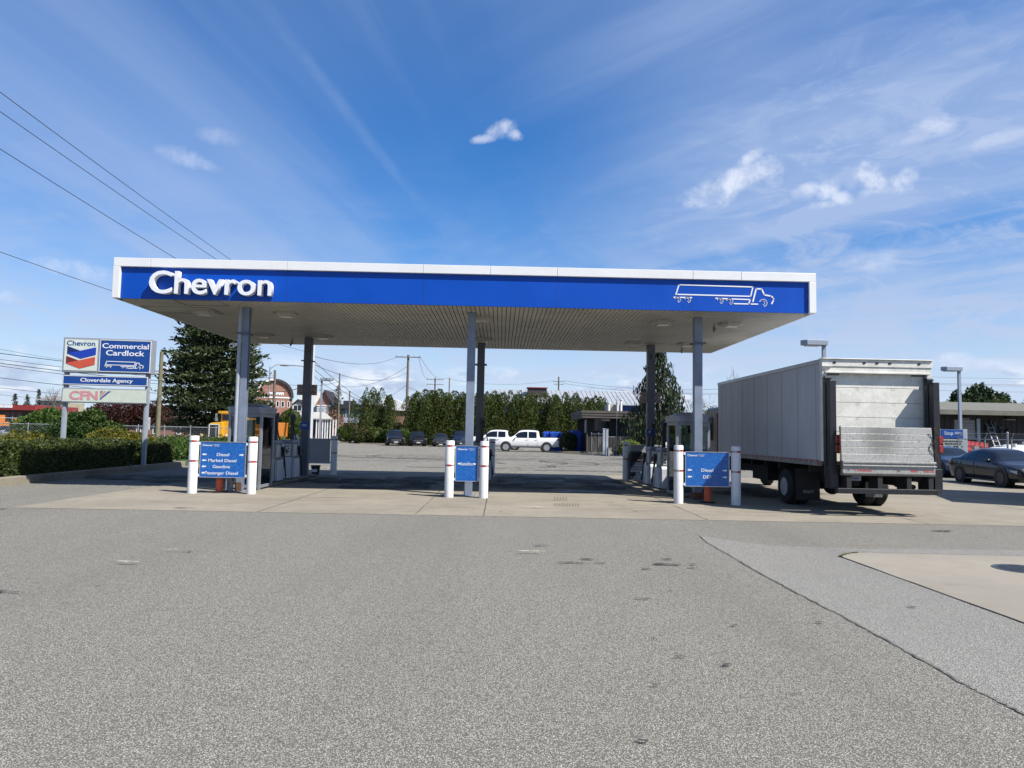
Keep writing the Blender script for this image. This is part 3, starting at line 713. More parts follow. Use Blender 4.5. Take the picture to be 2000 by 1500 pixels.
lane_sign(fb[2], fb[3], z(910,939,fb[2]), z(910,871.5,fb[2]), [('Satellite',.49,.30,1,1,0)], 'narrow blue satellite sign in front of the middle column')
lane_sign(fb[4], fb[5], z(1380,949,fb[4]), z(1380,883.5,fb[4]), [('Diesel',.47,.29,1,1,0),('DEF',.27,.20,1,1,0)], 'blue direction sign for diesel and DEF beside the truck')
lane_sign(bbk[1][0], bbk[0][0], .42, 1.28, [], 'grey back of a direction sign behind the left island', False)
lane_sign(bbk[3][0], bbk[2][0], .42, 1.28, [], 'grey back of a direction sign behind the middle columns', False)
lane_sign(bbk[4][0], bbk[5][0], .42, 1.28, [], 'grey back of a direction sign behind the trash bin', False)
# orange pipe guards
def guard(px, py, label):
    p = G(px, py); t = thing('orange_post', label, 'post', (p.x, p.y, 0))
    m = MB(); m.lathe([(.085,0),(.085,.30),(.082,.33),(.062,.34),(.06,.85),(.05,.87),(.001,.87)], n=16); m.build('sleeve', orange, t, smooth=True)
    m = MB(); m.lathe([(.2,0),(.2,.025),(.09,.04),(.001,.04)], n=18); m.build('base', rubber, t, smooth=True)
guard(428, 962, 'orange plastic post below the four-line direction sign')
guard(1382, 982, 'orange plastic post below the diesel and DEF sign')
# ================================================================== PAY KIOSKS
frame_m = M('kiosk_frame', (.30,.32,.36), .4, metal=.3, var=.06)
def kiosk(x0, x1, y0, y1, label, khaki=True):
    cx, cy = (x0+x1)/2, (y0+y1)/2; W, Dp = x1-x0, y1-y0; H = 2.0
    t = thing('payment_kiosk', label, 'kiosk', (cx, cy, 0))
    m = MB(); s = .07; a, d = W/2, Dp/2
    for sx in (-1, 1):
        for sy in (-1, 1): m.box(min(sx*a, sx*(a-s)), max(sx*a, sx*(a-s)), min(sy*d, sy*(d-s)), max(sy*d, sy*(d-s)), 0, H)
    for z0, z1 in ((.05,.13),(H-.09,H-.001)):
        m.box(-a+s, a-s, -d+.01, -d+s-.01, z0, z1); m.box(-a+s, a-s, d-s+.01, d-.01, z0, z1); m.box(-a+.01, -a+s-.01, -d+s, d-s, z0, z1); m.box(a-s+.01, a-.01, -d+s, d-s, z0, z1)
    m.build('frame', frame_m, t, bevel=.006)
    for nm, q in (('window', (-a+s, a-s, -d+.03, -d+.038)), ('window', (-a+s, a-s, d-.038, d-.03))):
        m = MB(); m.box(*q, .13, H-.09); m.build(nm, glass, t)
    for sx in (-1, 1):
        m = MB(); m.box(min(sx*(a-.03), sx*(a-.038)), max(sx*(a-.03), sx*(a-.038)), -d+s, d-s, .13, H-.09); m.build('window', glass, t)
    # octagon-edged roof with a low dome
    o_ = .05; c_ = .12
    def ring(e, z): 
        A, B = a+e, d+e; return [(-A+c_,-B,z),(A-c_,-B,z),(A,-B+c_,z),(A,B-c_,z),(A-c_,B,z),(-A+c_,B,z),(-A,B-c_,z),(-A,-B+c_,z)]
    def rg(k, z): return [(p[0]*k, p[1]*k, z) for p in ring(0, z)]
    rs = [ring(.02, H), ring(o_, H), ring(o_, H+.11), ring(o_+.015, H+.112), ring(o_+.015, H+.16), ring(0, H+.18), rg(.6, H+.25), rg(.25, H+.27)]
    vs = sum(rs, []); k = len(rs)
    fs = [(j*8+i, j*8+(i+1) % 8, (j+1)*8+(i+1) % 8, (j+1)*8+i) for j in range(k-1) for i in range(8)]+[tuple(range(7,-1,-1)), tuple(range((k-1)*8, k*8))]
    m = MB(); m.add(vs, fs); m.build('roof', frame_m, t)
    m = MB(); m.box(-a+.1, a-.1, -d+.1, d-.1, .0, .05); m.build('floor_plate', kerb_c, t)
    # the card terminal inside
    q = thing('card_terminal', 'grey card payment terminal inside the '+('left' if x0 < 0 else 'right')+' glass kiosk', 'payment terminal', (cx, cy+.18, .05))
    m = MB(); m.box(-.2, .2, -.16, .16, .0, .95); m.build('pedestal', M('terminal_grey', (.34,.36,.37), .5, var=.05), q, bevel=.01)
    m = MB(); m.hexa([(-.26,-.2,.95),(.26,-.2,.95),(.26,.2,.95),(-.26,.2,.95)], [(-.26,-.05,1.32),(.26,-.05,1.32),(.26,.2,1.32),(-.26,.2,1.32)]); hd = m.build('head', M('terminal_light', (.50,.53,.52), .5, var=.05), q, bevel=.01)
    m = MB(); m.box(-.14, .02, -.165, -.115, 1.1, 1.2); m.build('screen', darkglass, hd)
    m = MB(); m.box(-.28 if x0 < 0 else -.02, .02 if x0 < 0 else .24, -.02, .015, 1.34, 1.78); m.build('notice_board', M('khaki_board', (.36,.37,.24), .6, var=.05), q)
    m = MB(); m.box(.04, .28, -.02, .015, 1.66, 1.86); m.build('top_panel', M('slate_panel', (.12,.15,.20), .5, var=.05), q)
    return t
kl0 = at(440, 955, 18.95).x; kl1 = at(507, 955, 18.95).x
kiosk(kl0, kl1, 18.95, 20.0, 'glass payment kiosk behind the left front column')
kr0 = at(1320, 960, 18.95).x; kr1 = at(1387, 960, 18.95).x
kiosk(kr0, kr1, 18.95, 20.0, 'glass payment kiosk behind the right front column by the truck')
# islands
for x in (-6.85, 4.98):
    b = MB(); b.prism([(x-.5,20.4),(x+.5,20.4),(x+.5,25.1),(x+.3,25.3),(x-.3,25.3),(x-.5,25.1)], 'z', 0, .07); struct(b.build('pump_island', kerb_c, bevel=.02))
b = MB(); b.box(-1.3,-.1,23.2,24.9,0,.07); struct(b.build('pump_island', kerb_c, bevel=.02))
# ================================================================== PUMPS
pump_grey = M('pump_grey', (.22,.235,.26), .45, var=.08); pump_light = M('pump_panel', (.66,.69,.74), .45, var=.05)
lab_m = M('label_white', (.7,.7,.7), .5, var=.05)
def pump(loc, label, group, dirn=1, mast=True):
    t = thing('fuel_pump', label, 'fuel pump', (loc[0], loc[1], .07), 0, group)
    m = MB(); m.box(-.24, .24, -.36, .36, 0, 1.12); m.build('body', pump_grey, t, bevel=.012)
    m = MB(); m.hexa([(-.25,-.45,.02),(.25,-.45,.02),(.25,-.362,.02),(-.25,-.362,.02)], [(-.25,-.45,.58),(.25,-.45,.58),(.25,-.362,.66),(-.25,-.362,.66)]); m.build('lower_panel', pump_light, t, bevel=.008)
    m = MB(); s = dirn; m.box(min(s*.243, s*.33), max(s*.243, s*.33), -.30, .30, .02, .62); m.build('lower_panel', pump_light, t, bevel=.008)
    m = MB(); m.box(-.2, .2, -.372, -.362, .70, 1.06); dp = m.build('display', lab_m, t)
    m = MB(); rg = random.Random(int(loc[1]*10))
    for r_ in range(4):
        for c_ in range(4):
            if rg.random() < .75: m.box(-.16+c_*.085, -.16+c_*.085+.055, -.376, -.373, .74+r_*.08, .74+r_*.08+.045)
    m.build('display_digits', black, dp)
    m = MB(); m.box(min(s*.243, s*.25), max(s*.243, s*.25), -.22, .22, .70, 1.06); m.build('display', lab_m, t)
    m = MB(); m.hexa([(-.27,-.38,1.12),(.27,-.38,1.12),(.27,.38,1.12),(-.27,.38,1.12)], [(-.22,-.3,1.2),(.22,-.3,1.2),(.22,.3,1.2),(-.22,.3,1.2)]); m.build('top_cover', M('pump_top', (.30,.31,.34), .5), t)
    # nozzle in its boot
    m = MB(); x = s*.29; m.box(x-.035, x+.035, .30, .42, .72, 1.0); m.tube([(x,.42,.95),(x+s*.04,.5,.9),(x+s*.05,.52,.78)], .02, 8); m.build('nozzle', black, t, smooth=True)
    if mast:
        m = MB(); m.box(-.05, .05, .40, .50, 0, 2.0); m.box(-.03, .03, .0, .5, 1.95, 2.0); m.cyl((0,.44,1.82), (0,.44,2.02), .09, n=12); m.build('hose_mast', black, t)
        pts = [(s*.05, .1, 1.94)]
        for k in range(1, 15):
            u = k/14; pts.append((s*(.05+.33*math.sin(u*math.pi*.75)), .1+.35*u, 1.94-1.84*math.sin(u*math.pi*.62) if u < .8 else .1+(u-.8)*4.0*.8))
        m = MB(); m.tube(pts, .018, 7); m.build('hose', rubber, t, smooth=True)
    return t
GP = 'fuel pumps under the canopy'
pump((-6.82, 21.45), 'grey fuel pump directly behind the left glass kiosk', GP, 1)
pump((-6.78, 23.05), 'grey fuel pump in front of the left back column', GP, 1)
pump((4.98, 21.45), 'grey fuel pump directly behind the right glass kiosk', GP, -1)
pump((4.98, 23.05), 'grey fuel pump between the right back column and the trash bin', GP, -1)
t = pump((-.62, 23.6), 'small satellite pump behind the middle front column', GP, 1)
# big hose reels on the left back island
def small(name, label, cat, loc): return thing(name, label, cat, loc)
p = G(616, 927); t = small('wash_bucket', 'black window washing bucket on the slab behind the left pumps', 'bucket', (p.x, p.y, .004))
m = MB(); m.lathe([(.001,.0),(.12,0),(.165,.30),(.18,.30),(.18,.33),(.155,.33),(.13,.05),(.001,.05)], n=18); m.build('pail', black, t, smooth=True)
m = MB(); m.tube([(-.165,0,.31),(-.13,-.06,.22),(0,-.13,.18),(.13,-.06,.22),(.165,0,.31)], .008, 6); m.build('handle', alu, t, smooth=True)
m = MB(); m.box(-.10,.09,-.168,-.14,.1,.2); m.build('sticker', lab_m, t)
p = G(1242, 941); t = small('trash_bin', 'dark blue-grey trash bin with hooded lid behind the right pumps', 'trash bin', (p.x, p.y, .004))
m = MB(); m.hexa([(-.22,-.2,0),(.22,-.2,0),(.22,.2,0),(-.22,.2,0)], [(-.28,-.25,.72),(.28,-.25,.72),(.28,.25,.72),(-.28,.25,.72)]); 
bn = M('bin_blue', (.022,.035,.07), .5, var=.1); m.build('bin', bn, t, bevel=.03)
m = MB()
for k in range(3):
    zz = .15+.2*k; e = .222+.06*zz/.72+.004; m.box(-e, e, -e*.9, e*.9, zz, zz+.03)
m.build('rib', bn, t, bevel=.005)
m = MB(); m.box(-.30, .30, -.27, .27, .72, .78); m.hexa([(-.25,-.2,.78),(.25,-.2,.78),(.25,.2,.78),(-.25,.2,.78)], [(-.2,-.16,1.06),(.2,-.16,1.06),(.2,.16,1.06),(-.2,.16,1.06)]); ld = m.build('lid', black, t, bevel=.02)
m = MB(); m.box(-.15,.15,-.21,-.19,.83,.98); m.build('flap', M('flap_dark', (.008,.008,.009), .4), ld)
p = G(1257, 943); t = small('squeegee_stand', 'pale blue windshield squeegee bucket beside the trash bin', 'bucket', (p.x, p.y, .004))
m = MB(); m.hexa([(-.1,-.1,0),(.1,-.1,0),(.1,.1,0),(-.1,.1,0)], [(-.12,-.12,.36),(.12,-.12,.36),(.12,.12,.36),(-.12,.12,.36)]); m.build('bucket', M('pale_blue', (.40,.55,.68), .45), t, bevel=.02)
m = MB(); m.tube([(0,0,.3),(.02,.03,.72)], .012, 6); m.box(-.1,.1,.0,.04,.7,.76); m.build('squeegee', black, t)
# ================================================================== BOX TRUCK
TY = 15.62
tl = at(1607, 800, TY).x; tr_ = at(1820, 800, TY).x; TW = tr_-tl
z3 = lambda px, py, Y: at(px, py, Y).z
t = thing('box_truck', 'dirty white box truck seen from behind with folded aluminium lift gate', 'box truck', (tl, TY, 0))
ztop = z3(1700, 702, TY); zbot = z3(1609, 899, TY); BL = 7.6
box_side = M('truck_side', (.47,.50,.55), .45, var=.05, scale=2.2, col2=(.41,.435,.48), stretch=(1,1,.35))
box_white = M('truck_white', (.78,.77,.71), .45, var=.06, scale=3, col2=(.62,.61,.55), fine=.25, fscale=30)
m = MB()
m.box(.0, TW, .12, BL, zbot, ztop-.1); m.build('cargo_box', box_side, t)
m = MB(); ys = [.10, .34, 1.32, 2.30, 3.28, 4.26, 5.24, 6.22, 7.2]
for y in ys[1:]:
    m.box(-.003, 0, y-.004, y+.004, zbot+.01, ztop-.12)
    for k in range(30):
        zz = zbot+.06+k*(ztop-zbot-.22)/30; m.box(-.005, -.0005, y+.022, y+.030, zz, zz+.01)
m.build('panel_seam', M('seam_grey', (.27,.28,.30), .6), t)
m = MB(); m.box(-.02, TW+.02, .1, BL+.02, ztop-.1, ztop-.002); m.build('roof_rail', alu, t, bevel=.015)
m = MB(); m.box(-.012, .02, .1, BL, zbot-.13, zbot); m.box(TW-.02, TW+.012, .1, BL, zbot-.13, zbot); m.box(.02, TW-.02, .15, BL, zbot-.1, zbot-.002)
rl = m.build('bottom_rail', M('rail_grey', (.34,.33,.32), .5, metal=.3, var=.15, scale=8), t)
for k in range(26):
    y = .22+k*.29; m = MB(); m.box(-.016, -.0125, y, y+.12, zbot-.05, zbot-.012); m.build('reflector', red, rl)
for k, y in enumerate((.16, 4.0)):
    m = MB(); m.box(-.02, -.013, y, y+.07, zbot-.115, zbot-.06); m.build('side_marker', red, rl)
m = MB(); rg = random.Random(3)
for k in range(14): 
    y = rg.uniform(2.5, 7.2); zz = zbot+rg.uniform(.05, .5); m.obox((-.0015, y, zz), (.003, rg.uniform(.05,.35), rg.uniform(.008,.03)), Matrix.Rotation(rg.uniform(-.5,.5), 3, 'X'))
m.build('scrape', M('scrape_pale', (.62,.62,.50), .6), t)
# rear frame
m = MB(); pw = .10
m.box(-.005, pw, -.0, .12, zbot-.02, ztop-.17); m.box(TW-pw, TW+.005, 0, .12, zbot-.02, ztop-.17)
m.box(-.02, TW+.02, -.02, .12, ztop-.17, ztop-.01); m.box(pw, TW-pw, -.0, .12, ztop-.30, ztop-.17)
m.box(-.025, TW+.025, -.06, .13, ztop-.012, ztop+.008)
m.hexa([(-.02,-.02,ztop-.25),(.14,-.02,ztop-.25),(.14,.1,ztop-.25),(-.02,.1,ztop-.25)], [(-.02,-.06,ztop-.17),(.2,-.06,ztop-.17),(.2,.1,ztop-.17),(-.02,.1,ztop-.17)])
m.box(.05, TW-.05, -.045, -.0, ztop-.32, ztop-.28)
m.build('rear_frame', box_white, t, bevel=.006)
for px in (1629, 1687, 1712, 1737, 1794):
    x = at(px, 706, TY).x-tl; m = MB(); m.lathe([(.04, 0), (.035, .012), (.001, .014)], n=14)
    mm = Matrix.Rotation(R(90), 3, 'X'); m.v = [tuple(mm @ Vector((v[0]*1.0, v[1]*.55, v[2])) + Vector((x, -.02, ztop-.085))) for v in m.v]
    m.build('marker_light', M('marker_dark', (.05,.008,.006), .3), t, smooth=True)
# roll-up door
m = MB(); dz0, dz1 = zbot-.02, ztop-.30; n = 6
for k in range(n):
    h = (dz1-dz0)/n; m.box(pw+.01, TW-pw-.01, .085, .11, dz0+k*h+.004, dz0+(k+1)*h-.004)
dr = m.build('rear_door', M('door_white', (.80,.79,.72), .5, var=.05, scale=4, col2=(.68,.67,.60), fine=.2, fscale=24), t)
m = MB(); m.box(pw, TW-pw, .11, .12, dz0, dz1)
for fxp in (.32, .68):
    x = pw+(TW-2*pw)*fxp
    for k in range(n):
        for j in range(2):
            for i in range(2): m.box(x-.03+i*.05, x-.02+i*.05, .080, .0849, dz0+(k+.84+.12*j)*(dz1-dz0)/n, dz0+(k+.84+.12*j)*(dz1-dz0)/n+.012)
m.build('hinge', M('hinge_dark', (.09,.09,.085), .7), dr)
m = MB(); m.box(pw, pw+.035, .02, .085, dz0, dz1); m.box(TW-pw-.035, TW-pw, .02, .085, dz0, dz1); m.build('door_track', M('track_grey', (.16,.17,.18), .5), t)
for xa_ in (pw+.04, TW-pw-.3): m = MB(); m.box(xa_,xa_+.26,.06,.084,dz1-.06,dz1-.02); m.build('door_seal', M('track_grey', (.16,.17,.18), .5), t)
# lift gate
def gate_col(x0, s):
    m = MB(); zt = z3(1615, 735, TY-.1); zb = z3(1625, 945, TY-.3)
    m.box(x0-.005, x0+.115, -.14, -.03, zb+.15, zt)
    m.box(x0+.01, x0+.145, -.33, -.16, zb-.02, zt-.10)
    m.box(x0+.0, x0+.17, -.34, -.05, zb-.1, zb+.35)
    m.box(x0-.02, x0+.13, -.16, -.02, zt-.06, zt-.02)
    m.tube([(x0+.05,-.2,1.5),(x0+.03,-.22,2.2),(x0+.06,-.18,2.6)], .013, 6)
    for k in range(5): m.box(x0+.02, x0+.10, -.318, -.305, 1.0+.28*k, 1.03+.28*k)
    return m.build('lift_column', black_paint, t, bevel=.006)
gate_col(.0, 1); gate_col(TW-.17, -1)
px0 = at(1640, 880, TY-.4).x-tl; px1 = at(1819, 880, TY-.4).x-tl
pz1 = z3(1720, 834, TY-.4); pz0 = z3(1720, 929, TY-.4)
def plat_mat():
    m = bpy.data.materials.new('platform_alu'); m.use_nodes = True; tt = m.node_tree; tt.nodes.clear(); w = NT(tt)
    tc = w.n('ShaderNodeTexCoord').outputs['Object']
    mp = w.n('ShaderNodeMapping', {'Vector': tc, 'Scale': (14, 1, 3)}).outputs[0]
    sc1 = w.ss(w.noise(mp, 2.2, 6, .75), .38, .66); sp = w.ss(w.noise(tc, 26, 4, .7), .50, .66)
    d = w.vm('DISTANCE', w.n('ShaderNodeMapping', {'Vector': tc, 'Scale': (1, .0, .95)}).outputs[0], ((px0+px1)/2-.12, 0, (pz1-.22)*.95))
    st = w.m('MULTIPLY', w.ss(w.m('ADD', d, w.m('MULTIPLY', w.noise(mp, 2.0, 6, .7), .5)), .38, .80, 1.0, 0.0), .62)
    c = w.mix(w.m('MULTIPLY', sc1, .45), (.33,.33,.31), (.18,.18,.17)); c = w.mix(w.m('MULTIPLY', sp, .6), c, (.095,.09,.08)); c = w.mix(st, c, (.08,.08,.07))
    p = w.n('ShaderNodeBsdfPrincipled', {'Base Color': c, 'Roughness': w.m('ADD', .42, w.m('MULTIPLY', sp, .3)), 'Metallic': .15}).outputs[0]
    w.n('ShaderNodeOutputMaterial', {'Surface': p}); return m
pm = plat_mat()
m = MB(); ph = pz1-pz0; lean = .10
def yl(z_): return -.52+lean*(z_-pz0)/ph
plk = [pz0+ph*q for q in (.30, .44, .58, .72, .86, 1.0)]
for a, c_ in zip(plk[:-1], plk[1:]): m.hexa([(px0,yl(a),a+.003),(px1,yl(a),a+.003),(px1,yl(a)+.05,a+.003),(px0,yl(a)+.05,a+.003)], [(px0,yl(c_),c_-.004),(px1,yl(c_),c_-.004),(px1,yl(c_)+.05,c_-.004),(px0,yl(c_)+.05,c_-.004)])
pf = m.build('lift_platform', pm, t, bevel=.004)
m = MB(); zz = [pz0+ph*q for q in (.0, .045, .10, .19, .235, .30)]
m.hexa([(px0+.02,-.50,zz[0]),(px1,-.50,zz[0]),(px1,-.42,zz[0]),(px0+.02,-.42,zz[0])], [(px0+.02,-.55,zz[1]),(px1,-.55,zz[1]),(px1,-.42,zz[1]),(px0+.02,-.42,zz[1])])
m.box(px0, px1, -.53, -.44, zz[1]+.002, zz[3]); m.box(px0-.01, px1+.01, -.57, -.44, zz[3]+.001, zz[3]+.03); m.box(px0, px1, -.525, -.44, zz[3]+.031, zz[4]+.02); m.box(px0-.01, px1+.01, -.56, -.43, zz[4]+.021, zz[5])
m.build('platform_lip', pm, pf, bevel=.006)
for a, c_, on in ((.10, .14, 0), (.25, .62, 1), (1.15, 1.22, 0), (1.45, 1.6, 1), (1.72, 1.95, 1)):
    m = MB(); m.box(px0+a, min(px0+c_, px1-.02), -.5325, -.5303, (zz[1]+zz[3])/2-.03, (zz[1]+zz[3])/2+.012); m.build('reflector_tape', M('worn_red', (.42,.03,.025), .5, col2=(.35,.33,.31), scale=40, lo=.42, hi=.5) if on else M('scuff', (.16,.15,.14), .6), pf)
for (x, py) in ((.165, 858), (.165, 876), (TW-.02, 856), (TW-.02, 873)):
    z_ = z3(1627, py, TY-.3); m = MB(); m.box(x-.045, x+.045, -.345, -.305, z_-.085, z_+.085); m.build('tail_light', M('tail_red', (.35,.015,.01), .25, var=.05, coat=.4), t, bevel=.02, seg=3)
    m = MB(); m.box(x-.06, x+.06, -.32, -.303, z_-.1, z_+.1); m.build('lamp_housing', black, t)
for x, s in ((px0-.03, 1), (px1+.02, -1)):  # chains
    m = MB()
    for k in range(26):
        z_ = pz1-.02-k*.04; a = R(90*(k % 2)); cx_ = x+(.0 if s > 0 else .06*math.sin(k*.5)); ring_ = [Vector((cx_+.013*math.cos(u)*math.cos(a), -.50+.013*math.cos(u)*math.sin(a), z_+.026*math.sin(u))) for u in [i*math.pi/4 for i in range(9)]]
        m.tube(ring_, .006, 5)
    m.build('chain', M('chain_rust', (.10,.055,.035), .7, var=.3, scale=40), t)
m = MB(); bz = z3(1700, 959, TY-.5); m.box(.02, TW-.3, -.62, -.50, bz-.055, bz+.055); m.hexa([(TW-.3,-.62,bz-.055),(TW-.16,-.56,bz-.02),(TW-.16,-.52,bz-.02),(TW-.3,-.50,bz-.055)], [(TW-.3,-.62,bz+.055),(TW-.14,-.56,bz+.055),(TW-.14,-.52,bz+.055),(TW-.3,-.50,bz+.055)])
m.build('bumper_bar', black_paint, t, bevel=.008)
m = MB()
for x in (.32, .98, 1.6, TW-.35): m.box(x-.05, x+.05, -.5, -.1, bz-.02, zbot-.13)
m.box(.25, TW-.2, -.35, -.22, zbot-.32, zbot-.14); m.box(.6, .75, -.1, BL+2.0, .62, .86); m.box(TW-.75, TW-.6, -.1, BL+2.0, .62, .86)
for y in (.8, 2.6, 3.6, 4.6, 5.6, 6.6): m.box(.05, TW-.05, y, y+.08, .86, zbot-.1)
m.cyl((.4, 2.2, .45), (TW-.4, 2.2, .45), .07, n=12); m.sphere((TW/2, 2.2, .45), (.2,.24,.2)); m.box(.35, .75, 4.2, 5.4, .45, .85); m.box(TW-.8, TW-.3, 3.8, 5.3, .42, .85)
m.cyl((TW/2, 2.2, .5), (TW/2, 8.5, .6), .05, n=10); m.sphere((TW-.42, -.15, .88), (.16,.1,.16)); m.box(TW-.62, TW-.22, -.3, 0, .74, 1.0)
m.cyl((TW-.55, -.2, .62), (TW-.55, .5, .62), .05, n=10)
m.build('chassis', M('chassis_black', (.016,.016,.018), .8, var=.2, scale=9), t)
m = MB(); x = at(1668, 935, TY-.4).x-tl; z_ = z3(1668, 934, TY-.4); m.box(x-.15, x+.15, -.40, -.392, z_-.05, z_+.05); pl = m.build('licence_plate', M('plate', (.38,.38,.37), .5), t)
m = MB()
for k in range(7): m.box(x-.11+k*.033, x-.09+k*.033, -.4035, -.4005, z_-.025, z_+.025)
m.build('plate_marks', M('plate_ink', (.08,.09,.14), .6), pl)
tyre_r = .43; AX = 2.2
rim_m = M('rim_steel', (.50,.52,.56), .4, metal=.1, var=.08, scale=6)
def big_wheel(x0, x1, y, r, outer, name='wheel'):
    w_ = MB(); w_.lathe([(r*.52, 0), (r*.9, 0), (r, .05), (r, x1-x0-.05), (r*.9, x1-x0), (r*.52, x1-x0), (r*.52, 0)], n=36, caps=False)
    # tread blocks
    for k in range(44):
        a = 2*math.pi*k/44
        for j in range(5): w_.obox((r*1.004*math.cos(a+.07*(j % 2)), r*1.004*math.sin(a+.07*(j % 2)), .05+(x1-x0-.1)*(j+.5)/5), (.014, .042, (x1-x0-.1)/6.4), Matrix.Rotation(a+.07*(j % 2), 3, 'Z'))
    mm = Matrix.Rotation(R(90), 3, 'Y'); w_.v = [tuple(mm @ Vector(v)+Vector((x0, y, r))) for v in w_.v]
    o = w_.build(name, rubber, t, smooth=True)
    rm = MB(); dd = x1-x0; e = .001
    rm.lathe([(r*.54, .0+e), (r*.50, .02), (r*.46, .10), (r*.20, .12), (r*.16, .04), (.001, .03)], n=28)
    for k in range(8):
        a = 2*math.pi*k/8; rm.cyl((r*.36*math.cos(a), r*.36*math.sin(a), .09), (r*.36*math.cos(a), r*.36*math.sin(a), .125), .018, n=6)
    if outer > 0: rm.v = [(v[0], v[1], dd-v[2]) for v in rm.v]
    rm.v = [tuple(mm @ Vector(v)+Vector((x0, y, r))) for v in rm.v]
    rm.build('rim', rim_m, o, smooth=True)
    return o
for a, c_, o_ in ((.0, .25, -1), (.29, .54, -1), (TW-.54, TW-.29, 1), (TW-.25, TW, 1)): big_wheel(a, c_, AX, tyre_r, o_)
big_wheel(.1, .36, 9.2, tyre_r, -1); big_wheel(TW-.36, TW-.1, 9.2, tyre_r, 1)
flap_g = M('flap_grey', (.10,.105,.11), .5, var=.1)
for xc, ly, mt_ in ((.29, .0, rubber), (TW-.45, .0, flap_g)):
    m = MB(); m.box(xc-.29, xc+.29 if mt_ is rubber else xc+.12, AX-.72, AX-.71, .16 if mt_ is rubber else .26, .92); fl_ = m.build('mud_flap', mt_, t)
    text('flap_lettering', 'RIGHT', .26, .075, (xc+.02 if mt_ is rubber else xc-.06, AX-.722, .36 if mt_ is rubber else .55), M('flap_text', (.30,.31,.32), .5) if mt_ is rubber else text_w, fl_, bold=.02)
# cab, mostly hidden ahead of the box
m = MB(); m.prism([(BL+.25,.55),(BL+2.3,.55),(BL+2.35,1.1),(BL+2.2,1.45),(BL+1.9,2.45),(BL+1.6,2.62),(BL+.25,2.62)], 'x', .12, TW-.12)
cab = m.build('cab', M('cab_black', (.022,.023,.026), .35, coat=.3), t, bevel=.05)
m = MB(); m.prism([(BL+.95,1.5),(BL+2.05,1.5),(BL+1.8,2.3),(BL+.95,2.3)], 'x', .112, .119); m.build('side_window', darkglass, cab)
m = MB(); m.box(-.18, .06, BL+2.0, BL+2.08, 1.55, 2.1); m.tube([(.1,BL+2,2.0),(-.1,BL+2.04,2.1)], .015, 6); m.build('mirror', black, cab)
m = MB(); m.box(-.02,.06,BL+.02,BL+.2,1.1,2.4); m.build('air_duct', M('duct_red', (.25,.03,.02), .5), t)
# ================================================================== CARS
def lerp(a, b, u): return Vector(a).lerp(Vector(b), u)
def pane(A, B, Cc, Dd, u0, u1, v0, v1, off=.006):
    """a window laid on the slanting quad A B C D (lower left, lower right, upper right, upper left)"""
    f = lambda u, v: lerp(lerp(A, B, u), lerp(Dd, Cc, u), v)
    P = [f(u0, v0), f(u1, v0), f(u1, v1), f(u0, v1)]
    n = (Vector(B)-Vector(A)).cross(Vector(Dd)-Vector(A)).normalized()*off
    m = MB(); m.add([p-n for p in P]+[p+n for p in P], [(0,3,2,1),(4,5,6,7),(0,1,5,4),(1,2,6,5),(2,3,7,6),(3,0,4,7)]); return m
def paint(name, col, rough=.25, coat=.6):
    if name in MATS: return MATS[name]
    m = bpy.data.materials.new(name); m.use_nodes = True; w = NT(m.node_tree); m.node_tree.nodes.clear()
    p = w.n('ShaderNodeBsdfPrincipled', {'Base Color': (*sk(col), 1), 'Roughness': .22, 'Specular IOR Level': .35, 'Coat Weight': coat*.35, 'Coat Roughness': .04})
    w.n('ShaderNodeOutputMaterial', {'Surface': p.outputs[0]}); MATS[name] = m; return m
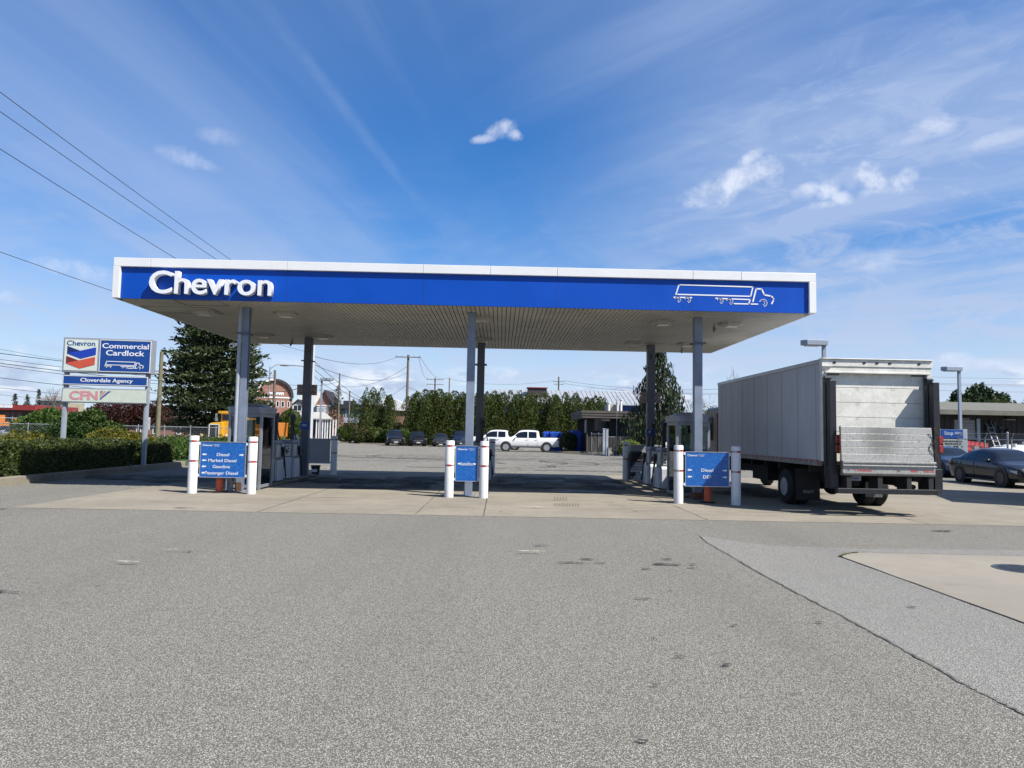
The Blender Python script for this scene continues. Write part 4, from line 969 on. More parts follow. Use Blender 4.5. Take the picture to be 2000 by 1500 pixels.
def car(name, label, cat, loc, rz, group, pm_, st, wx, wr, shield, rearw, sides, H, lamp=None, rimm=None, trim=None, plate=True):
    """st: stations (x, z sill, z shoulder, z top, half width sill, shoulder, top) from front to rear; surfaces are lofted through them"""
    t = thing(name, label, cat, loc, rz, group); rimm = rimm or M('alloy', (.50,.51,.53), .3, metal=.6, var=.05)
    st = sorted(st, key=lambda q: -q[0]); S = []
    for i in range(len(st)-1):
        p0, p1, p2, p3 = st[max(i-1,0)], st[i], st[i+1], st[min(i+2,len(st)-1)]
        n_ = max(2, int((p1[0]-p2[0])/.11))
        for k in range(n_):
            u = k/n_; q = []
            for a0, a1, a2, a3 in zip(p0, p1, p2, p3):
                cr = .5*((2*a1)+(a2-a0)*u+(2*a0-5*a1+4*a2-a3)*u*u+(3*a1-a0-3*a2+a3)*u**3); q.append(.5*cr+.5*(a1+(a2-a1)*u))
            q[0] = p1[0]+(p2[0]-p1[0])*u; S.append(q)
    S.append(list(st[-1]))
    def ring(q, o=0.0):
        x, zb, zs, zr, w0, w1, w2 = q; d = zr-zs
        half = [(0, zb), (w0-.05, zb), (w0, zb+.04), (w1-.01, zb+.30*(zs-zb)), (w1, zb+.62*(zs-zb)), (w1-.015, zs-.07), (w1-.05, zs),
                (w1-.05-(w1-.05-w2)*.38, zs+d*.42), (w1-.05-(w1-.05-w2)*.80, zs+d*.80), (w2-.03, zr-.02*min(1,d*3)), (w2*.6, zr+.012), (0, zr+.02)]
        return [(x, y, z) for y, z in half]
    RG = [ring(q) for q in S]; nr = 12; m = MB()
    for sg_ in (-1, 1):
        o_ = len(m.v); vs = [(x, sg_*y, z) for r_ in RG for x, y, z in r_]
        fs = []
        for i in range(len(RG)-1):
            for j in range(nr-1):
                f = (i*nr+j, i*nr+j+1, (i+1)*nr+j+1, (i+1)*nr+j); fs.append(f if sg_ < 0 else f[::-1])
        e0 = tuple(range(nr)); e1 = tuple(range((len(RG)-1)*nr, len(RG)*nr)); fs += [e0 if sg_ > 0 else e0[::-1], e1[::-1] if sg_ > 0 else e1]
        m.add(vs, fs)
    body = m.build('body', pm_, t, smooth=True)
    def glass_patch(nm, x0, x1, j0, j1, both, one=None):
        for sg_ in ((-1, 1) if one is None else (one,)):
            mm = MB() if not (both and sg_ > 0) else mm
            xs = [x0+(x1-x0)*k/8 for k in range(9)]; vs = []
            def smp(x, j):
                for i in range(len(S)-1):
                    if S[i][0] >= x >= S[i+1][0]:
                        u = (S[i][0]-x)/(S[i][0]-S[i+1][0]); return lerp(RG[i][j], RG[i+1][j], u)
                return Vector(RG[0][j])
            for x in xs:
                for j in range(j0, j1+1): p = smp(x, j); vs.append(Vector((p.x, p.y, p.z)))
            w_ = j1-j0+1; out = []
            for i in range(9):
                for j in range(w_):
                    a_ = vs[min(i+1,8)*w_+j]-vs[max(i-1,0)*w_+j]; b2 = vs[i*w_+min(j+1,w_-1)]-vs[i*w_+max(j-1,0)]; n_ = a_.cross(b2)
                    n_.normalize(); 
                    if n_.z < 0: n_ = -n_
                    q = vs[i*w_+j]+n_*.006; out.append((q.x, sg_*q.y, q.z))
            fs = [(i*w_+j, i*w_+j+1, (i+1)*w_+j+1, (i+1)*w_+j) for i in range(8) for j in range(w_-1)]
            mm.add(out, [f if sg_ < 0 else f[::-1] for f in fs])
            if not both or sg_ > 0: mm.build(nm, darkglass, t, smooth=True)
    glass_patch('windshield', shield[0], shield[1], 9, 11, True); glass_patch('rear_window', rearw[0], rearw[1], 9, 11, True)
    for x0, x1 in sides:
        for s_ in (-1, 1): glass_patch('side_window', x0, x1, 6, 8, False, s_)
    hw = max(q[5] for q in S)
    for ax in wx:
        for s_ in (-1, 1):
            m = MB(); m.cyl((ax,s_*(hw-.30),wr+.03), (ax,s_*(hw+.004),wr+.03), wr+.07, n=26); m.build('wheel_arch', black, t)
            m = MB(); ww = .235; m.lathe([(wr*.60, 0), (wr*.93, 0), (wr, .035), (wr, ww-.035), (wr*.93, ww), (wr*.66, ww), (wr*.60, ww-.03)], n=28)
            mm = Matrix.Rotation(R(90*(1 if s_ < 0 else -1)), 3, 'X'); off = Vector((ax, s_*(hw-.215), wr)); m.v = [tuple(mm @ Vector(v)+off) for v in m.v]
            wh = m.build('wheel', rubber, t, smooth=True)
            m = MB(); m.lathe([(wr*.67, ww-.004), (wr*.60, ww-.012), (wr*.55, ww-.05), (.001, ww-.05)], n=24)
            for k in range(5):
                a = 2*math.pi*k/5; m.hexa([(wr*.12*math.cos(a-.8), wr*.12*math.sin(a-.8), ww-.05), (wr*.12*math.cos(a+.8), wr*.12*math.sin(a+.8), ww-.05), (wr*.6*math.cos(a+.2), wr*.6*math.sin(a+.2), ww-.05), (wr*.6*math.cos(a-.2), wr*.6*math.sin(a-.2), ww-.05)],
                       [(wr*.12*math.cos(a-.8), wr*.12*math.sin(a-.8), ww-.004), (wr*.12*math.cos(a+.8), wr*.12*math.sin(a+.8), ww-.004), (wr*.6*math.cos(a+.17), wr*.6*math.sin(a+.17), ww-.002), (wr*.6*math.cos(a-.17), wr*.6*math.sin(a-.17), ww-.002)])
            m.v = [tuple(mm @ Vector(v)+off) for v in m.v]; m.build('rim', rimm, wh)
            m = MB(); m.v = []; m.cyl((0,0,ww-.047), (0,0,ww-.046), wr*.54, n=20); m.v = [tuple(mm @ Vector(v)+off) for v in m.v]; m.build('brake_gap', black, wh)
    f0 = st[0]; fx = f0[0]; fz = f0[2]; lampm = lamp or M('headlamp', (.45,.47,.5), .15, coat=.8); r0 = st[-1]
    for s_ in (-1, 1):
        q1, q2 = st[1], st[2]; m = MB(); y1, y2 = f0[5]*.55, q1[5]
        A = [(fx+.012, s_*y1, fz-.16), (q1[0]+.0, s_*(y2+.008), q1[2]-.16), (q1[0]-.26, s_*(q2[5]*.99+.012), q1[2]-.10)]
        B = [(fx+.0, s_*y1, fz-.04), (q1[0]-.02, s_*(y2+.004), q1[2]-.05), (q1[0]-.34, s_*(q2[5]*.99+.008), q1[2]-.03)]
        m.add(A+B+[(v[0]-.08, v[1]*.95, v[2]) for v in A+B], [(0,1,4,3),(1,2,5,4),(6,9,10,7),(7,10,11,8),(0,6,7,1),(1,7,8,2),(3,4,10,9),(4,5,11,10),(0,3,9,6),(2,8,11,5)])
        m.build('headlight', lampm, t)
        m = MB(); rx = r0[0]; m.box(rx-.015, rx+.20, min(s_*(r0[5]-.22), s_*(r0[5]+.05)), max(s_*(r0[5]-.22), s_*(r0[5]+.05)), r0[2]-.24, r0[2]-.04); m.build('tail_light', M('lamp_red', (.42,.03,.025), .2, coat=.6), t, bevel=.02)
        mx_ = shield[0]-.28; m = MB(); m.sphere((mx_, s_*(hw+.09), st[3][2]+.09), (.07,.11,.075), 10, 7); m.build('wing_mirror', pm_, t, smooth=True)
        for x0, x1 in sides:
            m = MB(); xh = x0-.0-(x0-x1)*.92+.02; m.box(xh-.08, xh+.08, min(s_*(hw-.02), s_*(hw+.012)), max(s_*(hw-.02), s_*(hw+.012)), st[4][2]-.19, st[4][2]-.16); m.build('door_handle', M('handle_dark', (.05,.05,.055), .4), t)
            m = MB(); m.box(x1-.055, x1-.047, min(s_*(hw-.05), s_*(hw+.0015)), max(s_*(hw-.05), s_*(hw+.0015)), st[4][1]+.14, st[4][2]-.03); m.build('door_gap', groove, t)
        m = MB(); m.box(wx[1]+wr+.09, wx[0]-wr-.09, min(s_*(hw-.06), s_*(hw-.005)), max(s_*(hw-.06), s_*(hw-.005)), st[4][1]-.01, st[4][1]+.06); m.build('side_sill', black, t)
    gw = f0[5]*.5; m = MB(); m.box(fx-.06, fx+.014, -gw, gw, fz-.24, fz-.03); gr = m.build('grille', black, t, bevel=.02)
    for k in range(3): m = MB(); m.box(fx+.014, fx+.022, -gw*.95, gw*.95, fz-.205+k*.06, fz-.19+k*.06); m.build('grille_bar', trim or M('chrome', (.6,.6,.62), .2, metal=.9), gr)
    if plate: m = MB(); m.box(fx-.02, fx+.035, -.22, .22, fz-.38, fz-.27); m.build('licence_plate', M('plate_white', (.62,.64,.66), .4), t)
    m = MB(); m.box(fx-.05, fx+.010, -gw*1.5, gw*1.5, f0[1]+.0, f0[1]+.10); m.build('lower_intake', black, t, bevel=.01)
    m = MB(); m.box(rx-.03, rx+.10, -r0[5]*.9, r0[5]*.9, r0[1], r0[1]+.16); m.build('rear_bumper', black if trim is None else trim, t, bevel=.02)
    return t
PICK = [(2.92,.50,.98,1.02,.80,.86,.70),(2.84,.44,1.13,1.17,.90,.97,.78),(2.3,.40,1.19,1.24,.93,1.0,.80),(1.42,.40,1.22,1.30,.93,1.0,.80),(.70,.40,1.24,1.86,.93,1.0,.72),(.1,.40,1.24,1.95,.93,1.0,.74),(-.75,.40,1.24,1.92,.93,1.0,.74),(-1.02,.40,1.25,1.84,.93,1.0,.74),(-1.10,.40,1.25,1.30,.93,1.0,.86),(-2.0,.42,1.27,1.29,.93,1.0,.93),(-2.88,.50,1.28,1.29,.92,.99,.93)]
SUVS = [(2.32,.36,.74,.77,.68,.75,.55),(2.24,.28,.88,.92,.80,.87,.62),(1.8,.26,.98,1.04,.86,.93,.68),(1.12,.26,1.04,1.13,.88,.94,.70),(.40,.26,1.06,1.60,.88,.94,.66),(-.4,.26,1.07,1.70,.88,.94,.68),(-1.5,.26,1.09,1.66,.88,.94,.67),(-1.85,.28,1.10,1.52,.88,.93,.66),(-2.22,.30,1.08,1.14,.86,.91,.66),(-2.34,.38,1.0,1.04,.78,.84,.62)]
SEDN = [(2.32,.32,.56,.59,.62,.70,.50),(2.22,.22,.68,.72,.76,.83,.6),(1.8,.20,.78,.84,.83,.89,.65),(1.15,.20,.86,.94,.85,.91,.68),(.35,.20,.89,1.33,.85,.91,.58),(-.35,.20,.91,1.40,.85,.91,.59),(-1.0,.20,.94,1.33,.85,.91,.58),(-1.75,.22,.98,1.08,.85,.90,.62),(-2.15,.24,.97,1.0,.80,.87,.66),(-2.32,.36,.88,.90,.72,.80,.62)]
def suv_car(name, label, loc, rz, group, pm_, lamp=None): return car(name, label, 'car', loc, rz, group, pm_, SUVS, (1.40,-1.42), .36, (1.02,.50), (-2.14,-1.78), ((.72,-.32),(-.42,-1.25),(-1.35,-1.72)), 1.7, lamp=lamp)
def sedan_car(name, label, loc, rz, group, pm_, lamp=None, rimm=None): return car(name, label, 'car', loc, rz, group, pm_, SEDN, (1.38,-1.34), .335, (1.06,.42), (-1.68,-1.08), ((.66,-.28),(-.36,-1.18),(-1.24,-1.5)), 1.4, lamp=lamp, rimm=rimm)
pw_white = paint('pickup_white', (.80,.80,.80), .3, .5)
def pickup(loc, rz, label, group):
    chrome = M('chrome', (.6,.6,.62), .2, metal=.9)
    t = car('pickup_truck', label, 'pickup truck', loc, rz, group, pw_white, PICK, (1.92,-1.72), .415, (1.32,.80), (-1.085,-1.03), ((1.05,.0),(-.10,-.82)), 1.96, trim=chrome, plate=False)
    m = MB(); m.box(-2.8, -1.15, -.80, .80, 1.30, 1.325); m.build('bed_cover', black, t)
    m = MB(); m.box(2.86, 3.0, -.95, .95, .46, .68); m.build('front_bumper', chrome, t, bevel=.03)
    return t
pA = G(1029, 884); pY = 65.0
pickup((at(1029, 880, pY).x, pY, 0), math.pi, 'white crew cab pickup truck parked side on in the middle of the lot', 'white pickups on the far lot')
pickup((at(972, 866, 71.5).x, 71.5, 0), R(176), 'white pickup truck parked behind the nearer white crew cab, partly hidden', 'white pickups on the far lot')
blk = paint('car_black', (.008,.008,.009), .22, .8); blu = paint('car_midnight', (.010,.014,.035), .22, .8)
def suv(loc, rz, label, pm_, s=1.0, lamp=None):
    t = suv_car('parked_suv', label, loc, rz, 'dark cars parked before the cedar hedge', pm_, lamp); t.scale = (s, s, s); return t
p = at(771, 860, 82); suv((p.x, p.y, 0), R(-78), 'large black SUV at the left end of the row of dark parked cars', blk, 1.04)
p = at(815, 860, 82); suv((p.x, p.y, 0), R(-80), 'black SUV parked second from the left before the cedars', blk, 1.0)
p = at(861.5, 860, 82); sedan_car('parked_car', 'small dark car with bright headlights parked third from the left before the cedars', (p.x, p.y, 0), R(-86), 'dark cars parked before the cedar hedge', paint('car_graphite', (.03,.035,.04), .25, .7), lamp=M('bright_lamp', (.85,.87,.9), .1, coat=1)).scale = (.96, .98, 1.06)
p = at(900, 860, 80); suv((p.x, p.y, 0), R(-84), 'dark blue SUV parked behind the middle canopy column', blu, 1.06)
# black sedan at the right edge
wr1 = G(1874, 942); wr2 = G(1957, 952)
hd = Vector((wr2.x-wr1.x, wr2.y-wr1.y)); ang = math.atan2(hd.y, hd.x)
mid = Vector(((wr1.x+wr2.x)/2, (wr1.y+wr2.y)/2)); nrm = Vector((-math.sin(ang), math.cos(ang)))
if nrm.x < 0: nrm = -nrm
cpos = mid+nrm*.88
sed = paint('sedan_black', (.010,.010,.014), .18, .9)
def sedan(loc, rz, label, pm_): return sedan_car('parked_sedan', label, loc, rz, None, pm_, rimm=M('dark_alloy', (.06,.06,.065), .4, metal=.5))
sedan((cpos.x, cpos.y, 0), ang, 'shiny black sedan parked at the right edge behind the box truck', sed)
p = at(1846, 905, 34); sedan((p.x, p.y, 0), R(-96), 'dark blue car between the truck lift gate and the black sedan', paint('sedan_blue', (.02,.035,.09), .2, .8))
# ================================================================== PYLON SIGN
SY = 25.9
s0 = at(126, 720, SY); s1 = at(285, 720, SY*1.0)
t = thing('pylon_sign', 'tall two-post roadside sign with three stacked panels standing in the hedge', 'sign', (s0.x, SY, 0), R(5))
SW = (s1.x-s0.x)/math.cos(R(5)); zz = lambda px, py: at(px, py, SY).z
g_frame = M('sign_frame', (.36,.38,.42), .4, metal=.3, var=.05)
m = MB()
posts = M('sign_post', (.34,.38,.43), .45, var=.05)
zt_, zb_ = zz(130, 659), zz(128, 727)
for x0 in (-.06, SW-.17):
    m = MB(); m.box(x0+.03, x0+.16, .06, .20, .1, zb_ if x0 < 0 else zt_-.02); m.box(x0+.06, x0+.13, .05, .059, .1, zb_-.02); m.build('post', posts, t, bevel=.01)
m = MB(); m.box(-.06, SW+.10, -.06, .30, zb_, zt_); cb = m.build('upper_cabinet', g_frame, t, bevel=.015)
cream = M('cream_face', (.66,.72,.66), .35, var=.03, scale=2); agb = M('agency_blue', (.004,.055,.27), .35, var=.04)
W1 = SW*.385
def face(x0, x1, z0, z1, mat, par, nm='panel'):
    m = MB(); m.box(x0, x1, -.075, -.061, z0, z1); return m.build(nm, mat, par)
H1 = zt_-zb_
lf = face(.0, W1, zb_+.07, zt_-.07, cream, cb, 'logo_panel'); rf = face(W1+.10, SW+.03, zb_+.07, zt_-.07, agb, cb, 'blue_panel')
m = MB(); e = .02
for a, c_, f0, f1 in ((W1+.10-e, SW+.03+e, zb_+.05, zb_+.07), (W1+.10-e, SW+.03+e, zt_-.07, zt_-.05), (W1+.10-e, W1+.10, zb_+.07, zt_-.07), (SW+.03, SW+.03+e, zb_+.07, zt_-.07)): m.box(a, c_, -.085, -.061, f0, f1)
m.build('panel_trim', trim_white, cb)
text('logo_lettering', 'Chevron', W1*.86, H1*.145, (W1*.49, -.079, zt_-.07-H1*.105), M('logo_ink', (.01,.08,.24), .4, var=0), cb, depth=.006, bold=.016)
# chevron mark: two folded bands
lx = lambda px: .02+(px-200)/(745-200)*(W1-.02); lz = lambda py: zt_-.07-(py-205)/(800-205)*(H1-.14)
def poly(name, pts, mat, y):
    m = MB(); m.prism([(lx(a), lz(c_)) for a, c_ in pts], 'y', y-.004, y); return m.build(name, mat, cb)
cbl = M('mark_blue', (.008,.045,.42), .35, var=.05); cbd = M('mark_blue_fold', (.006,.02,.13), .35, var=.05); crd = M('mark_red', (.60,.085,.04), .35, var=.05); crf = M('mark_red_fold', (.17,.02,.012), .35, var=.05)
poly('blue_chevron', [(235,335),(470,425),(470,575),(235,480)], cbd, -.077); poly('blue_chevron', [(235,478),(480,412),(722,345),(722,490),(470,572),(395,540)], cbl, -.082)
poly('red_chevron', [(225,525),(462,615),(462,758),(225,665)], crf, -.077); poly('red_chevron', [(222,665),(470,598),(712,530),(712,680),(462,760),(385,730)], crd, -.082)
bx0, bx1 = W1+.10, SW+.03; bw = bx1-bx0; bc = (bx0+bx1)/2
text('blue_lettering', 'Commercial', bw*.93, H1*.145, (bc, -.079, zt_-.07-H1*.155), text_w, cb, depth=.006, bold=.014)
text('blue_lettering', 'Cardlock', bw*.77, H1*.155, (bc, -.079, zt_-.07-H1*.355), text_w, cb, depth=.006, bold=.014)
m = MB(); lorry(m, bx0+bw*.10, bx0+bw*.88, zb_+H1*.13, zb_+H1*.35, -.082, -.0755, .024); m.build('lorry_emblem', text_w, cb)
def panel_row(zlo, zhi, name, back, mat, x0=-.03):
    m = MB(); m.box(x0, SW-.02, -.04, .055, zlo, zhi); c_ = m.build(name, g_frame, t, bevel=.012)
    m = MB(); m.box(x0+.04, SW-.04, -.052, -.041, zlo+.04, zhi-.04); m.build('panel', mat, c_); return c_
za1, za0 = zz(128, 732), zz(128, 751.5); c_ = panel_row(za0, za1, 'agency_cabinet', None, agb)
text('agency_lettering', 'Cloverdale Agency', SW*.615, (za1-za0)*.50, (SW*.51, -.056, (za0+za1)/2-.01), text_w, c_, depth=.006, bold=.012)
m = MB(); e = .018
for a, b2, f0, f1 in ((.01-e, SW-.04+e, za0+.04-e, za0+.04), (.01-e, SW-.04+e, za1-.04, za1-.04+e), (.01-e, .01, za0+.04, za1-.04), (SW-.04, SW-.04+e, za0+.04, za1-.04)): m.box(a, b2, -.06, -.041, f0, f1)
m.build('panel_trim', trim_white, c_)
zc1, zc0 = zz(128, 757), zz(128, 786); c_ = panel_row(zc0, zc1, 'network_cabinet', None, M('cream_face2', (.60,.66,.56), .35, var=.04))
pink = M('faded_red', (.62,.28,.29), .45, var=.04); fb_ = M('faded_blue', (.07,.12,.28), .45)
text('network_lettering', 'CFN', SW*.335, (zc1-zc0)*.62, (SW*.25, -.056, (zc0+zc1)/2), pink, c_, depth=.006, bold=.04)
def para(pts, mat):
    m = MB(); H2 = zc1-zc0; m.prism([(SW*a, zc0+H2*b3) for a, b3 in pts], 'y', -.058, -.0525); m.build('network_mark', mat, c_)
para([(.445,.82),(.475,.82),(.445,.62)], fb_); para([(.487,.82),(.52,.82),(.443,.38),(.443,.57)], pink); para([(.535,.82),(.57,.82),(.443,.19),(.443,.33)], fb_)
# ================================================================== VEGETATION
lf_hedge = leaf_mat('hedge_leaf', (.028,.045,.012), (.075,.10,.022), (.13,.15,.03))
lf_dark = leaf_mat('pine_leaf', (.014,.026,.010), (.045,.062,.026), (.07,.085,.04), .15)
lf_pine = leaf_mat('big_pine_leaf', (.024,.042,.014), (.080,.105,.038), (.10,.12,.055), .2)
lf_cedar = leaf_mat('cedar_leaf', (.032,.058,.012), (.095,.125,.022), (.15,.15,.03), .25)
lf_green = leaf_mat('bright_leaf', (.035,.075,.012), (.085,.16,.022), (.14,.20,.04), .35)
lf_yellow = leaf_mat('golden_leaf', (.08,.09,.012), (.26,.225,.02), (.05,.09,.015), .3)
lf_red = leaf_mat('plum_leaf', (.035,.012,.012), (.10,.028,.02), (.05,.05,.02), .3)
lf_spruce = leaf_mat('spruce_leaf', (.012,.024,.010), (.04,.06,.024), (.07,.095,.03), .15)
lf_topiary = leaf_mat('topiary_leaf', (.03,.065,.01), (.09,.15,.02), (.14,.19,.04), .3)
lf_hedge2 = leaf_mat('tree_leaf', (.022,.05,.010), (.065,.12,.02), (.11,.16,.035), .3)
lf_mix = leaf_mat('mixed_leaf', (.03,.045,.012), (.10,.075,.02), (.05,.09,.02), .3)
def nrng(s): return np.random.default_rng(s)
def unit(rng, n):
    v = rng.normal(size=(n, 3)); return v/np.linalg.norm(v, axis=1, keepdims=True)
def blob_pts(rng, lobes, n, shell=.35):
    """points through the outer part of several ellipsoids (c, r)"""
    vol = np.array([r[0]*r[1]+r[1]*r[2]+r[0]*r[2] for c, r in lobes]); cnt = (n*vol/vol.sum()).astype(int)
    P, T = [], []
    for (c, r), k in zip(lobes, cnt):
        u = unit(rng, k); rad = 1-shell*rng.random(k)**1.6
        # clump the leaves into tufts
        h = np.sin(u[:,0]*7+c[0]*3)*np.sin(u[:,1]*6+c[1])*np.sin(u[:,2]*7+c[2]*2); rad = rad*(1+.12*h)
        P.append(np.array(c)+u*rad[:,None]*np.array(r)); T.append(u+rng.normal(size=(k,3))*.8)
    P = np.concatenate(P); T = np.concatenate(T); k = P[:,2] > .03; return P[k], T[k]
def bush(name, label, cat, loc, lobes, n, leaf, mat, seed, group=None, trunk=None, core=True, shell=.35):
    t = thing(name, label, cat, loc, 0, group); rng = nrng(seed)
    P, T = blob_pts(rng, lobes, n, shell)
    cards('foliage', P, T, leaf*(.7+.6*rng.random(len(P))), leaf*.45, mat, t, rng)
    m = MB()
    if trunk:
        for a, b_, r0, r1 in trunk: m.tube([a, lerp(a, b_, .5)+Vector((rng.normal()*.04, rng.normal()*.04, 0)), b_], r0, 7, r1=r1)
    else: m.tube([(0,0,0),(0.02,0,.4*max(l[0][2] for l in lobes)+.1)], .05, 6)
    m.build('trunk', bark, t, smooth=True)
    if core:
        m = MB()
        for c, r in lobes: m.sphere(c, [x*(.66) for x in r], 10, 7)
        m.build('inner_growth', mat, t, smooth=True)
    return t
def hedge(name, label, x0, x1, y0, y1, h, n, mat, seed, group, leaf=.045, wav=.05, z0=.15):
    t = thing(name, label, 'hedge', ((x0+x1)/2, (y0+y1)/2, z0), 0, group); rng = nrng(seed)
    a, b_ = (x1-x0)/2, (y1-y0)/2; A = [2*b_*h, 2*b_*h, 2*a*h, 2*a*h, 4*a*b_]; cnt = (np.array(A)/sum(A)*n).astype(int)
    P, T = [], []
    for f, k in enumerate(cnt):
        u, v, d = rng.random(k)*2-1, rng.random(k)*2-1, -abs(rng.normal(size=k))*.07+.02
        if f < 2: s = 1 if f else -1; p = np.stack([s*(a+d), u*b_, (v+1)/2*h], 1); nn = np.array([s, 0, 0])
        elif f < 4: s = 1 if f == 3 else -1; p = np.stack([u*a, s*(b_+d), (v+1)/2*h], 1); nn = np.array([0, s, 0])
        else: p = np.stack([u*a, v*b_, h+d], 1); nn = np.array([0, 0, 1])
        bump = wav*(np.sin(p[:,1]*2.1+seed)+np.sin(p[:,1]*5.3)*.5+np.sin(p[:,2]*4+p[:,0]*3)*.4); p[:,2] += bump*(p[:,2]/h); p[:,0] += bump*.6*np.sign(p[:,0])
        P.append(p); T.append(nn*.8+rng.normal(size=(k,3))*.7)
    P = np.concatenate(P); T = np.concatenate(T)
    cards('foliage', P, T, leaf*(.6+.8*rng.random(len(P))), leaf*.5, mat, t, rng)
    m = MB(); m.box(-a+.09, a-.09, -b_+.09, b_-.09, 0, h-.1); m.build('inner_growth', mat, t)
    m = MB(); k = 0; y = -b_+.3
    while y < b_-.1: m.tube([(0, y, -.1), (.03, y+.02, .3)], .025, 5); y += .8
    m.build('stem', bark, t)
    return t
GH = 'clipped hedge along the left kerb'
hedge('clipped_hedge', 'long dark clipped hedge block left of the tall sign right post', -14.15, -12.99, 19.1, 25.4, .96, 15000, lf_hedge, 1, GH)
hedge('clipped_hedge', 'short clipped hedge block right of the tall sign right post', -14.2, -12.99, 26.75, 28.9, .84, 7500, lf_hedge, 2, GH)
bush('leafy_shrub', 'sunlit broad-leaved shrub at the left edge before the clipped hedge', 'shrub', (-13.65, 17.3, .15), [((0,0,.5),(.62,1.5,.55)),((.15,-1.4,.45),(.55,1.0,.5)),((-.3,1.2,.6),(.5,.9,.5))], 5200, .075, lf_green, 3)
bush('leafy_shrub', 'sunlit green shrub behind the left end of the clipped hedge', 'shrub', (-15.6, 20.6, .1), [((0,0,.5),(1.0,2.2,.55)),((-.5,2.0,.5),(.9,1.2,.5))], 4200, .07, lf_green, 4)
bush('golden_shrub', 'bright yellow low shrub left of the tall sign left post', 'shrub', (-17.2, 26.6, .05), [((0,0,.75),(1.6,1.0,.55)),((1.2,.3,.7),(.8,.8,.45)),((-1.5,0,.55),(.9,.8,.4))], 5200, .07, lf_yellow, 5)
bush('golden_shrub', 'bright yellow low shrub between the two posts of the tall sign', 'shrub', (-15.8, 29.5, .05), [((0,0,.9),(1.0,.8,.6)),((.9,.2,.8),(.8,.7,.5))], 3600, .07, lf_yellow, 6)
for i, (px, Y, w_, h_, m_, lab) in enumerate(((318,34,1.4,1.15,lf_green,'low green shrub behind the gap in the clipped hedge'),(352,36,1.5,1.25,lf_green,'green shrub beyond the right end of the clipped hedge'),
        (400,38,1.9,1.25,lf_hedge,'green shrub in front of the yellow dump truck'),(440,37,1.5,1.2,lf_green,'green shrub seen between the first bollard and the left column'),(505,40,2.0,1.2,lf_hedge,'green shrub seen through the left kiosk glass'),(545,44,1.6,1.15,lf_yellow,'yellow-green shrub behind the left pumps'),(588,46,1.8,1.1,lf_green,'green shrub behind the left back column'),
        (258,33,1.2,1.1,lf_yellow,'yellow-green shrub under the network panel of the tall sign'))):
    p = at(px, 850, Y); bush('garden_shrub', lab, 'shrub', (p.x, Y, 0), [((0,0,h_*.5),(w_*.6,w_*.45,h_*.52)),((w_*.35,0,h_*.42),(w_*.4,w_*.4,h_*.45)),((-w_*.35,.1,h_*.45),(w_*.4,w_*.4,h_*.47))], 2000, .075, m_, 20+i)
# broadleaf trees behind the pylon
p = at(165, 850, 37); bush('leafy_tree', 'bushy green tree behind the tall two-post sign', 'tree', (p.x, 37, 0), [((0,0,1.35),(1.1,1.0,.95)),((-1.1,.2,1.1),(.9,.9,.7)),((1.1,.3,1.1),(.8,.8,.75)),((.4,0,2.0),(.6,.6,.45)),((-.7,0,1.8),(.5,.6,.4))], 6500, .10, lf_hedge2, 40, trunk=[((0,0,0),(0,0,1.4),.09,.05),((0,0,.5),(.9,.1,1.5),.05,.02),((0,0,.5),(-.8,0,1.5),.05,.02)])
p = at(95, 840, 52); bush('leafy_tree', 'low green tree left of the tall sign, behind the wire fence', 'tree', (p.x, 52, 0), [((0,0,1.7),(1.6,1.2,1.1)),((-1.4,0,1.4),(1.2,1,.8)),((1.4,.2,1.6),(1.2,1,.95))], 6500, .12, lf_green, 41, trunk=[((0,0,0),(0,0,1.4),.1,.05)])
p = at(243, 840, 50); bush('plum_tree', 'dark red-leaved plum tree below the network panel', 'tree', (p.x, 50, 0), [((0,0,2.6),(2.2,1.6,.95)),((-1.5,0,2.4),(1.3,1.2,.7)),((1.6,.2,2.5),(1.5,1.2,.85)),((0,0,1.9),(1.6,1.2,.6))], 7500, .11, lf_red, 42, core=False, shell=.8, trunk=[((0,0,0),(0,0,1.7),.11,.07),((0,0,1.0),(1.1,.1,2.4),.06,.02),((0,0,1.0),(-1.0,0,2.4),.06,.02),((0,0,1.1),(.3,.1,2.7),.06,.02)])
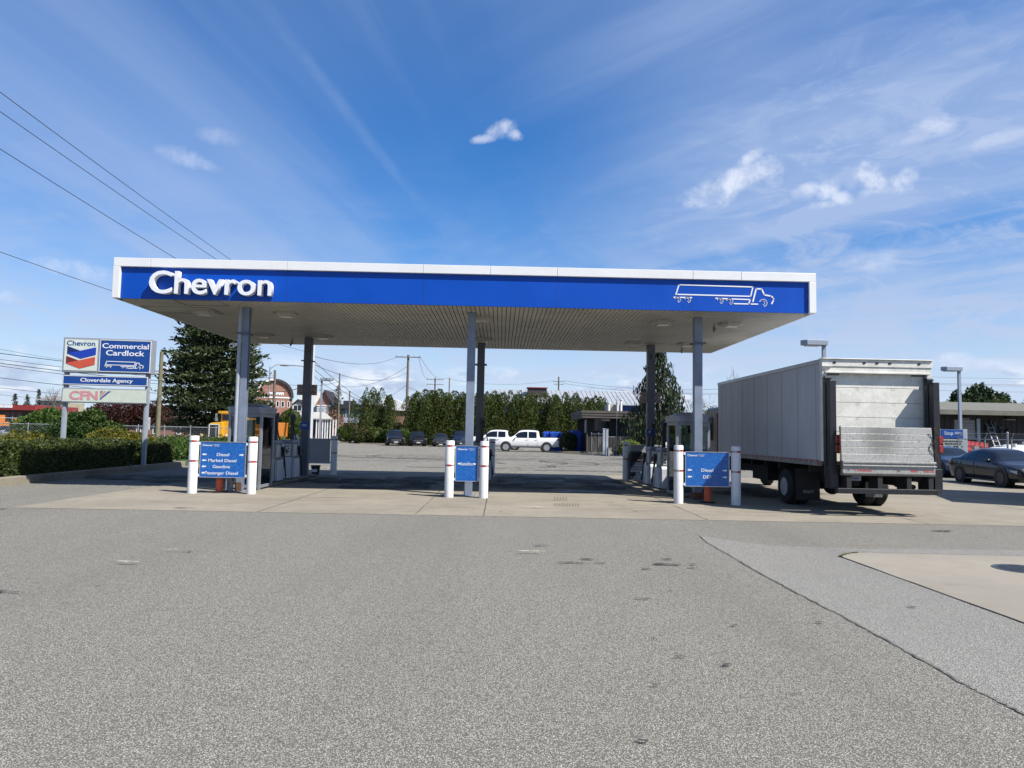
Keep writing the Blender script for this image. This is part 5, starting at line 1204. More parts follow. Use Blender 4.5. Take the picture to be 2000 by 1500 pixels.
# conifers
def conifer(name, label, loc, H, Rr, n, mat, seed, z0=.6, leaf=.2, droop=.15, prof=.8, group=None, per=26, irregular=.3, hang=0, lean=0, tips=None, up=0):
    t = thing(name, label, 'tree', loc, 0, group); rng = nrng(seed); tr = MB()
    tr.tube([(0,0,0), (lean*.3,0,H*.4), (lean,0,H*.97)], max(.05, H*.022), 8, r1=.02)
    P, T = [], []
    for k in range(n):
        f = (k+.5)/n; f = f**.9; z_ = z0+(H-z0)*f; az = k*2.399+rng.normal()*.3
        L = Rr*((1-f)**prof*.93+.07)*(1-irregular*rng.random()); L *= min(1, .55+f*3)
        d = np.array([math.cos(az), math.sin(az), 0.]); st = np.array([lean*f, 0, z_])
        ups = up*(1 if f > .3 else .5)
        def pt(u): return st+d*L*u+np.array([0,0,L*(ups*u-droop*u*u*1.6)])
        tr.tube([tuple(pt(0)), tuple(pt(.5)), tuple(pt(.95))], max(.012, L*.014), 4, r1=.006)
        m_ = max(6, int(per*L/Rr)); u = .18+.82*rng.random(m_)**.75
        side = np.cross(d, [0,0,1]); wd = L*.24*(1-u*.45)
        pp = np.array([pt(a) for a in u])+side*(rng.normal(size=m_)*wd)[:,None]+rng.normal(size=(m_,3))*leaf*.35
        if hang: pp[:,2] -= abs(rng.normal(size=m_))*hang*L/Rr; T.append(np.tile([0,0,-1.], (m_,1))+rng.normal(size=(m_,3))*.22)
        else: T.append(d*.8+rng.normal(size=(m_,3))*.45+np.array([0,0,.15+up]))
        P.append(pp)
    P = np.concatenate(P); T = np.concatenate(T); tr.build('trunk', bark, t, smooth=True)
    cards('crown', P, T, leaf*(.6+.8*rng.random(len(P))), leaf*(.32 if not hang else .22), mat, t, rng, flat=None if hang else .3)
    return t
p = at(415, 850, 58); conifer('pine_tree', 'huge dark conifer rising behind the tall sign to the canopy edge', (p.x, 58, 0), 13.5, 5.2, 270, lf_pine, 50, z0=1.0, leaf=.25, droop=.06, prof=.42, per=150, irregular=.34, up=.18)
p = at(522, 840, 90); conifer('pine_tree', 'small dark conifer behind the arched brick building', (p.x, 128, 0), 9.5, 2.2, 70, lf_dark, 51, leaf=.28, per=22, z0=1)
for i, (px, top, wd) in enumerate(((26,769,17),(50,772,17),(72,761,15))):
    Y = 165; p = at(px, 830, Y); H_ = at(px, top, Y).z; conifer('pine_tree', ['leftmost small dark conifer on the far left skyline','middle rounded dark conifer on the far left skyline','tall narrow dark conifer beside the pale far house'][i], (p.x, Y, 0), H_, [1.3,1.5,1.15][i], 60, lf_dark, 60+i, leaf=.34, per=24, z0=1, prof=.75, droop=.1, group='far conifers on the left skyline')
ord_ = ['first','second','third','fourth','fifth','sixth','seventh','eighth','ninth','tenth','eleventh','twelfth','thirteenth','fourteenth','fifteenth','sixteenth','seventeenth','eighteenth','nineteenth','twentieth']
def cedar(label, loc, H, Rr, seed, group, n=3600, leaf=.13, mat=None, tops=None, belly=.45):
    """upright cedar: sprays over a pointed column with lesser side points"""
    t = thing('cedar_tree', label, 'tree', loc, 0, group); rng = nrng(seed)
    spires = [(0, 0, H, Rr*.85)]+[(rng.uniform(-.85,.85)*Rr, rng.uniform(-.6,.4)*Rr, H*rng.uniform(.82,1.0), Rr*rng.uniform(.38,.7)) for _ in range(6)]
    P, T = [], []; tot = sum(h*r for _,_,h,r in spires); m = MB()
    for sx, sy, h, r in spires:
        k = int(n*h*r/tot); f = rng.random(k)**.85; az = rng.random(k)*2*math.pi
        pr = np.where(f < belly, .80+.20*np.sin(f/belly*math.pi/2), ((1-f)/(1-belly))**rng.uniform(.45,.75))
        pr = pr*(1+.10*np.sin(az*3+f*17+seed)+.08*np.sin(az*5-f*29)); rad = r*pr*(1-.35*rng.random(k)**2.)
        P.append(np.stack([sx+rad*np.cos(az), sy+rad*np.sin(az), .1+f*h], 1)); T.append(np.stack([np.cos(az)*.5, np.sin(az)*.5, np.full(k, .75)], 1)+rng.normal(size=(k,3))*.6)
        if sx == 0: m.lathe([(r*.5,.1),(r*.52,h*.35),(r*.3,h*.6),(.01,h*.75)], (0,.3*r,0), 9)
    P = np.concatenate(P); T = np.concatenate(T)
    cards('crown', P, T, leaf*(.6+.9*rng.random(len(P))), leaf*.36, mat or lf_cedar, t, rng)
    m.build('inner_growth', mat or lf_cedar, t, smooth=True)
    m = MB(); m.cyl((0,0,0), (0,0,H*.4), .12, .06, 7); m.build('trunk', bark, t)
    return t
CG = 'tall cedar hedge behind the parked cars'
tops = [(797,776),(815,768),(829,762),(845,771),(857,761),(872,768),(887,765),(902,767),(918,764),(934,768),(950,766),(966,765),(982,770),(996,764),(1013,772),(1030,770),(1048,774),(1065,768),(1083,772),(1104,768),(1124,769),(1146,777),(1163,774)]
names = []
for i, (px, py) in enumerate(tops):
    Y = 87.5+.6*((i*7) % 3); p = at(px, 830, Y); H_ = at(px, py, Y).z
    if i == 0: lab = 'cedar at the left end of the tall hedge row'
    elif i == len(tops)-1: lab = 'cedar at the right end of the tall hedge row above the brown office'
    else:
        where = 'left of the middle column' if px < 910 else 'behind the middle columns' if px < 960 else 'behind the white pickups' if px < 1095 else 'behind the blue tarps'
        lab = f'{ord_[min(i,19)] if i < 20 else ["twenty-first","twenty-second"][i-20]} cedar from the left in the tall hedge, {where}'
    cedar(lab, (p.x, Y, 0), H_, 1.85, 100+i, CG, n=5200)
for i, (px, py, Y, r_) in enumerate(((708,775,93,1.5),(727,758,94,1.7),(744,759,94.5,1.6),(761,772,93.5,1.3))):
    p = at(px, 830, Y); cedar(['low leftmost','tall second','tall third','short rightmost'][i]+' cedar of the separate clump left of the parked cars', (p.x, Y, 0), at(px, py, Y).z, r_, 140+i, 'cedar clump left of the parked cars', n=3600)
for i, (px, Y, w_, h_, m_, lab) in enumerate(((712,91,2.0,2.2,lf_mix,'reddish shrub at the foot of the cedar clump'),(735,90.5,2.2,2.1,lf_cedar,'yellow-green shrub at the foot of the cedar clump'),(755,90,1.6,1.7,lf_green,'green shrub beside the leftmost black SUV'),(700,90.4,1.4,1.5,lf_hedge,'small dark shrub right of the round bush'),
        (778,88,1.5,2.6,lf_mix,'brownish shrub in the gap between cedar clump and hedge'),(788,85.5,1.2,1.9,lf_green,'green shrub behind the leftmost black SUV'))):
    p = at(px, 850, Y); bush('lot_shrub', lab, 'shrub', (p.x, Y, 0), [((0,0,h_*.5),(w_*.55,w_*.5,h_*.52)),((w_*.4,0,h_*.42),(w_*.4,w_*.4,h_*.4))], 1500, .14, m_, 160+i)
p = at(676, 850, 93); bush('round_bush', 'clipped round bush at the grass edge left of the cedar clump', 'bush', (p.x, 93, 0), [((0,0,1.15),(1.2,1.2,1.15))], 3600, .10, lf_topiary, 170, shell=.12)
p = at(566, 850, 58); bush('topiary_tree', 'round-headed green tree behind the left pumps', 'tree', (p.x, 58, 0), [((0,0,2.15),(.95,.9,1.05)),((0,0,1.5),(.8,.8,.7))], 5200, .085, lf_topiary, 171, shell=.2, trunk=[((0,0,0),(0,0,1.6),.09,.05)])
p = at(1110, 862, 64); bush('round_bush', 'dark round bush between the blue tarps', 'bush', (p.x, 64, 0), [((0,0,.9),(.85,.8,.9)),((.2,0,1.05),(.6,.6,.7))], 3600, .08, lf_dark, 172, shell=.15)
p = at(1229, 866, 49); bush('flower_bush', 'bright yellow-green bush beside the office steps', 'bush', (p.x, 49, 0), [((0,0,.85),(.72,.6,.5)),((.4,0,.8),(.45,.45,.4)),((-.35,0,.65),(.4,.4,.4))], 3000, .075, leaf_mat('lime_leaf', (.11,.17,.02), (.26,.32,.04), (.33,.33,.10), .35), 173)
p = at(1284, 860, 57); conifer('weeping_spruce', 'tall dark weeping spruce behind the right back column', (p.x, 57, 0), at(1284, 662, 57).z+.9, 4.7, 130, lf_spruce, 183, z0=.8, leaf=.24, droop=.16, prof=1.2, per=170, irregular=.45, hang=.7)
# long drooping left limb of the spruce is its widest whorl; a lower broad-leaved screen stands beside it
for i, (px, Y, w_, h_, m_, lab) in enumerate(((1338,66,3.0,3.6,lf_mix,'mixed green shrubbery right of the weeping spruce'),(1385,70,3.4,4.6,lf_green,'green tree just left of the box truck'),(1310,64,2.0,2.5,lf_spruce,'dark shrub at the foot of the weeping spruce'),(1360,62,2.4,2.6,lf_dark,'dark shrub behind the right glass kiosk'))):
    p = at(px, 850, Y); bush('garden_shrub', lab, 'shrub', (p.x, Y, 0), [((0,0,h_*.5),(w_*.55,w_*.45,h_*.5)),((w_*.35,0,h_*.45),(w_*.4,w_*.4,h_*.42)),((-w_*.35,.1,h_*.42),(w_*.4,w_*.4,h_*.42))], 3200, .12, m_, 190+i)
# bare tree
def bare(label, loc, H, seed, spread=.5):
    t = thing('bare_tree', label, 'tree', loc); rg = random.Random(seed); m = MB(); tw = MB()
    def grow(p, d, L, r, lv):
        pts = [p]; q = p
        for k in range(4):
            d = (d+Vector((rg.uniform(-1,1), rg.uniform(-1,1), rg.uniform(-.3,.7)))*.22).normalized(); q = q+d*L/4; pts.append(q)
        (m if lv < 2 else tw).tube(pts, r, 6 if lv < 2 else 4, r1=r*.55)
        if lv < 4:
            for k in range(4 if lv < 3 else 3):
                u = rg.choice(pts[2:]); nd = (d+Vector((rg.uniform(-1,1), rg.uniform(-1,1), rg.uniform(-.2,.8)))*(.85)).normalized(); grow(u, nd, L*rg.uniform(.55,.75), r*.5, lv+1)
    grow(Vector((0,0,0)), Vector((0,0,1)), H*.42, .10, 0)
    bt = M('grey_bark', (.22,.19,.16), .9, var=.2, scale=8)
    m.build('trunk', bt, t, smooth=True); tw.build('branches', bt, t)
p = at(1342, 850, 63); bare('leafless pale-branched tree right of the weeping spruce', (p.x, 63, 0), 7.5, 5)
p = at(1412, 850, 66); bare('leafless pale-branched tree behind the front of the box truck', (p.x, 66, 0), 8.2, 9)
p = at(118, 850, 75); bare('thin leafless tree behind the left post of the tall sign', (p.x, 75, 0), 6.6, 11)
rgm = random.Random(12); MAPLE = [((0,0,4.6),(2.6,2.2,2.4))]+[((rgm.uniform(-2.7,2.7), rgm.uniform(-1,1), 5.2+rgm.uniform(-.8,1.6)), (.7,.7,1.2)) for _ in range(12)]+[((x_, 0, 7.6-.5*abs(x_)), (.55,.55,1.35-.18*abs(x_))) for x_ in (-2.2,-1.3,-.5,.3,1.1,1.9,2.7)]
p = at(1916, 850, 84); bush('leafy_tree', 'large dark green tree behind the roof of the brown workshop', 'tree', (p.x, 84, 0), MAPLE, 11000, .20, leaf_mat('maple_leaf', (.014,.034,.012), (.045,.085,.028), (.07,.11,.04), .2), 200, trunk=[((0,0,0),(0,0,5),.3,.15)])
for i, (px, top) in enumerate(((1852,783),(1868,786),(1893,781),(1945,779),(1965,777),(1982,784),(2004,780))):
    p = at(px, 830, 78); cedar(f'{ord_[i]} cedar from the left along the roofline of the brown workshop', (p.x, 78, 0), at(px, top, 78).z, 1.5, 210+i, 'cedars behind the brown workshop', n=2200)
# ================================================================== BUILDINGS
brick = brick_mat('red_brick', (.33,.135,.09), (.26,.10,.065), (.36,.28,.23), 3.0)
brick_d = brick_mat('dark_brick', (.17,.055,.04), (.13,.045,.03), (.2,.15,.13), 3.0)
siding = M('brown_siding', (.040,.033,.029), .8, var=.12, scale=3, col2=(.028,.023,.02)); fascia_b = M('grey_brown_fascia', (.115,.10,.085), .7, var=.08, scale=2)
metal_roof = M('metal_roof', (.46,.48,.50), .45, metal=.2, var=.05, scale=1); tan = M('pale_render', (.52,.50,.44), .8, var=.05)
# brown site office
OX0 = at(1141, 840, 60).x; OY = 61.5
t = thing('site_office', 'low dark brown office with flat roof, window and grey door', 'building', (OX0, OY, 0))
zt_ = at(1150, 801, 60.7).z; zf = at(1150, 816, 60.7).z
m = MB(); m.box(.55, 12.5, .8, 9, 0, zf+.1)
x = .55
while x < 12.4: m.box(x, x+.04, .77, .8, 0, zf); x += .32
y = .8
while y < 9: m.box(.52, .55, y, y+.04, 0, zf); y += .32
m.build('wall', siding, t)
m = MB(); rf_h = zt_-zf
for k in range(3): m.box(-.0+.05*(2-k)*0, 13, -.03*k, 9.6, zf+rf_h*k/3+.006, zf+rf_h*(k+1)/3-.004) if False else m.box(-.04*k, 13, -.04*k, 9.6, zf+rf_h*k/3+.006, zf+rf_h*(k+1)/3-.004)
m.build('roof', fascia_b, t)
def win(t, x0, x1, z0, z1, y, fr, gl, bars=0, nm='window', fw=.06):
    m = MB(); m.box(x0, x1, y-.03, y+.02, z0-fw, z0); m.box(x0, x1, y-.03, y+.02, z1, z1+fw); m.box(x0-fw, x0, y-.03, y+.02, z0-fw, z1+fw); m.box(x1, x1+fw, y-.03, y+.02, z0-fw, z1+fw)
    for k in range(bars): xx = x0+(x1-x0)*(k+1)/(bars+1); m.box(xx-.03, xx+.03, y-.025, y+.02, z0, z1)
    w_ = m.build(nm, fr, t); m = MB(); m.box(x0, x1, y-.006, y, z0, z1); m.build('pane', gl, w_); return w_
ox = lambda px, Y=62.3: at(px, 840, Y).x-OX0; oz = lambda py, px=1180: at(px, py, 62.3).z
w_ = win(t, ox(1161), ox(1192), oz(841), oz(819), .79, M('brown_frame', (.08,.065,.05), .7), darkglass)
m = MB(); m.box(ox(1176), ox(1191), .765, .780, oz(822), oz(818.5)); m.build('blind', trim_white, w_)
m = MB(); dx0, dx1 = ox(1231), ox(1248); m.box(dx0, dx1, .74, .78, oz(845), oz(820.5)); d_ = m.build('door', M('door_grey', (.26,.27,.27), .6), t)
m = MB(); m.box(dx0-.12, dx0, .72, .79, oz(845), oz(818.5)); m.box(dx1, dx1+.12, .72, .79, oz(845), oz(818.5)); m.box(dx0, dx1, .72, .79, oz(820.5), oz(818.5)); m.build('door_frame', M('frame_tan', (.42,.38,.33), .6), d_)
m = MB(); m.box(dx0+.2, dx1-.2, .73, .738, oz(833), oz(823)); m.build('door_pane', darkglass, d_)
m = MB(); m.box(.505, .515, 1.4, 2.6, oz(846), oz(820)); m.build('notice_panel', M('notice_grey', (.42,.44,.46), .5), t)
m = MB(); m.tube([(.5,.72,0),(.5,.72,zf)], .05, 8); m.build('downpipe', fascia_b, t)
# steps with rail up to the door
t = thing('entrance_steps', 'dark wooden steps and landing with rail below the office door', 'steps', (OX0, OY, 0))
m = MB(); lz_ = oz(846)-.03
for k in range(6): m.box(ox(1199)+.45*k, ox(1199)+.45*(k+1), -.9, .7, lz_*(k)/6, lz_*(k+1)/6)
m.box(ox(1199)+2.7, ox(1265), -.9, .7, lz_-.15, lz_); m.box(ox(1199)+2.7, ox(1265), -.85, -.8, 0, lz_-.15); m.build('tread', siding, t)
m = MB(); xs = ox(1199); m.tube([(xs,-.9,.95),(xs+2.7,-.9,lz_+.95),(ox(1265),-.9,lz_+.95)], .035, 6); m.tube([(xs,-.9,.5),(xs+2.7,-.9,lz_+.5),(ox(1265),-.9,lz_+.5)], .025, 6)
for k in range(6): xx = xs+1.0*k; m.cyl((xx,-.9,0), (xx,-.9,min(lz_, lz_*max(0,(xx-xs))/2.7)+.95), .03, n=6)
m.build('handrail', M('rail_steel', (.16,.16,.165), .5), t)
# roof vents and unit
t = thing('roof_vent_unit', 'beige box and white vent pipes on the office roof', 'vent', (OX0, OY, zt_))
m = MB(); m.box(ox(1194), ox(1217), 3.5, 5.0, -.02, at(1200, 790, 65).z-zt_+.0); m.build('unit', M('beige', (.55,.52,.44), .6), t)
for px, top in ((1188,788),(1205,788),(1212,782)):
    m = MB(); xx = at(px, 800, 65).x-OX0; h_ = at(px, top, 65).z-zt_; m.cyl((xx,3.3,0), (xx,3.3,h_), .12, n=10); m.cyl((xx,3.3,h_), (xx,3.3,h_+.08), .18, n=10); m.build('pipe', trim_white, t, smooth=True)
# gate posts and wire gate by the office
def chain_link(name, label, a, b_, h, npost, pipe, barbed=0, cell=.14, cat='fence', wr_=.0035, z0=.0):
    a = Vector((*a, z0)); b_ = Vector((*b_, z0)); d = b_-a; L = d.length; ang = math.atan2(d.y, d.x)
    t = thing(name, label, cat, a, ang)
    for k in range(npost):
        x = L*k/(npost-1); m = MB(); m.cyl((x,0,0), (x,0,h+.06), .032, n=8); m.sphere((x,0,h+.07), .04, 8, 5)
        if barbed: m.tube([(x,0,h),(x,-.18,h+.32)], .018, 6)
        m.build('post', pipe, t, smooth=True)
    m = MB(); m.cyl((0,0,h), (L,0,h), .024, n=8); m.build('top_rail', pipe, t, smooth=True)
    m = MB(); s = 0; n_ = int((L+h)/cell)
    for k in range(n_+1):
        for sg_ in (1, -1):
            x0, zz0 = (k*cell-h, 0.0); x1, zz1 = (k*cell, h)
            if sg_ < 0: x0, x1 = x1, x0
            A, B = Vector((x0, 0, zz0)), Vector((x1, 0, zz1))
            def cl(P, Q):
                if P.x < 0: u = (0-P.x)/(Q.x-P.x); P = P.lerp(Q, u)
                if P.x > L: u = (L-P.x)/(Q.x-P.x); P = P.lerp(Q, u)
                return P
            if max(x0,x1) <= 0 or min(x0,x1) >= L: continue
            A2, B2 = cl(A, B), cl(B, A)
            if (B2-A2).length < .02: continue
            m.cyl(A2, B2, wr_, n=3, caps=False)
    m.build('wire_mesh', pipe, t)
    if barbed:
        m = MB()
        for k in range(3): m.cyl((0,-.06*(k+1),h+.1*(k+1)), (L,-.06*(k+1),h+.1*(k+1)), .006, n=4)
        m.build('barbed_wire', pipe, t)
    return t
galv = M('galvanised', (.34,.36,.38), .45, metal=.3, var=.08)
chain_link('chain_link_fence', 'chain link fence running behind the hedge and the tall sign', (at(-60,850,46).x, 46), (at(470,850,50).x, 50), 1.62, 11, galv, cell=.16, wr_=.004)
chain_link('chain_link_fence', 'farther chain link fence round the yard with parked cars at far left', (at(-60,830,60).x, 60), (at(140,830,64).x, 64), 2.1, 6, galv, cell=.2, wr_=.005)
a_ = at(1155, 870, 58); b_ = at(1183, 870, 57); chain_link('wire_gate', 'grey wire gate in front of the office window', (a_.x, 58), (b_.x, 57), 1.7, 3, galv, cat='gate', cell=.16)
a_ = at(1187, 870, 57); b_ = at(1262, 870, 57); chain_link('chain_link_fence', 'chain link fence running right from the office gate', (a_.x, 57), (b_.x, 57), 1.5, 4, galv, cell=.16)
for i, (px, top) in enumerate(((1179.5,838),(1185.5,839))):
    p = at(px, 860, 56.5); t = thing('gate_post', ['left','right'][i]+' pale grey square post of the office gate', 'post', (p.x, 56.5, 0), 0, 'office gate posts')
    m = MB(); h_ = at(px, top, 56.5).z; m.box(-.09,.09,-.09,.09,0,h_); m.build('shaft', M('post_pale', (.42,.46,.52), .5), t, bevel=.01); m = MB(); m.box(-.11,.11,-.11,.11,h_,h_+.05); m.build('cap', M('post_pale', (.42,.46,.52), .5), t)
p = at(1191, 878, 56); t = thing('electric_box', 'small pale cabinet beside the office gate', 'cabinet', (p.x, 56, 0)); m = MB(); m.box(-.14,.14,-.12,.12,.0,.6); m.build('case', M('case_pale', (.38,.38,.34), .6), t, bevel=.01); m = MB(); m.box(-.17,.17,-.15,.15,.6,.64); m.build('lid', M('case_pale', (.38,.38,.34), .6), t)
# blue tarps
tarp = M('blue_tarp', (.008,.07,.48), .45, col2=(.005,.045,.34), scale=4, bump=.05, bscale=5)
def tarp_obj(px0, px1, py0, Y, label, d=1.2):
    x0, x1, h_ = at(px0, 850, Y).x, at(px1, 850, Y).x, at(px0, py0, Y).z; t = thing('tarp_covered_stack', label, 'tarp', ((x0+x1)/2, Y, 0)); rg = random.Random(int(px0)); W = x1-x0; n_ = 12; m = MB(); vs = []
    prof = [(-d/2-.1, 0), (-d/2, h_*.5), (-d/2+.05, h_*.93), (0, h_), (d/2-.05, h_*.93), (d/2, 0)]
    for i in range(n_+1):
        for y, z_ in prof: vs.append((-W/2+W*i/n_+rg.uniform(-.03,.03), y+rg.uniform(-.07,.07), max(0, z_+rg.uniform(-.07,.05)*(z_ > 0))))
    k = len(prof); m.add(vs, [(i*k+j, (i+1)*k+j, (i+1)*k+j+1, i*k+j+1) for i in range(n_) for j in range(k-1)]+[tuple(range(k)), tuple(range((n_+1)*k-1, n_*k-1, -1))]); m.build('tarp', tarp, t, smooth=True)
    m = MB()
    for u in (-.3,.3): m.tube([(W*u, -d/2-.13, .05), (W*u, -d/2-.05, h_*.6), (W*u, 0, h_+.03), (W*u, d/2+.08, .05)], .012, 4)
    m.build('rope', M('rope', (.4,.4,.38), .8), t)
tarp_obj(1060, 1073, 843, 68, 'blue tarp bundle just right of the white pickup'); tarp_obj(1074, 1097, 843, 67.6, 'wide blue tarp stack left of the dark round bush'); tarp_obj(1113, 1136, 840.5, 66, 'blue tarp stack between dark round bush and office')
# long metal-roofed warehouse behind the cedars
t = thing('metal_warehouse', 'long metal-roofed warehouse with red roof box behind the cedars', 'building', (0, 118, 0))
x0, x1 = at(958, 800, 118).x, at(1262, 800, 118).x; ze = at(1100, 789, 118).z; zr = at(1100, 764, 126).z
m = MB(); m.box(x0, x1, 0, 16, 0, ze); m.build('wall', M('wall_blue', (.012,.05,.22), .6, var=.1), t)
m = MB(); m.hexa([(x0-.3,-.5,ze-.05),(x1+.3,-.5,ze-.05),(x1+.3,8,zr-.05),(x0-.3,8,zr-.05)], [(x0-.3,-.5,ze+.1),(x1+.3,-.5,ze+.1),(x1+.3,8,zr+.1),(x0-.3,8,zr+.1)])
x = x0
while x < x1: m.hexa([(x,-.5,ze+.1),(x+.07,-.5,ze+.1),(x+.07,8,zr+.1),(x,8,zr+.1)], [(x,-.5,ze+.18),(x+.07,-.5,ze+.18),(x+.07,8,zr+.18),(x,8,zr+.18)]); x += .75
m.hexa([(x0-.3,8,zr-.05),(x1+.3,8,zr-.05),(x1+.3,16.5,ze-.05),(x0-.3,16.5,ze-.05)], [(x0-.3,8,zr+.1),(x1+.3,8,zr+.1),(x1+.3,16.5,ze+.1),(x0-.3,16.5,ze+.1)]); m.build('roof', metal_roof, t)
bx0, bx1 = at(1031, 760, 121).x, at(1068, 760, 121).x; bz0, bz1 = at(1050, 765, 121).z, at(1050, 757, 121).z
m = MB(); m.box(bx0, bx1, 3, 6, bz0-.8, bz1-.25); rb = m.build('roof_box', M('box_dark', (.04,.03,.03), .7), t)
m = MB(); m.box(bx0-.15, bx1+.15, 2.8, 6.2, bz1-.08, bz1+.05); m.build('box_trim', M('trim_red', (.35,.04,.04), .6), rb)
# small white-roofed shed seen between cedars
t = thing('white_roof_shed', 'small brick shed with white roof in the gap between cedar groups', 'building', (at(775, 800, 108).x, 108, 0))
zr2, ze2 = at(770, 778, 108).z, at(775, 800, 108).z
m = MB(); m.box(-1.5, 3, 0, 6, 0, ze2); m.build('wall', brick, t); m = MB(); m.prism([(-2.2,ze2),(3.4,ze2-.3),(3.4,ze2-.1),(-.6,zr2),(-2.2,zr2-.1)], 'y', -.4, 6.4); m.build('roof', trim_white, t)
m = MB(); m.box(.2,.9,-.03,.0,.9,2.0); m.build('window', darkglass, t)
# brick hall with arched roof
BY_ = 128
bx = lambda px, Y=BY_: at(px, 800, Y).x; bz = lambda px, py, Y=BY_: at(px, py, Y).z
hx0, hx1 = bx(502), bx(567)
t = thing('brick_hall', 'brick barn-like hall with white-edged arched gable', 'building', ((hx0+hx1)/2, BY_, 0), R(27)); hw = (hx1-hx0)/2*1.08
zs = bz(535, 776); za = bz(536, 741.5)
arch_pts = [(-hw, 0), (hw, 0), (hw, zs)]+[(hw*math.cos(R(a)), zs+(za-zs)*math.sin(R(a))**.9) for a in range(10, 180, 10)]+[(-hw, zs)]
m = MB(); m.prism(arch_pts, 'y', 0, .5); m.build('gable_wall', brick, t)
m = MB(); m.box(-hw, hw, .5, 14, 0, zs); m.build('side_wall', brick_d, t)
ao = [(hw*1.04*math.cos(R(a)), zs+(za-zs)*1.05*max(0, math.sin(R(a)))**.9) for a in range(0, 181, 10)]; ai = [(hw*.985*math.cos(R(a)), zs+(za-zs)*.985*max(0, math.sin(R(a)))**.9) for a in range(180, -1, -10)]
m = MB()
for k in range(18): m.hexa([(ao[k][0],-.3,ao[k][1]),(ao[k+1][0],-.3,ao[k+1][1]),(ao[k+1][0],14,ao[k+1][1]),(ao[k][0],14,ao[k][1])], [(ai[18-k][0],-.3,ai[18-k][1]-.0),(ai[17-k][0],-.3,ai[17-k][1]),(ai[17-k][0],14,ai[17-k][1]),(ai[18-k][0],14,ai[18-k][1])])
m.build('roof', M('brown_shingle', (.11,.06,.045), .9, var=.1), t)
m = MB()
for k in range(9, 18): m.hexa([(ao[k][0],-.45,ao[k][1]),(ao[k+1][0],-.45,ao[k+1][1]),(ao[k+1][0],-.31,ao[k+1][1]),(ao[k][0],-.31,ao[k][1])], [(ai[18-k][0]*.96,-.45,ai[18-k][1]-.1),(ai[17-k][0]*.96,-.45,ai[17-k][1]-.1),(ai[17-k][0]*.96,-.31,ai[17-k][1]-.1),(ai[18-k][0]*.96,-.31,ai[18-k][1]-.1)])
m.box(-hw, hw, -.08, -.0, zs-.12, zs+.12); m.box(-hw-.1, -hw+.12, -.1, 0, 0, zs); m.build('white_trim', trim_white, t)
m = MB()
for k in range(9): m.hexa([(ao[k][0],-.45,ao[k][1]),(ao[k+1][0],-.45,ao[k+1][1]),(ao[k+1][0],-.31,ao[k+1][1]),(ao[k][0],-.31,ao[k][1])], [(ai[18-k][0]*.93,-.45,ai[18-k][1]-.2),(ai[17-k][0]*.93,-.45,ai[17-k][1]-.2),(ai[17-k][0]*.93,-.31,ai[17-k][1]-.2),(ai[18-k][0]*.93,-.31,ai[18-k][1]-.2)])
m.build('dark_trim', M('trim_dark', (.03,.02,.02), .7), t)
hxc = (hx0+hx1)/2
for a, c_ in ((518.5,523),(526,530),(539.5,543.5),(549,553.5),(561,564)): win(t, bx(a)-hxc, bx(c_)-hxc, bz(535,794), bz(535,783.5), -.02, trim_white, darkglass, fw=.08)
m = MB(); rg = random.Random(2)
for k, (px, w2, hh) in enumerate(((523,.35,.45),(526,.3,.5),(529,.4,.5),(532,.25,.45),(539,.35,.5),(542,.4,.5),(546,.35,.5),(550,.4,.55))):
    xx = bx(px)-hxc; zz_ = bz(px, 769); m.prism([(xx-w2/2,zz_-hh/2),(xx-w2/6,zz_-hh/2),(xx-w2/6,zz_),(xx+w2/6,zz_),(xx+w2/6,zz_-hh/2),(xx+w2/2,zz_-hh/2),(xx+w2/2,zz_+hh/2),(xx-w2/2,zz_+hh/2)], 'y', -.10, -.05)
m.build('wall_lettering', trim_white, t)
# long wing with pale roof, porch and second gable
t = thing('brick_wing', 'long brick wing with pale metal roof, dormer and white columned porch', 'building', (hx1, BY_+2, 0)); o = hx1
wx = lambda px, Y=BY_: at(px, 800, Y).x-o
x1 = wx(646); zev, zri = bz(600, 806), bz(600, 764)
m = MB(); m.box(.1, x1, 0, 9, 0, zev); m.build('wall', brick, t)
pale = M('pale_roof', (.50,.485,.44), .6, var=.06, scale=1)
m = MB(); m.hexa([(.05,-.5,zev),(x1-1.5,-.5,zev),(x1-3.2,5,zri),(.05,5,zri)], [(.05,-.5,zev+.15),(x1-1.5,-.5,zev+.15),(x1-3.2,5,zri+.15),(.05,5,zri+.15)]); m.hexa([(.05,5,zri),(x1-3.2,5,zri),(x1-1.5,10,zev),(.05,10,zev)], [(.05,5,zri+.15),(x1-3.2,5,zri+.15),(x1-1.5,10,zev+.15),(.05,10,zev+.15)]); m.build('roof', pale, t)
g0, g1 = wx(616), wx(644.5); gc = (g0+g1)/2; zg0, zg1 = bz(630, 792), bz(630, 763)
m = MB(); m.prism([(g0,0),(g1,0),(g1,zg0),(gc,zg1-.2),(g0,zg0)], 'y', -1.2, 6); gb = m.build('gable_wall', brick, t)
m = MB(); m.hexa([(g0-.25,-1.6,zg0-.25),(gc,-1.6,zg1-.05),(gc,6,zg1-.05),(g0-.25,6,zg0-.25)], [(g0-.25,-1.6,zg0+.0),(gc,-1.6,zg1+.2),(gc,6,zg1+.2),(g0-.25,6,zg0)]); m.build('gable_roof', pale, t)
m = MB(); m.hexa([(gc,-1.6,zg1-.05),(g1+.25,-1.6,zg0-.25),(g1+.25,6,zg0-.25),(gc,6,zg1-.05)], [(gc,-1.6,zg1+.2),(g1+.25,-1.6,zg0),(g1+.25,6,zg0),(gc,6,zg1+.2)]); m.build('gable_roof', M('trim_dark', (.03,.02,.02), .7), t)
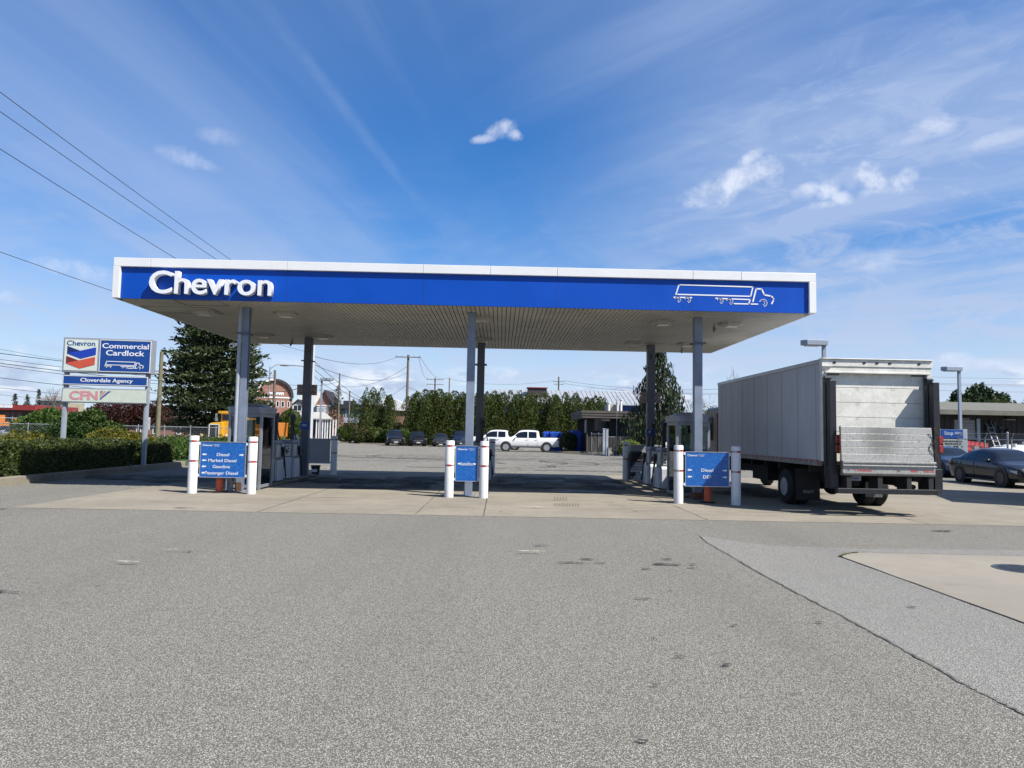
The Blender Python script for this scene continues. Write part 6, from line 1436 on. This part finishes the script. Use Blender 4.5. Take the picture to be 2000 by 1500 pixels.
m = MB(); m.box(g0, g1, -1.26, -1.2, zg0-.1, zg0+.12); m.build('gable_trim', trim_white, t)
for px in (618, 626.5, 634): win(t, wx(px), wx(px+4.2), bz(630,808), bz(630,796), -1.22, trim_white, M('pane_pale', (.25,.30,.32), .2), 1, fw=.1)
d0, d1 = wx(568.5), wx(589.5); dc = (d0+d1)/2; zd0, zd1 = bz(580, 791), bz(580, 783)
m = MB(); m.prism([(d0,zev-3.2),(d1,zev-3.2),(d1,zd0),(dc,zd1),(d0,zd0)], 'y', -1.2, 3); m.build('dormer', pale, t)
m = MB(); m.prism([(d0-.2,zd0),(dc,zd1-.05),(d1+.2,zd0),(dc,zd1+.35)], 'y', -1.5, 3); m.build('dormer_roof', M('trim_dark', (.03,.02,.02), .7), t)
win(t, wx(571), wx(586), bz(580,802), bz(580,791.5), -1.22, trim_white, darkglass, 1, fw=.16)
p0, p1 = wx(588), wx(660); zp0, zp1 = bz(640, 820), bz(640, 807)
m = MB(); m.hexa([(p0,-6,zp0),(p1,-6,zp0),(p1-2.5,-1.3,zp1),(p0,-1.3,zp1)], [(p0,-6,zp0+.18),(p1,-6,zp0+.18),(p1-2.5,-1.3,zp1+.18),(p0,-1.3,zp1+.18)]); m.build('porch_roof', pale, t)
for px in (617,622,629,634,638.5,644,649.5,655):
    m = MB(); xx = at(px, 840, BY_-4).x-o; m.box(xx-.09, xx+.09, -5.75, -5.58, 0, zp0); m.build('porch_column', trim_white, t)
m = MB(); m.box(p0, p1-1, -1.3, -1.25, 0, zp0); m.build('porch_wall', M('porch_dark', (.09,.035,.03), .8), t)
# modern low block
t = thing('modern_block', 'low modern block with dark parapet, pale walls and teal windows', 'building', (at(645, 830, 158).x, 158, 0)); o = at(645, 830, 158).x
mx = lambda px: at(px, 830, 158).x-o; mz = lambda py: at(690, py, 158).z; W = mx(800)
m = MB(); m.box(-.5, W, 0, 12, 0, mz(826)); m.build('lower_wall', brick_d, t); m = MB(); m.box(-.5, W, -.2, 12, mz(826), mz(798)); m.build('upper_wall', M('pale_blue_wall', (.42,.47,.55), .6), t)
m = MB(); m.box(-1, W+.5, -.8, 12.5, mz(798), mz(790)); m.build('parapet', M('parapet_dark', (.03,.035,.05), .6), t)
for k in range(9): a = 648+k*15; win(t, mx(a), mx(a+10.5), mz(814), mz(799), -.24, M('dark_frame', (.05,.07,.08), .5), M('teal_pane', (.05,.16,.17), .1, coat=.6), 2, fw=.08)
for px in (665, 678, 702): 
    m = MB(); xx = mx(px); m.box(xx, xx+1.1, 2, 4, mz(790), mz(787.5)+.6); m.build('roof_unit', M('parapet_dark', (.03,.035,.05), .6), t)
# long brick building under the big conifer
t = thing('long_brick_building', 'long low brick building behind the fence under the big conifer', 'building', (at(195, 840, 74).x, 74, 0)); o = at(195, 840, 74).x; W = at(500, 840, 74).x-o; zz1 = at(300, 817, 74).z
m = MB(); m.box(0, W, 0, 12, 0, zz1); m.build('wall', brick, t); m = MB(); m.hexa([(-.4,-.6,zz1),(W+.4,-.6,zz1),(W+.4,12.6,zz1),(-.4,12.6,zz1)], [(-.4,2,zz1+.55),(W+.4,2,zz1+.55),(W+.4,10,zz1+.55),(-.4,10,zz1+.55)]); m.build('roof', M('brown_shingle2', (.09,.055,.045), .9, var=.1), t)
for px in (227, 268, 300, 346, 372, 388): win(t, at(px,840,74).x-o, at(px+6,840,74).x-o, at(300,846,74).z, at(300,829,74).z, -.02, trim_white, darkglass, fw=.09)
m = MB(); xx = at(228,840,74).x-o; m.box(xx-.3, xx+.6, -.05, -.02, 0, 2.3); m.build('door', trim_white, t)
# diner-like low red-roofed shop far left, pale house
t = thing('red_roof_shop', 'low shop with red roof band and white sign panels at far left', 'building', (at(-40, 830, 120).x, 120, 0)); o = at(-40, 830, 120).x; W = at(78, 830, 120).x-o; sz = lambda py: at(30, py, 120).z
m = MB(); m.box(0, W-4, 0, 10, 0, sz(801)); m.build('wall', M('dark_wall', (.07,.06,.06), .7), t); m = MB(); m.box(-.5, W, -1.5, 10.5, sz(801), sz(791)); bnd = m.build('roof_band', M('band_red', (.30,.03,.025), .6), t)
for a, c_ in ((2,16),(17,34)): m = MB(); m.box(at(a,830,120).x-o, at(c_,830,120).x-o, -1.56, -1.5, sz(797), sz(791.5)); m.build('white_panel', trim_white, bnd)
for a in (-20, 8, 20, 32): win(t, at(a,830,120).x-o, at(a+8,830,120).x-o, sz(818), sz(806), -.02, M('frame_red', (.3,.05,.04), .6), darkglass, 1)
t = thing('pale_house', 'pale house with sloping grey roof on the far left skyline', 'building', (at(93, 810, 150).x, 150, 0)); hz_ = lambda py: at(93, py, 150).z
m = MB(); m.box(-1.6, 2.8, 0, 8, 0, hz_(785)); m.build('wall', M('house_cream', (.42,.38,.26), .7), t); m = MB(); m.hexa([(-2.2,-.6,hz_(782)),(3.4,-.6,hz_(782)),(3.4,4,hz_(772)),(-2.2,4,hz_(772))], [(-2.2,-.6,hz_(781)),(3.4,-.6,hz_(781)),(3.4,4,hz_(771)),(-2.2,4,hz_(771))]); m.hexa([(-2.2,4,hz_(772)),(3.4,4,hz_(772)),(3.4,9,hz_(782)),(-2.2,9,hz_(782))], [(-2.2,4,hz_(771)),(3.4,4,hz_(771)),(3.4,9,hz_(781)),(-2.2,9,hz_(781))]); m.build('roof', M('roof_grey', (.30,.29,.27), .8), t)
win(t, -.9, 1.6, hz_(791), hz_(787), -.02, trim_white, darkglass, 2); m = MB(); m.box(-1.8, 3, -.5, -.0, hz_(786), hz_(782.5)); m.build('eave', M('eave_dark', (.05,.05,.06), .7), t)
# brown workshop on the right
WY = 50
t = thing('brown_workshop', 'long brown workshop with pale roof edge and open roller door', 'building', (at(1760, 850, WY).x, WY, 0)); o = at(1760, 850, WY).x; W = 34; rz_ = lambda py: at(1920, py, WY).z; X_ = lambda px: at(px, 850, WY).x-o
m = MB(); q0, q1 = X_(1878), X_(1922); zd_ = rz_(820)
m.box(0, q0, .8, 12, 0, rz_(811)); m.box(q1, W, .8, 12, 0, rz_(811)); m.box(q0, q1, .8, 12, zd_, rz_(811)); m.box(q0, q1, 9, 12, 0, zd_)
x = 0
while x < W:
    if not (q0-.05 < x < q1): m.box(x, x+.05, .77, .8, 0, rz_(811))
    x += .4
m.build('wall', siding, t)
m = MB(); m.hexa([(-.5,-.6,rz_(811)),(W,-.6,rz_(811)),(W,13,rz_(811)+.2),(-.5,13,rz_(811)+.2)], [(-.5,-.6,rz_(802)),(W,-.6,rz_(802)),(W,13,rz_(802)+1.3),(-.5,13,rz_(802)+1.3)]); m.build('roof', M('mossy_roof', (.145,.14,.115), .85, var=.15, scale=2, col2=(.17,.17,.13)), t)
m = MB()
for k in range(6): m.box(q0+.05, q1-.05, .84+.0*k, .88, zd_-.22*(k+1)+.01, zd_-.22*k-.005)
m.build('roller_door', M('shutter', (.34,.34,.32), .6), t)
m = MB(); m.box(q1, q1+.22, .7, .79, 0, zd_+.1); m.build('door_frame', M('post_pale', (.42,.46,.52), .5), t)
for px in (1892, 1982): m = MB(); xx = X_(px); m.box(xx-.3, xx+.3, .3, .78, rz_(819), rz_(817.5)); m.build('wall_lamp', M('lamp_pale', (.4,.4,.38), .5), t)
m = MB(); rg = random.Random(8)
for k in range(14): xx = X_(1935)+rg.uniform(0,1.8); zz_ = rg.uniform(1.6,3.0); m.box(xx, xx+rg.uniform(.1,.4), .6, .76, zz_, zz_+rg.uniform(.1,.35))
m.build('meter_cluster', black, t)
t = thing('ladder', 'pale ladder leaning against the brown workshop', 'ladder', (at(1950, 850, WY-.3).x, WY-.3, 0)); m = MB()
for s in (-.2, .2): m.tube([(s, -.6, 0), (s, .95, 3.0)], .03, 6)
m.build('rail', alu, t); m = MB()
for k in range(9): m.cyl((-.2,-.6+1.55*(k+.5)/9.5,3.0*(k+.5)/9.5), (.2,-.6+1.55*(k+.5)/9.5,3.0*(k+.5)/9.5), .018, n=6)
m.build('rung', alu, t)
# barrels, tanks, yard fence with barbed wire
redm = M('drum_red', (.42,.035,.03), .5, var=.15, scale=6)
for i, (px, py, w_) in enumerate(((1884,861,.62),(1894,862,.62),(1905,863,.6),(1917,864,.6),(1929,866,.55))):
    p = at(px, 890, 42); zt0 = at(px, py, 42).z; t = thing('red_drum', f'{ord_[i]} red drum from the left behind the yard fence', 'drum', (p.x, 42+.1*i, 0), 0, 'red drums behind the yard fence')
    m = MB(); pr = [(w_*.48,0)]
    for k in range(6): pr += [(w_*.48,zt0*(k+.1)/6),(w_*.5,zt0*(k+.2)/6),(w_*.48,zt0*(k+.3)/6)]
    pr += [(w_*.48,zt0),(.001,zt0)]; m.lathe(pr, n=18); m.build('barrel', redm, t, smooth=True); m = MB(); m.cyl((.12,0,zt0), (.12,0,zt0+.04), .04, n=8); m.build('bung', black, t)
wt = M('tank_white', (.72,.73,.72), .35, var=.05, scale=3)
for i, (Y, x0p, x1p, top) in enumerate(((40, 1926, 2060, 873), (43.5, 1950, 2100, 868))):
    zt0 = at(1960, top, Y).z; r_ = .55; x0, x1 = at(x0p, 870, Y).x, at(x1p, 870, Y).x
    t = thing('propane_tank', ['nearer','farther'][i]+' long white propane tank behind the black sedan', 'tank', (x0, Y, 0), 0, 'propane tanks behind the sedan'); zc = zt0-r_; L = x1-x0
    m = MB(); pr = [(.001,0)]+[(r_*math.sin(R(a)), .45*(1-math.cos(R(a)))) for a in range(15, 91, 15)]+[(r_, L-.45)]+[(r_*math.cos(R(a)), L-.45+.45*math.sin(R(a))) for a in range(15, 90, 15)]+[(.001, L)]
    m.lathe(pr, n=24); mm = Matrix.Rotation(R(90), 3, 'Y'); m.v = [tuple(mm @ Vector(v)+Vector((0,0,zc))) for v in m.v]; m.build('shell', wt, t, smooth=True)
    for xx in (.9, L-.9): m = MB(); m.box(xx-.15, xx+.15, -.45, .45, 0, zc-.25); m.build('saddle', galv, t)
    m = MB(); m.cyl((1.6,0,zt0), (1.6,0,zt0+.2), .12, n=10); m.cyl((2.6,0,zt0), (2.6,0,zt0+.14), .07, n=10); m.build('valve', wt, t, smooth=True)
chain_link('yard_fence', 'wire yard fence with barbed top beyond the black sedan', (at(1872, 880, 36).x, 36), (at(2080, 880, 36).x, 36), at(1940, 858.5, 36).z, 5, galv, barbed=1, cell=.15, wr_=.004)
p = at(1968, 870, 38); t = thing('fence_post', 'tall galvanised corner post of the wire yard fence', 'post', (p.x, 38, 0)); m = MB(); h_ = at(1968, 846, 38).z; m.cyl((0,0,0),(0,0,h_),.05,n=10); m.build('shaft', galv, t, smooth=True); m = MB(); m.sphere((0,0,h_),.07,8,6); m.build('cap', galv, t, smooth=True)
p = at(1897, 878, 41); t = thing('pump_cabinet', 'small grey cabinet between the red drums', 'cabinet', (p.x, 40.6, 0)); m = MB(); m.box(-.14,.14,-.1,.1,0,at(1897,872,41).z); m.build('case', galv, t, bevel=.01); m = MB(); m.box(-.1,.1,-.11,-.1,.7,1.0); m.build('dial_panel', black, t)
# price board on the right
PY = 38.5; x0, x1 = at(1838, 860, PY).x, at(1881, 860, PY).x
t = thing('letter_board_sign', 'blue-topped letter board sign behind the lift gate', 'sign', (x0, PY, 0)); W = x1-x0; g = lambda py: at(1860, py, PY).z
for xx in (-.25, W-.0): m = MB(); m.box(xx, xx+.25, 0, .3, 0, g(838)); m.build('post', posts, t, bevel=.01)
m = MB(); m.box(0, W, -.02, .3, g(856), g(839)); c_ = m.build('header', agb, t, bevel=.01); text('header_lettering', 'Stop', W*.40, .25, (W*.34, -.03, g(847)), M('faint_white', (.5,.58,.7), .5), c_, depth=.01, bold=.012)
m = MB(); lorry(m, W*.62, W*.95, g(850), g(844), -.03, -.021, .03); m.build('header_emblem', M('faint_white', (.5,.58,.7), .5), c_)
m = MB(); m.box(0, W, .0, .28, g(889), g(857.5)); c_ = m.build('letter_panel', M('panel_grey', (.34,.37,.36), .5), t)
m = MB(); rg = random.Random(6)
for r_, (py, a0) in enumerate(((862,.03),(867,.12),(872,.2),(877,.26))):
    x = W*a0+.05
    while x < W*.92:
        w2 = rg.uniform(.06,.13); 
        if rg.random() < .85: m.box(x, x+w2, -.006, -.001, g(py+1.6), g(py-1.6))
        x += w2+.03
m.build('letter_tiles', black, c_)
# ================================================================== LAMPS AND POLES
lamp_m = M('lamp_post_grey', (.30,.35,.42), .45, var=.05); lens_m = M('lamp_under', (.6,.6,.58), .3)
def lamp(px, top, Y, label, side=-1, r=.075):
    p = at(px, top+10, Y); H_ = at(px, top, Y).z; t = thing('lamp_post', label, 'lamp post', (p.x, Y, 0), 0, 'square lot lamp posts')
    m = MB(); m.box(-r, r, -r, r, .35, H_-.12); m.build('pole', lamp_m, t); m = MB(); m.cyl((0,0,0), (0,0,.35), .25, n=16); m.build('footing', kerb_c, t)
    m = MB(); s = side; xa, xb_ = (-.1, 1.05)
    pts = [(s*-.12, -.2), (s*.85, -.2), (s*1.05, -.05), (s*1.05, .12), (s*.85, .25), (s*-.12, .25)]
    m.prism(pts, 'z', H_-.24, H_-.0); hd = m.build('lamp_head', lamp_m, t, bevel=.015)
    m = MB(); m.prism([(s*.2,-.14),(s*.85,-.14),(s*.85,.19),(s*.2,.19)], 'z', H_-.275, H_-.241); m.build('lens', lens_m, hd)
lamp(1609, 665, 33, 'grey lamp post whose head rises above the box truck roof'); lamp(1873, 717, 43, 'grey lamp post between the lift gate and the brown workshop')
lamp(628.5, 738, 64, 'pale grey lamp post right of the left back column', side=1, r=.07)
def pole(px, top, Y, label, arms=(), r=.15, mat=None, name='utility_pole', lamp_arm=None, trans=False, basey=850):
    p = at(px, top+20, Y); H_ = at(px, top, Y).z; t = thing(name, label, 'pole', (p.x, Y, 0), 0, 'utility poles')
    m = MB(); m.cyl((0,0,0), (0,0,H_), r*1.15, r*.8, 12); m.build('shaft', mat or wood_pole, t, smooth=True)
    for dz, hl, an in arms:
        m = MB(); Rz = Matrix.Rotation(R(an), 3, 'Z'); m.obox(Rz @ Vector((0,-r-.06,H_-dz)), (hl*2, .1, .12), Rz); ar = m.build('crossarm', wood_pole, t)
        m = MB()
        for u in (-.92, -.5, .5, .92): c_ = Rz @ Vector((hl*u, -r-.06, 0)); m.cyl((c_.x,c_.y,H_-dz+.06), (c_.x,c_.y,H_-dz+.24), .045, .03, 7)
        m.build('insulator', M('insulator', (.25,.25,.26), .4), ar, smooth=True)
    if trans: m = MB(); m.cyl((-r-.3,0,H_-trans-.9), (-r-.3,0,H_-trans), .25, n=14); m.build('transformer', galv, t, smooth=True)
    if lamp_arm:
        dz, ln = lamp_arm; m = MB(); m.tube([(0,0,H_-dz),(ln*.4,0,H_-dz+.5),(ln,0,H_-dz+.55)], .04, 7); ar = m.build('lamp_arm', galv, t, smooth=True); m = MB(); m.sphere((ln+.2*(1 if ln > 0 else -1),0,H_-dz+.53), (.4,.14,.08), 10, 6); m.build('lamp_head', galv, ar, smooth=True)
    return Vector((p.x, Y, H_))
T1 = pole(797, 693, 98, 'tall utility pole with crossarm rising behind the left cedars', arms=((.35,1.7,0),), r=.19)
T2 = pole(849.5, 738, 160, 'far utility pole with double crossarm above the tall cedars', arms=((.4,1.9,0),(1.5,1.9,0)), r=.2)
T3 = pole(877.5, 738, 175, 'plain far pole left of the middle column', arms=(), r=.17)
T4 = pole(663, 729, 112, 'slim pole with a street lamp arm left of the round bush', arms=(), r=.13, lamp_arm=(3.2,-2.6))
T5 = pole(682.5, 764, 132, 'short far pole above the modern block', r=.16)
T6 = pole(1091, 736, 175, 'far utility pole with crossarms above the metal warehouse', arms=((1.2,1.4,0),(1.9,1.3,20)), r=.22)
T7 = pole(536.5, 723, 72, 'wooden utility pole in front of the arched brick hall', r=.14)
T8 = pole(526.5, 716, 84, 'thin grey street pole left of the arched gable', r=.08, mat=galv, lamp_arm=(.3,1.6))
T9 = pole(315, 687, 43, 'weathered wooden pole in front of the big conifer', r=.13, mat=M('pole_olive', (.22,.20,.12), .9, var=.2, stretch=(6,6,.5)))
whp = M('white_pole', (.50,.53,.57), .5, var=.04)
T10 = pole(613, 612, 55, 'thick white pole just right of the left back canopy column', r=.21, mat=whp, lamp_arm=(4.6,-1.9))
T11 = pole(1205, 772, 60, 'short thin aerial mast on the office roof side', r=.03, mat=galv)
def wire(a, b_, sag, label, r=.013, n=24):
    m = MB(); a = Vector(a); b_ = Vector(b_); pts = [a.lerp(b_, i/n)-Vector((0,0,sag*4*(i/n)*(1-i/n))) for i in range(n+1)]
    return tag(_w(m, pts, r), label, 'wire', 'overhead wires')
def _w(m, pts, r): m.tube(pts, r, 5); return m.build('overhead_wire', wire_m, smooth=True)
wire(at(-260,-15,16), T10+Vector((-.1,0,-.1)), .25, 'topmost wire crossing the upper left sky towards the canopy', .012)
wire(at(-260,35,17), T10+Vector((-.1,0,-.5)), .25, 'second wire down crossing the upper left sky', .012)
wire(at(-260,125,19), T10+Vector((-.1,0,-1.9)), .22, 'third wire down crossing the upper left sky', .013)
wire(at(-260,398,24), T10+Vector((-.1,0,-3.1)), .25, 'wire meeting the left end of the canopy band', .013)
for i, (ya, yb, r, Y2) in enumerate(((688,738,.022,72),(700,746,.014,72),(707,752,.022,72),(712,757,.016,72),(736,770,.018,72),(757,778,.012,72),(771,784,.01,72),(676,733,.009,72))):
    a = at(-80, ya-9, 40); b_ = at(537, yb, Y2)
    wire(a, b_, .35+.05*i, f'{ord_[i]} low wire counted down from the top behind the tall sign, running to the conifer' if i else 'thick top wire of the low bundle behind the tall sign', r)
base = T10
wire(base+Vector((0,0,-3.3)), T1+Vector((-1.5,0,-.3)), .8, 'wire from the white pole to the crossarm pole, upper run', .02)
wire(base+Vector((0,0,-3.9)), T1+Vector((0,0,-2.4)), 1.2, 'wire from the white pole to the crossarm pole, lower run', .02)
wire(base+Vector((0,0,-3.6)), at(760,800,110), .8, 'wire falling from the white pole behind the cedar clump', .02)
wire(base+Vector((0,0,-4.2)), at(740,786,112), .9, 'second wire falling from the white pole behind the cedar clump', .02)
wire(base+Vector((0,0,-4.7)), T5, .8, 'wire from the white pole to the short far pole', .02)
wire(T1+Vector((1.4,0,-.2)), T2+Vector((-1.6,0,0)), 1.2, 'wire between the two crossarm poles, left strand', .025)
wire(T1+Vector((1.6,0,-.2)), T2+Vector((1.6,0,0)), 1.0, 'wire between the two crossarm poles, right strand', .025)
wire(T1+Vector((.2,0,-4.5)), at(1000,790,170), 1.5, 'wire sloping from the crossarm pole down behind the middle columns', .025)
wire(T1+Vector((0,0,-1.5)), T4+Vector((0,0,-2)), 1.1, 'wire from the crossarm pole to the slim lamp pole, upper', .02)
wire(T1+Vector((0,0,-4)), T5+Vector((0,0,-.8)), 1.8, 'wire from the crossarm pole to the short far pole, lower', .02)
wire(T4+Vector((0,0,-4)), T5+Vector((0,0,-1.6)), .6, 'short wire between slim lamp pole and short far pole', .025)
wire(T4+Vector((0,0,-1.2)), T7+Vector((0,0,-1.2)), .6, 'wire crossing behind the left back column', .02)
wire(T7+Vector((0,0,-2.2)), base+Vector((0,0,-5.4)), .2, 'dark bundle between the wooden pole and the white pole', .03)
wire(T2+Vector((1.6,0,0)), T6+Vector((-1.2,0,-.9)), 1.2, 'long far wire behind the middle columns to the far right pole', .03)
wire(T6+Vector((1.2,0,-.9)), at(1460,757,150), 1.2, 'far wire from the far right pole past the spruce', .03)
wire(T6+Vector((1.2,0,-1.6)), at(1460,768,150), 1.0, 'second far wire from the far right pole past the spruce', .03)
for i, py in enumerate((733, 745, 747.5, 759)):
    wire(at(1700, py-2, 110), at(2150, py+6, 110), .3, f'{ord_[i]} far wire from the top in the sky right of the truck', .022)
# ================================================================== DUMP TRUCK AND FAR VEHICLES
yel = M('truck_yellow', (.78,.40,.012), .35, var=.06, coat=.3); oran = M('body_orange', (.70,.24,.03), .5, var=.1, scale=4)
DY = 50; dx = lambda px, Y=DY: at(px, 840, Y).x; dz = lambda py, Y=DY: at(440, py, Y).z; o = dx(426)
t = thing('dump_truck', 'yellow dump truck with orange box parked beyond the hedge', 'dump truck', (o, DY, 0)); ww = dx(448)-dx(406)
hz0, hz1 = .75, dz(824)
m = MB(); c0, c1 = dx(406)-o, dx(434)-o; m.prism([(c0,hz0),(c1,hz0),(c1,hz1),(c0+.15,hz1-.08),(c0,hz1-.22)], 'y', 0, 1.4); m.build('hood', yel, t, bevel=.05)
m = MB(); m.box(c0+.10, c1-.22, -.03, .0, hz0+.18, hz1-.2); gr = m.build('grille', black, t); m = MB(); gx0, gx1 = c0+.08, c1-.2
for q in ((gx0,gx1,hz1-.22,hz1-.16),(gx0,gx0+.05,hz0+.18,hz1-.2),(gx1-.05,gx1,hz0+.18,hz1-.2)): m.box(q[0],q[1],-.06,-.031,q[2],q[3])
m.build('grille_surround', trim_white, gr)
k0, k1 = dx(418)-o, dx(458)-o; m = MB(); m.box(c1-.05, k1, .3, 2.8, hz0-.05, hz1+.02); m.prism([(k0,hz1+.0),(k1,hz1+.0),(k1,dz(813)+.35),(k0,dz(813)+.35)], 'y', 1.1, 2.8); cb_ = m.build('cab', yel, t, bevel=.04)
m = MB(); m.box(k0+.12, k1-.12, 1.06, 1.095, hz1+.12, dz(813)+.12); m.build('windshield', darkglass, cb_); m = MB(); m.box(k0-.1, k1+.1, .85, 1.5, dz(813)+.2, dz(813)+.38); m.box(k0+.5, k1-.6, 1.2, 1.7, dz(813)+.4, dz(813)+.62); m.build('visor', yel, cb_, bevel=.02)
m = MB(); bx0_, bx1_ = dx(446)-o, dx(503)-o; m.hexa([(bx0_+.3,3.0,1.0),(bx1_-.1,3.0,1.0),(bx1_-.1,7.5,1.0),(bx0_+.3,7.5,1.0)], [(bx0_,2.9,dz(822)),(bx1_,2.9,dz(822)),(bx1_,7.6,dz(822)),(bx0_,7.6,dz(822))]); db = m.build('dump_box', oran, t, bevel=.03)
m = MB()
for k in range(4): zz_ = 1.1+.38*k; m.box(bx0_+.1, bx1_+.0, 2.84, 2.9, zz_, zz_+.1)
m.build('box_rib', oran, db)
for xx in (c0-.0, c1+.25): 
    for y in (.9, 5.8):
        m = MB(); m.cyl((xx,y,.5), (xx+.32,y,.5), .5, n=22); wh = m.build('wheel', rubber, t, smooth=True); m = MB(); m.cyl((xx-.01,y,.5), (xx+.33,y,.5), .25, n=14); m.build('rim', galv, wh, smooth=True)
m = MB(); m.box(c0-.55, c1+.6, -.35, -.12, .45, .75); m.build('bumper', black, t, bevel=.02)
for xx in (c0-.42, c1+.3): m = MB(); m.sphere((xx,-.05,1.05), (.14,.1,.14), 10, 7); m.build('headlight', M('amber_lamp', (.8,.55,.25), .2), t, smooth=True)
m = MB(); m.box(c0-.45, c0-.15, .3, 1.2, .7, 1.0); m.box(c1+.05, c1+.7, .0, .9, .7, .95); m.build('fender', M('fender_brown', (.12,.07,.04), .6), t, bevel=.04)
for s_, xx in ((-1, k0-.35), (1, k1+.2)): m = MB(); m.box(xx, xx+.16, 1.0, 1.08, hz1+.05, hz1+.6); m.build('mirror', alu, cb_)
# parked cars and machines far left
def plain_car(px, py, Y, ang, label, pm_):
    p = at(px, 840, Y); return sedan_car('parked_car', label, (p.x, Y, 0), R(ang), 'cars parked behind the far left fence', pm_)
plain_car(36, 822, 66, 172, 'silver car parked behind the far left fence', paint('car_silver', (.34,.36,.39), .3, .5))
plain_car(8, 818, 71, 176, 'dark car parked behind the silver car at far left', blk)
plain_car(75, 826, 68, 170, 'grey car parked right of the silver car at far left', paint('car_grey', (.16,.18,.2), .3, .5))
p = at(33, 830, 92); t = thing('yellow_loader', 'yellow loader bucket and body in front of the red-roofed shop', 'loader', (p.x, 92, 0)); m = MB(); m.box(-.9,.5,0,2.2,.9,1.6); m.hexa([(-.9,0,1.6),(.2,0,1.6),(.2,1.6,1.6),(-.9,1.6,1.6)], [(-.4,.2,2.3),(.1,.2,2.3),(.1,1.4,2.3),(-.4,1.4,2.3)]); m.build('body', yel, t, bevel=.05)
m = MB(); m.prism([(.4,1.9),(1.4,1.95),(1.45,2.15),(-.3,2.35),(-.4,2.1)], 'y', .2, 1.6); m.build('bucket', M('bucket_orange', (.75,.33,.04), .5), t)
for xx in (-.7,.3): m = MB(); m.cyl((xx,-.15,.5), (xx,.25,.5), .5, n=18); m.build('wheel', rubber, t, smooth=True)
p = at(-9, 820, 100); t = thing('yellow_excavator', 'orange-yellow machine cab at the far left edge', 'excavator', (p.x, 100, 0)); t.scale = (.8, .8, .72); m = MB(); m.box(-1.2,.9,0,2.4,.9,2.6); m.box(-1.0,.3,.3,2.0,2.6,3.9); m.build('cab', oran, t, bevel=.06); m = MB(); m.box(-.85,.15,.25,.3,2.75,3.7); m.build('cab_window', darkglass, t); m = MB(); m.box(-1.5,1.3,-.1,.5,.0,.8); m.build('track', rubber, t, bevel=.2)
# small street signs
for px, top, Y, lab, w_ in ((288,815,44,'small white sign on a thin post right of the tall sign',.32),):
    p = at(px, 840, Y); H_ = at(px, top, Y).z; t = thing('street_sign', lab, 'sign', (p.x, Y, 0)); m = MB(); m.cyl((0,0,0), (0,0,H_), .03, n=8); m.build('post', galv, t); m = MB(); m.box(-w_/2, w_/2, -.04, -.032, H_-.75, H_); pl = m.build('plate', lab_m, t, bevel=.003)
    m = MB(); m.box(-.03,.03,-.044,-.041,H_-.5,H_-.2); m.build('symbol', black, pl)
# unseen building added outside the right edge so its corner shades the slab
a_ = Vector((15.1, 17.2, 0)); b_ = Vector((17.2, 22.4, 0)); d = (b_-a_); ang = math.atan2(d.y, d.x)
t = thing('unseen_building', 'unseen brown building added outside the right edge to shade the slab', 'building', a_, ang); L = d.length
m = MB(); m.box(0, L, -9, 0, 0, 3.5); m.build('wall', siding, t); m = MB(); m.box(-.0, L, -9.2, .0, 3.5, 4.0); m.build('roof', fascia_b, t)
m = MB(); m.box(1, 2.1, 0.0, .06, 0, 2.1); dd = m.build('door', M('door_grey', (.26,.27,.27), .6), t); m = MB(); m.box(1.2, 1.9, .06, .07, 1.0, 1.9); m.build('door_pane', darkglass, dd)
m = MB(); m.box(2.8, 4.6, 0.0, .05, 1.0, 2.2); wd = m.build('window', trim_white, t); m = MB(); m.box(2.88, 4.52, .05, .06, 1.08, 2.12); m.build('pane', darkglass, wd)
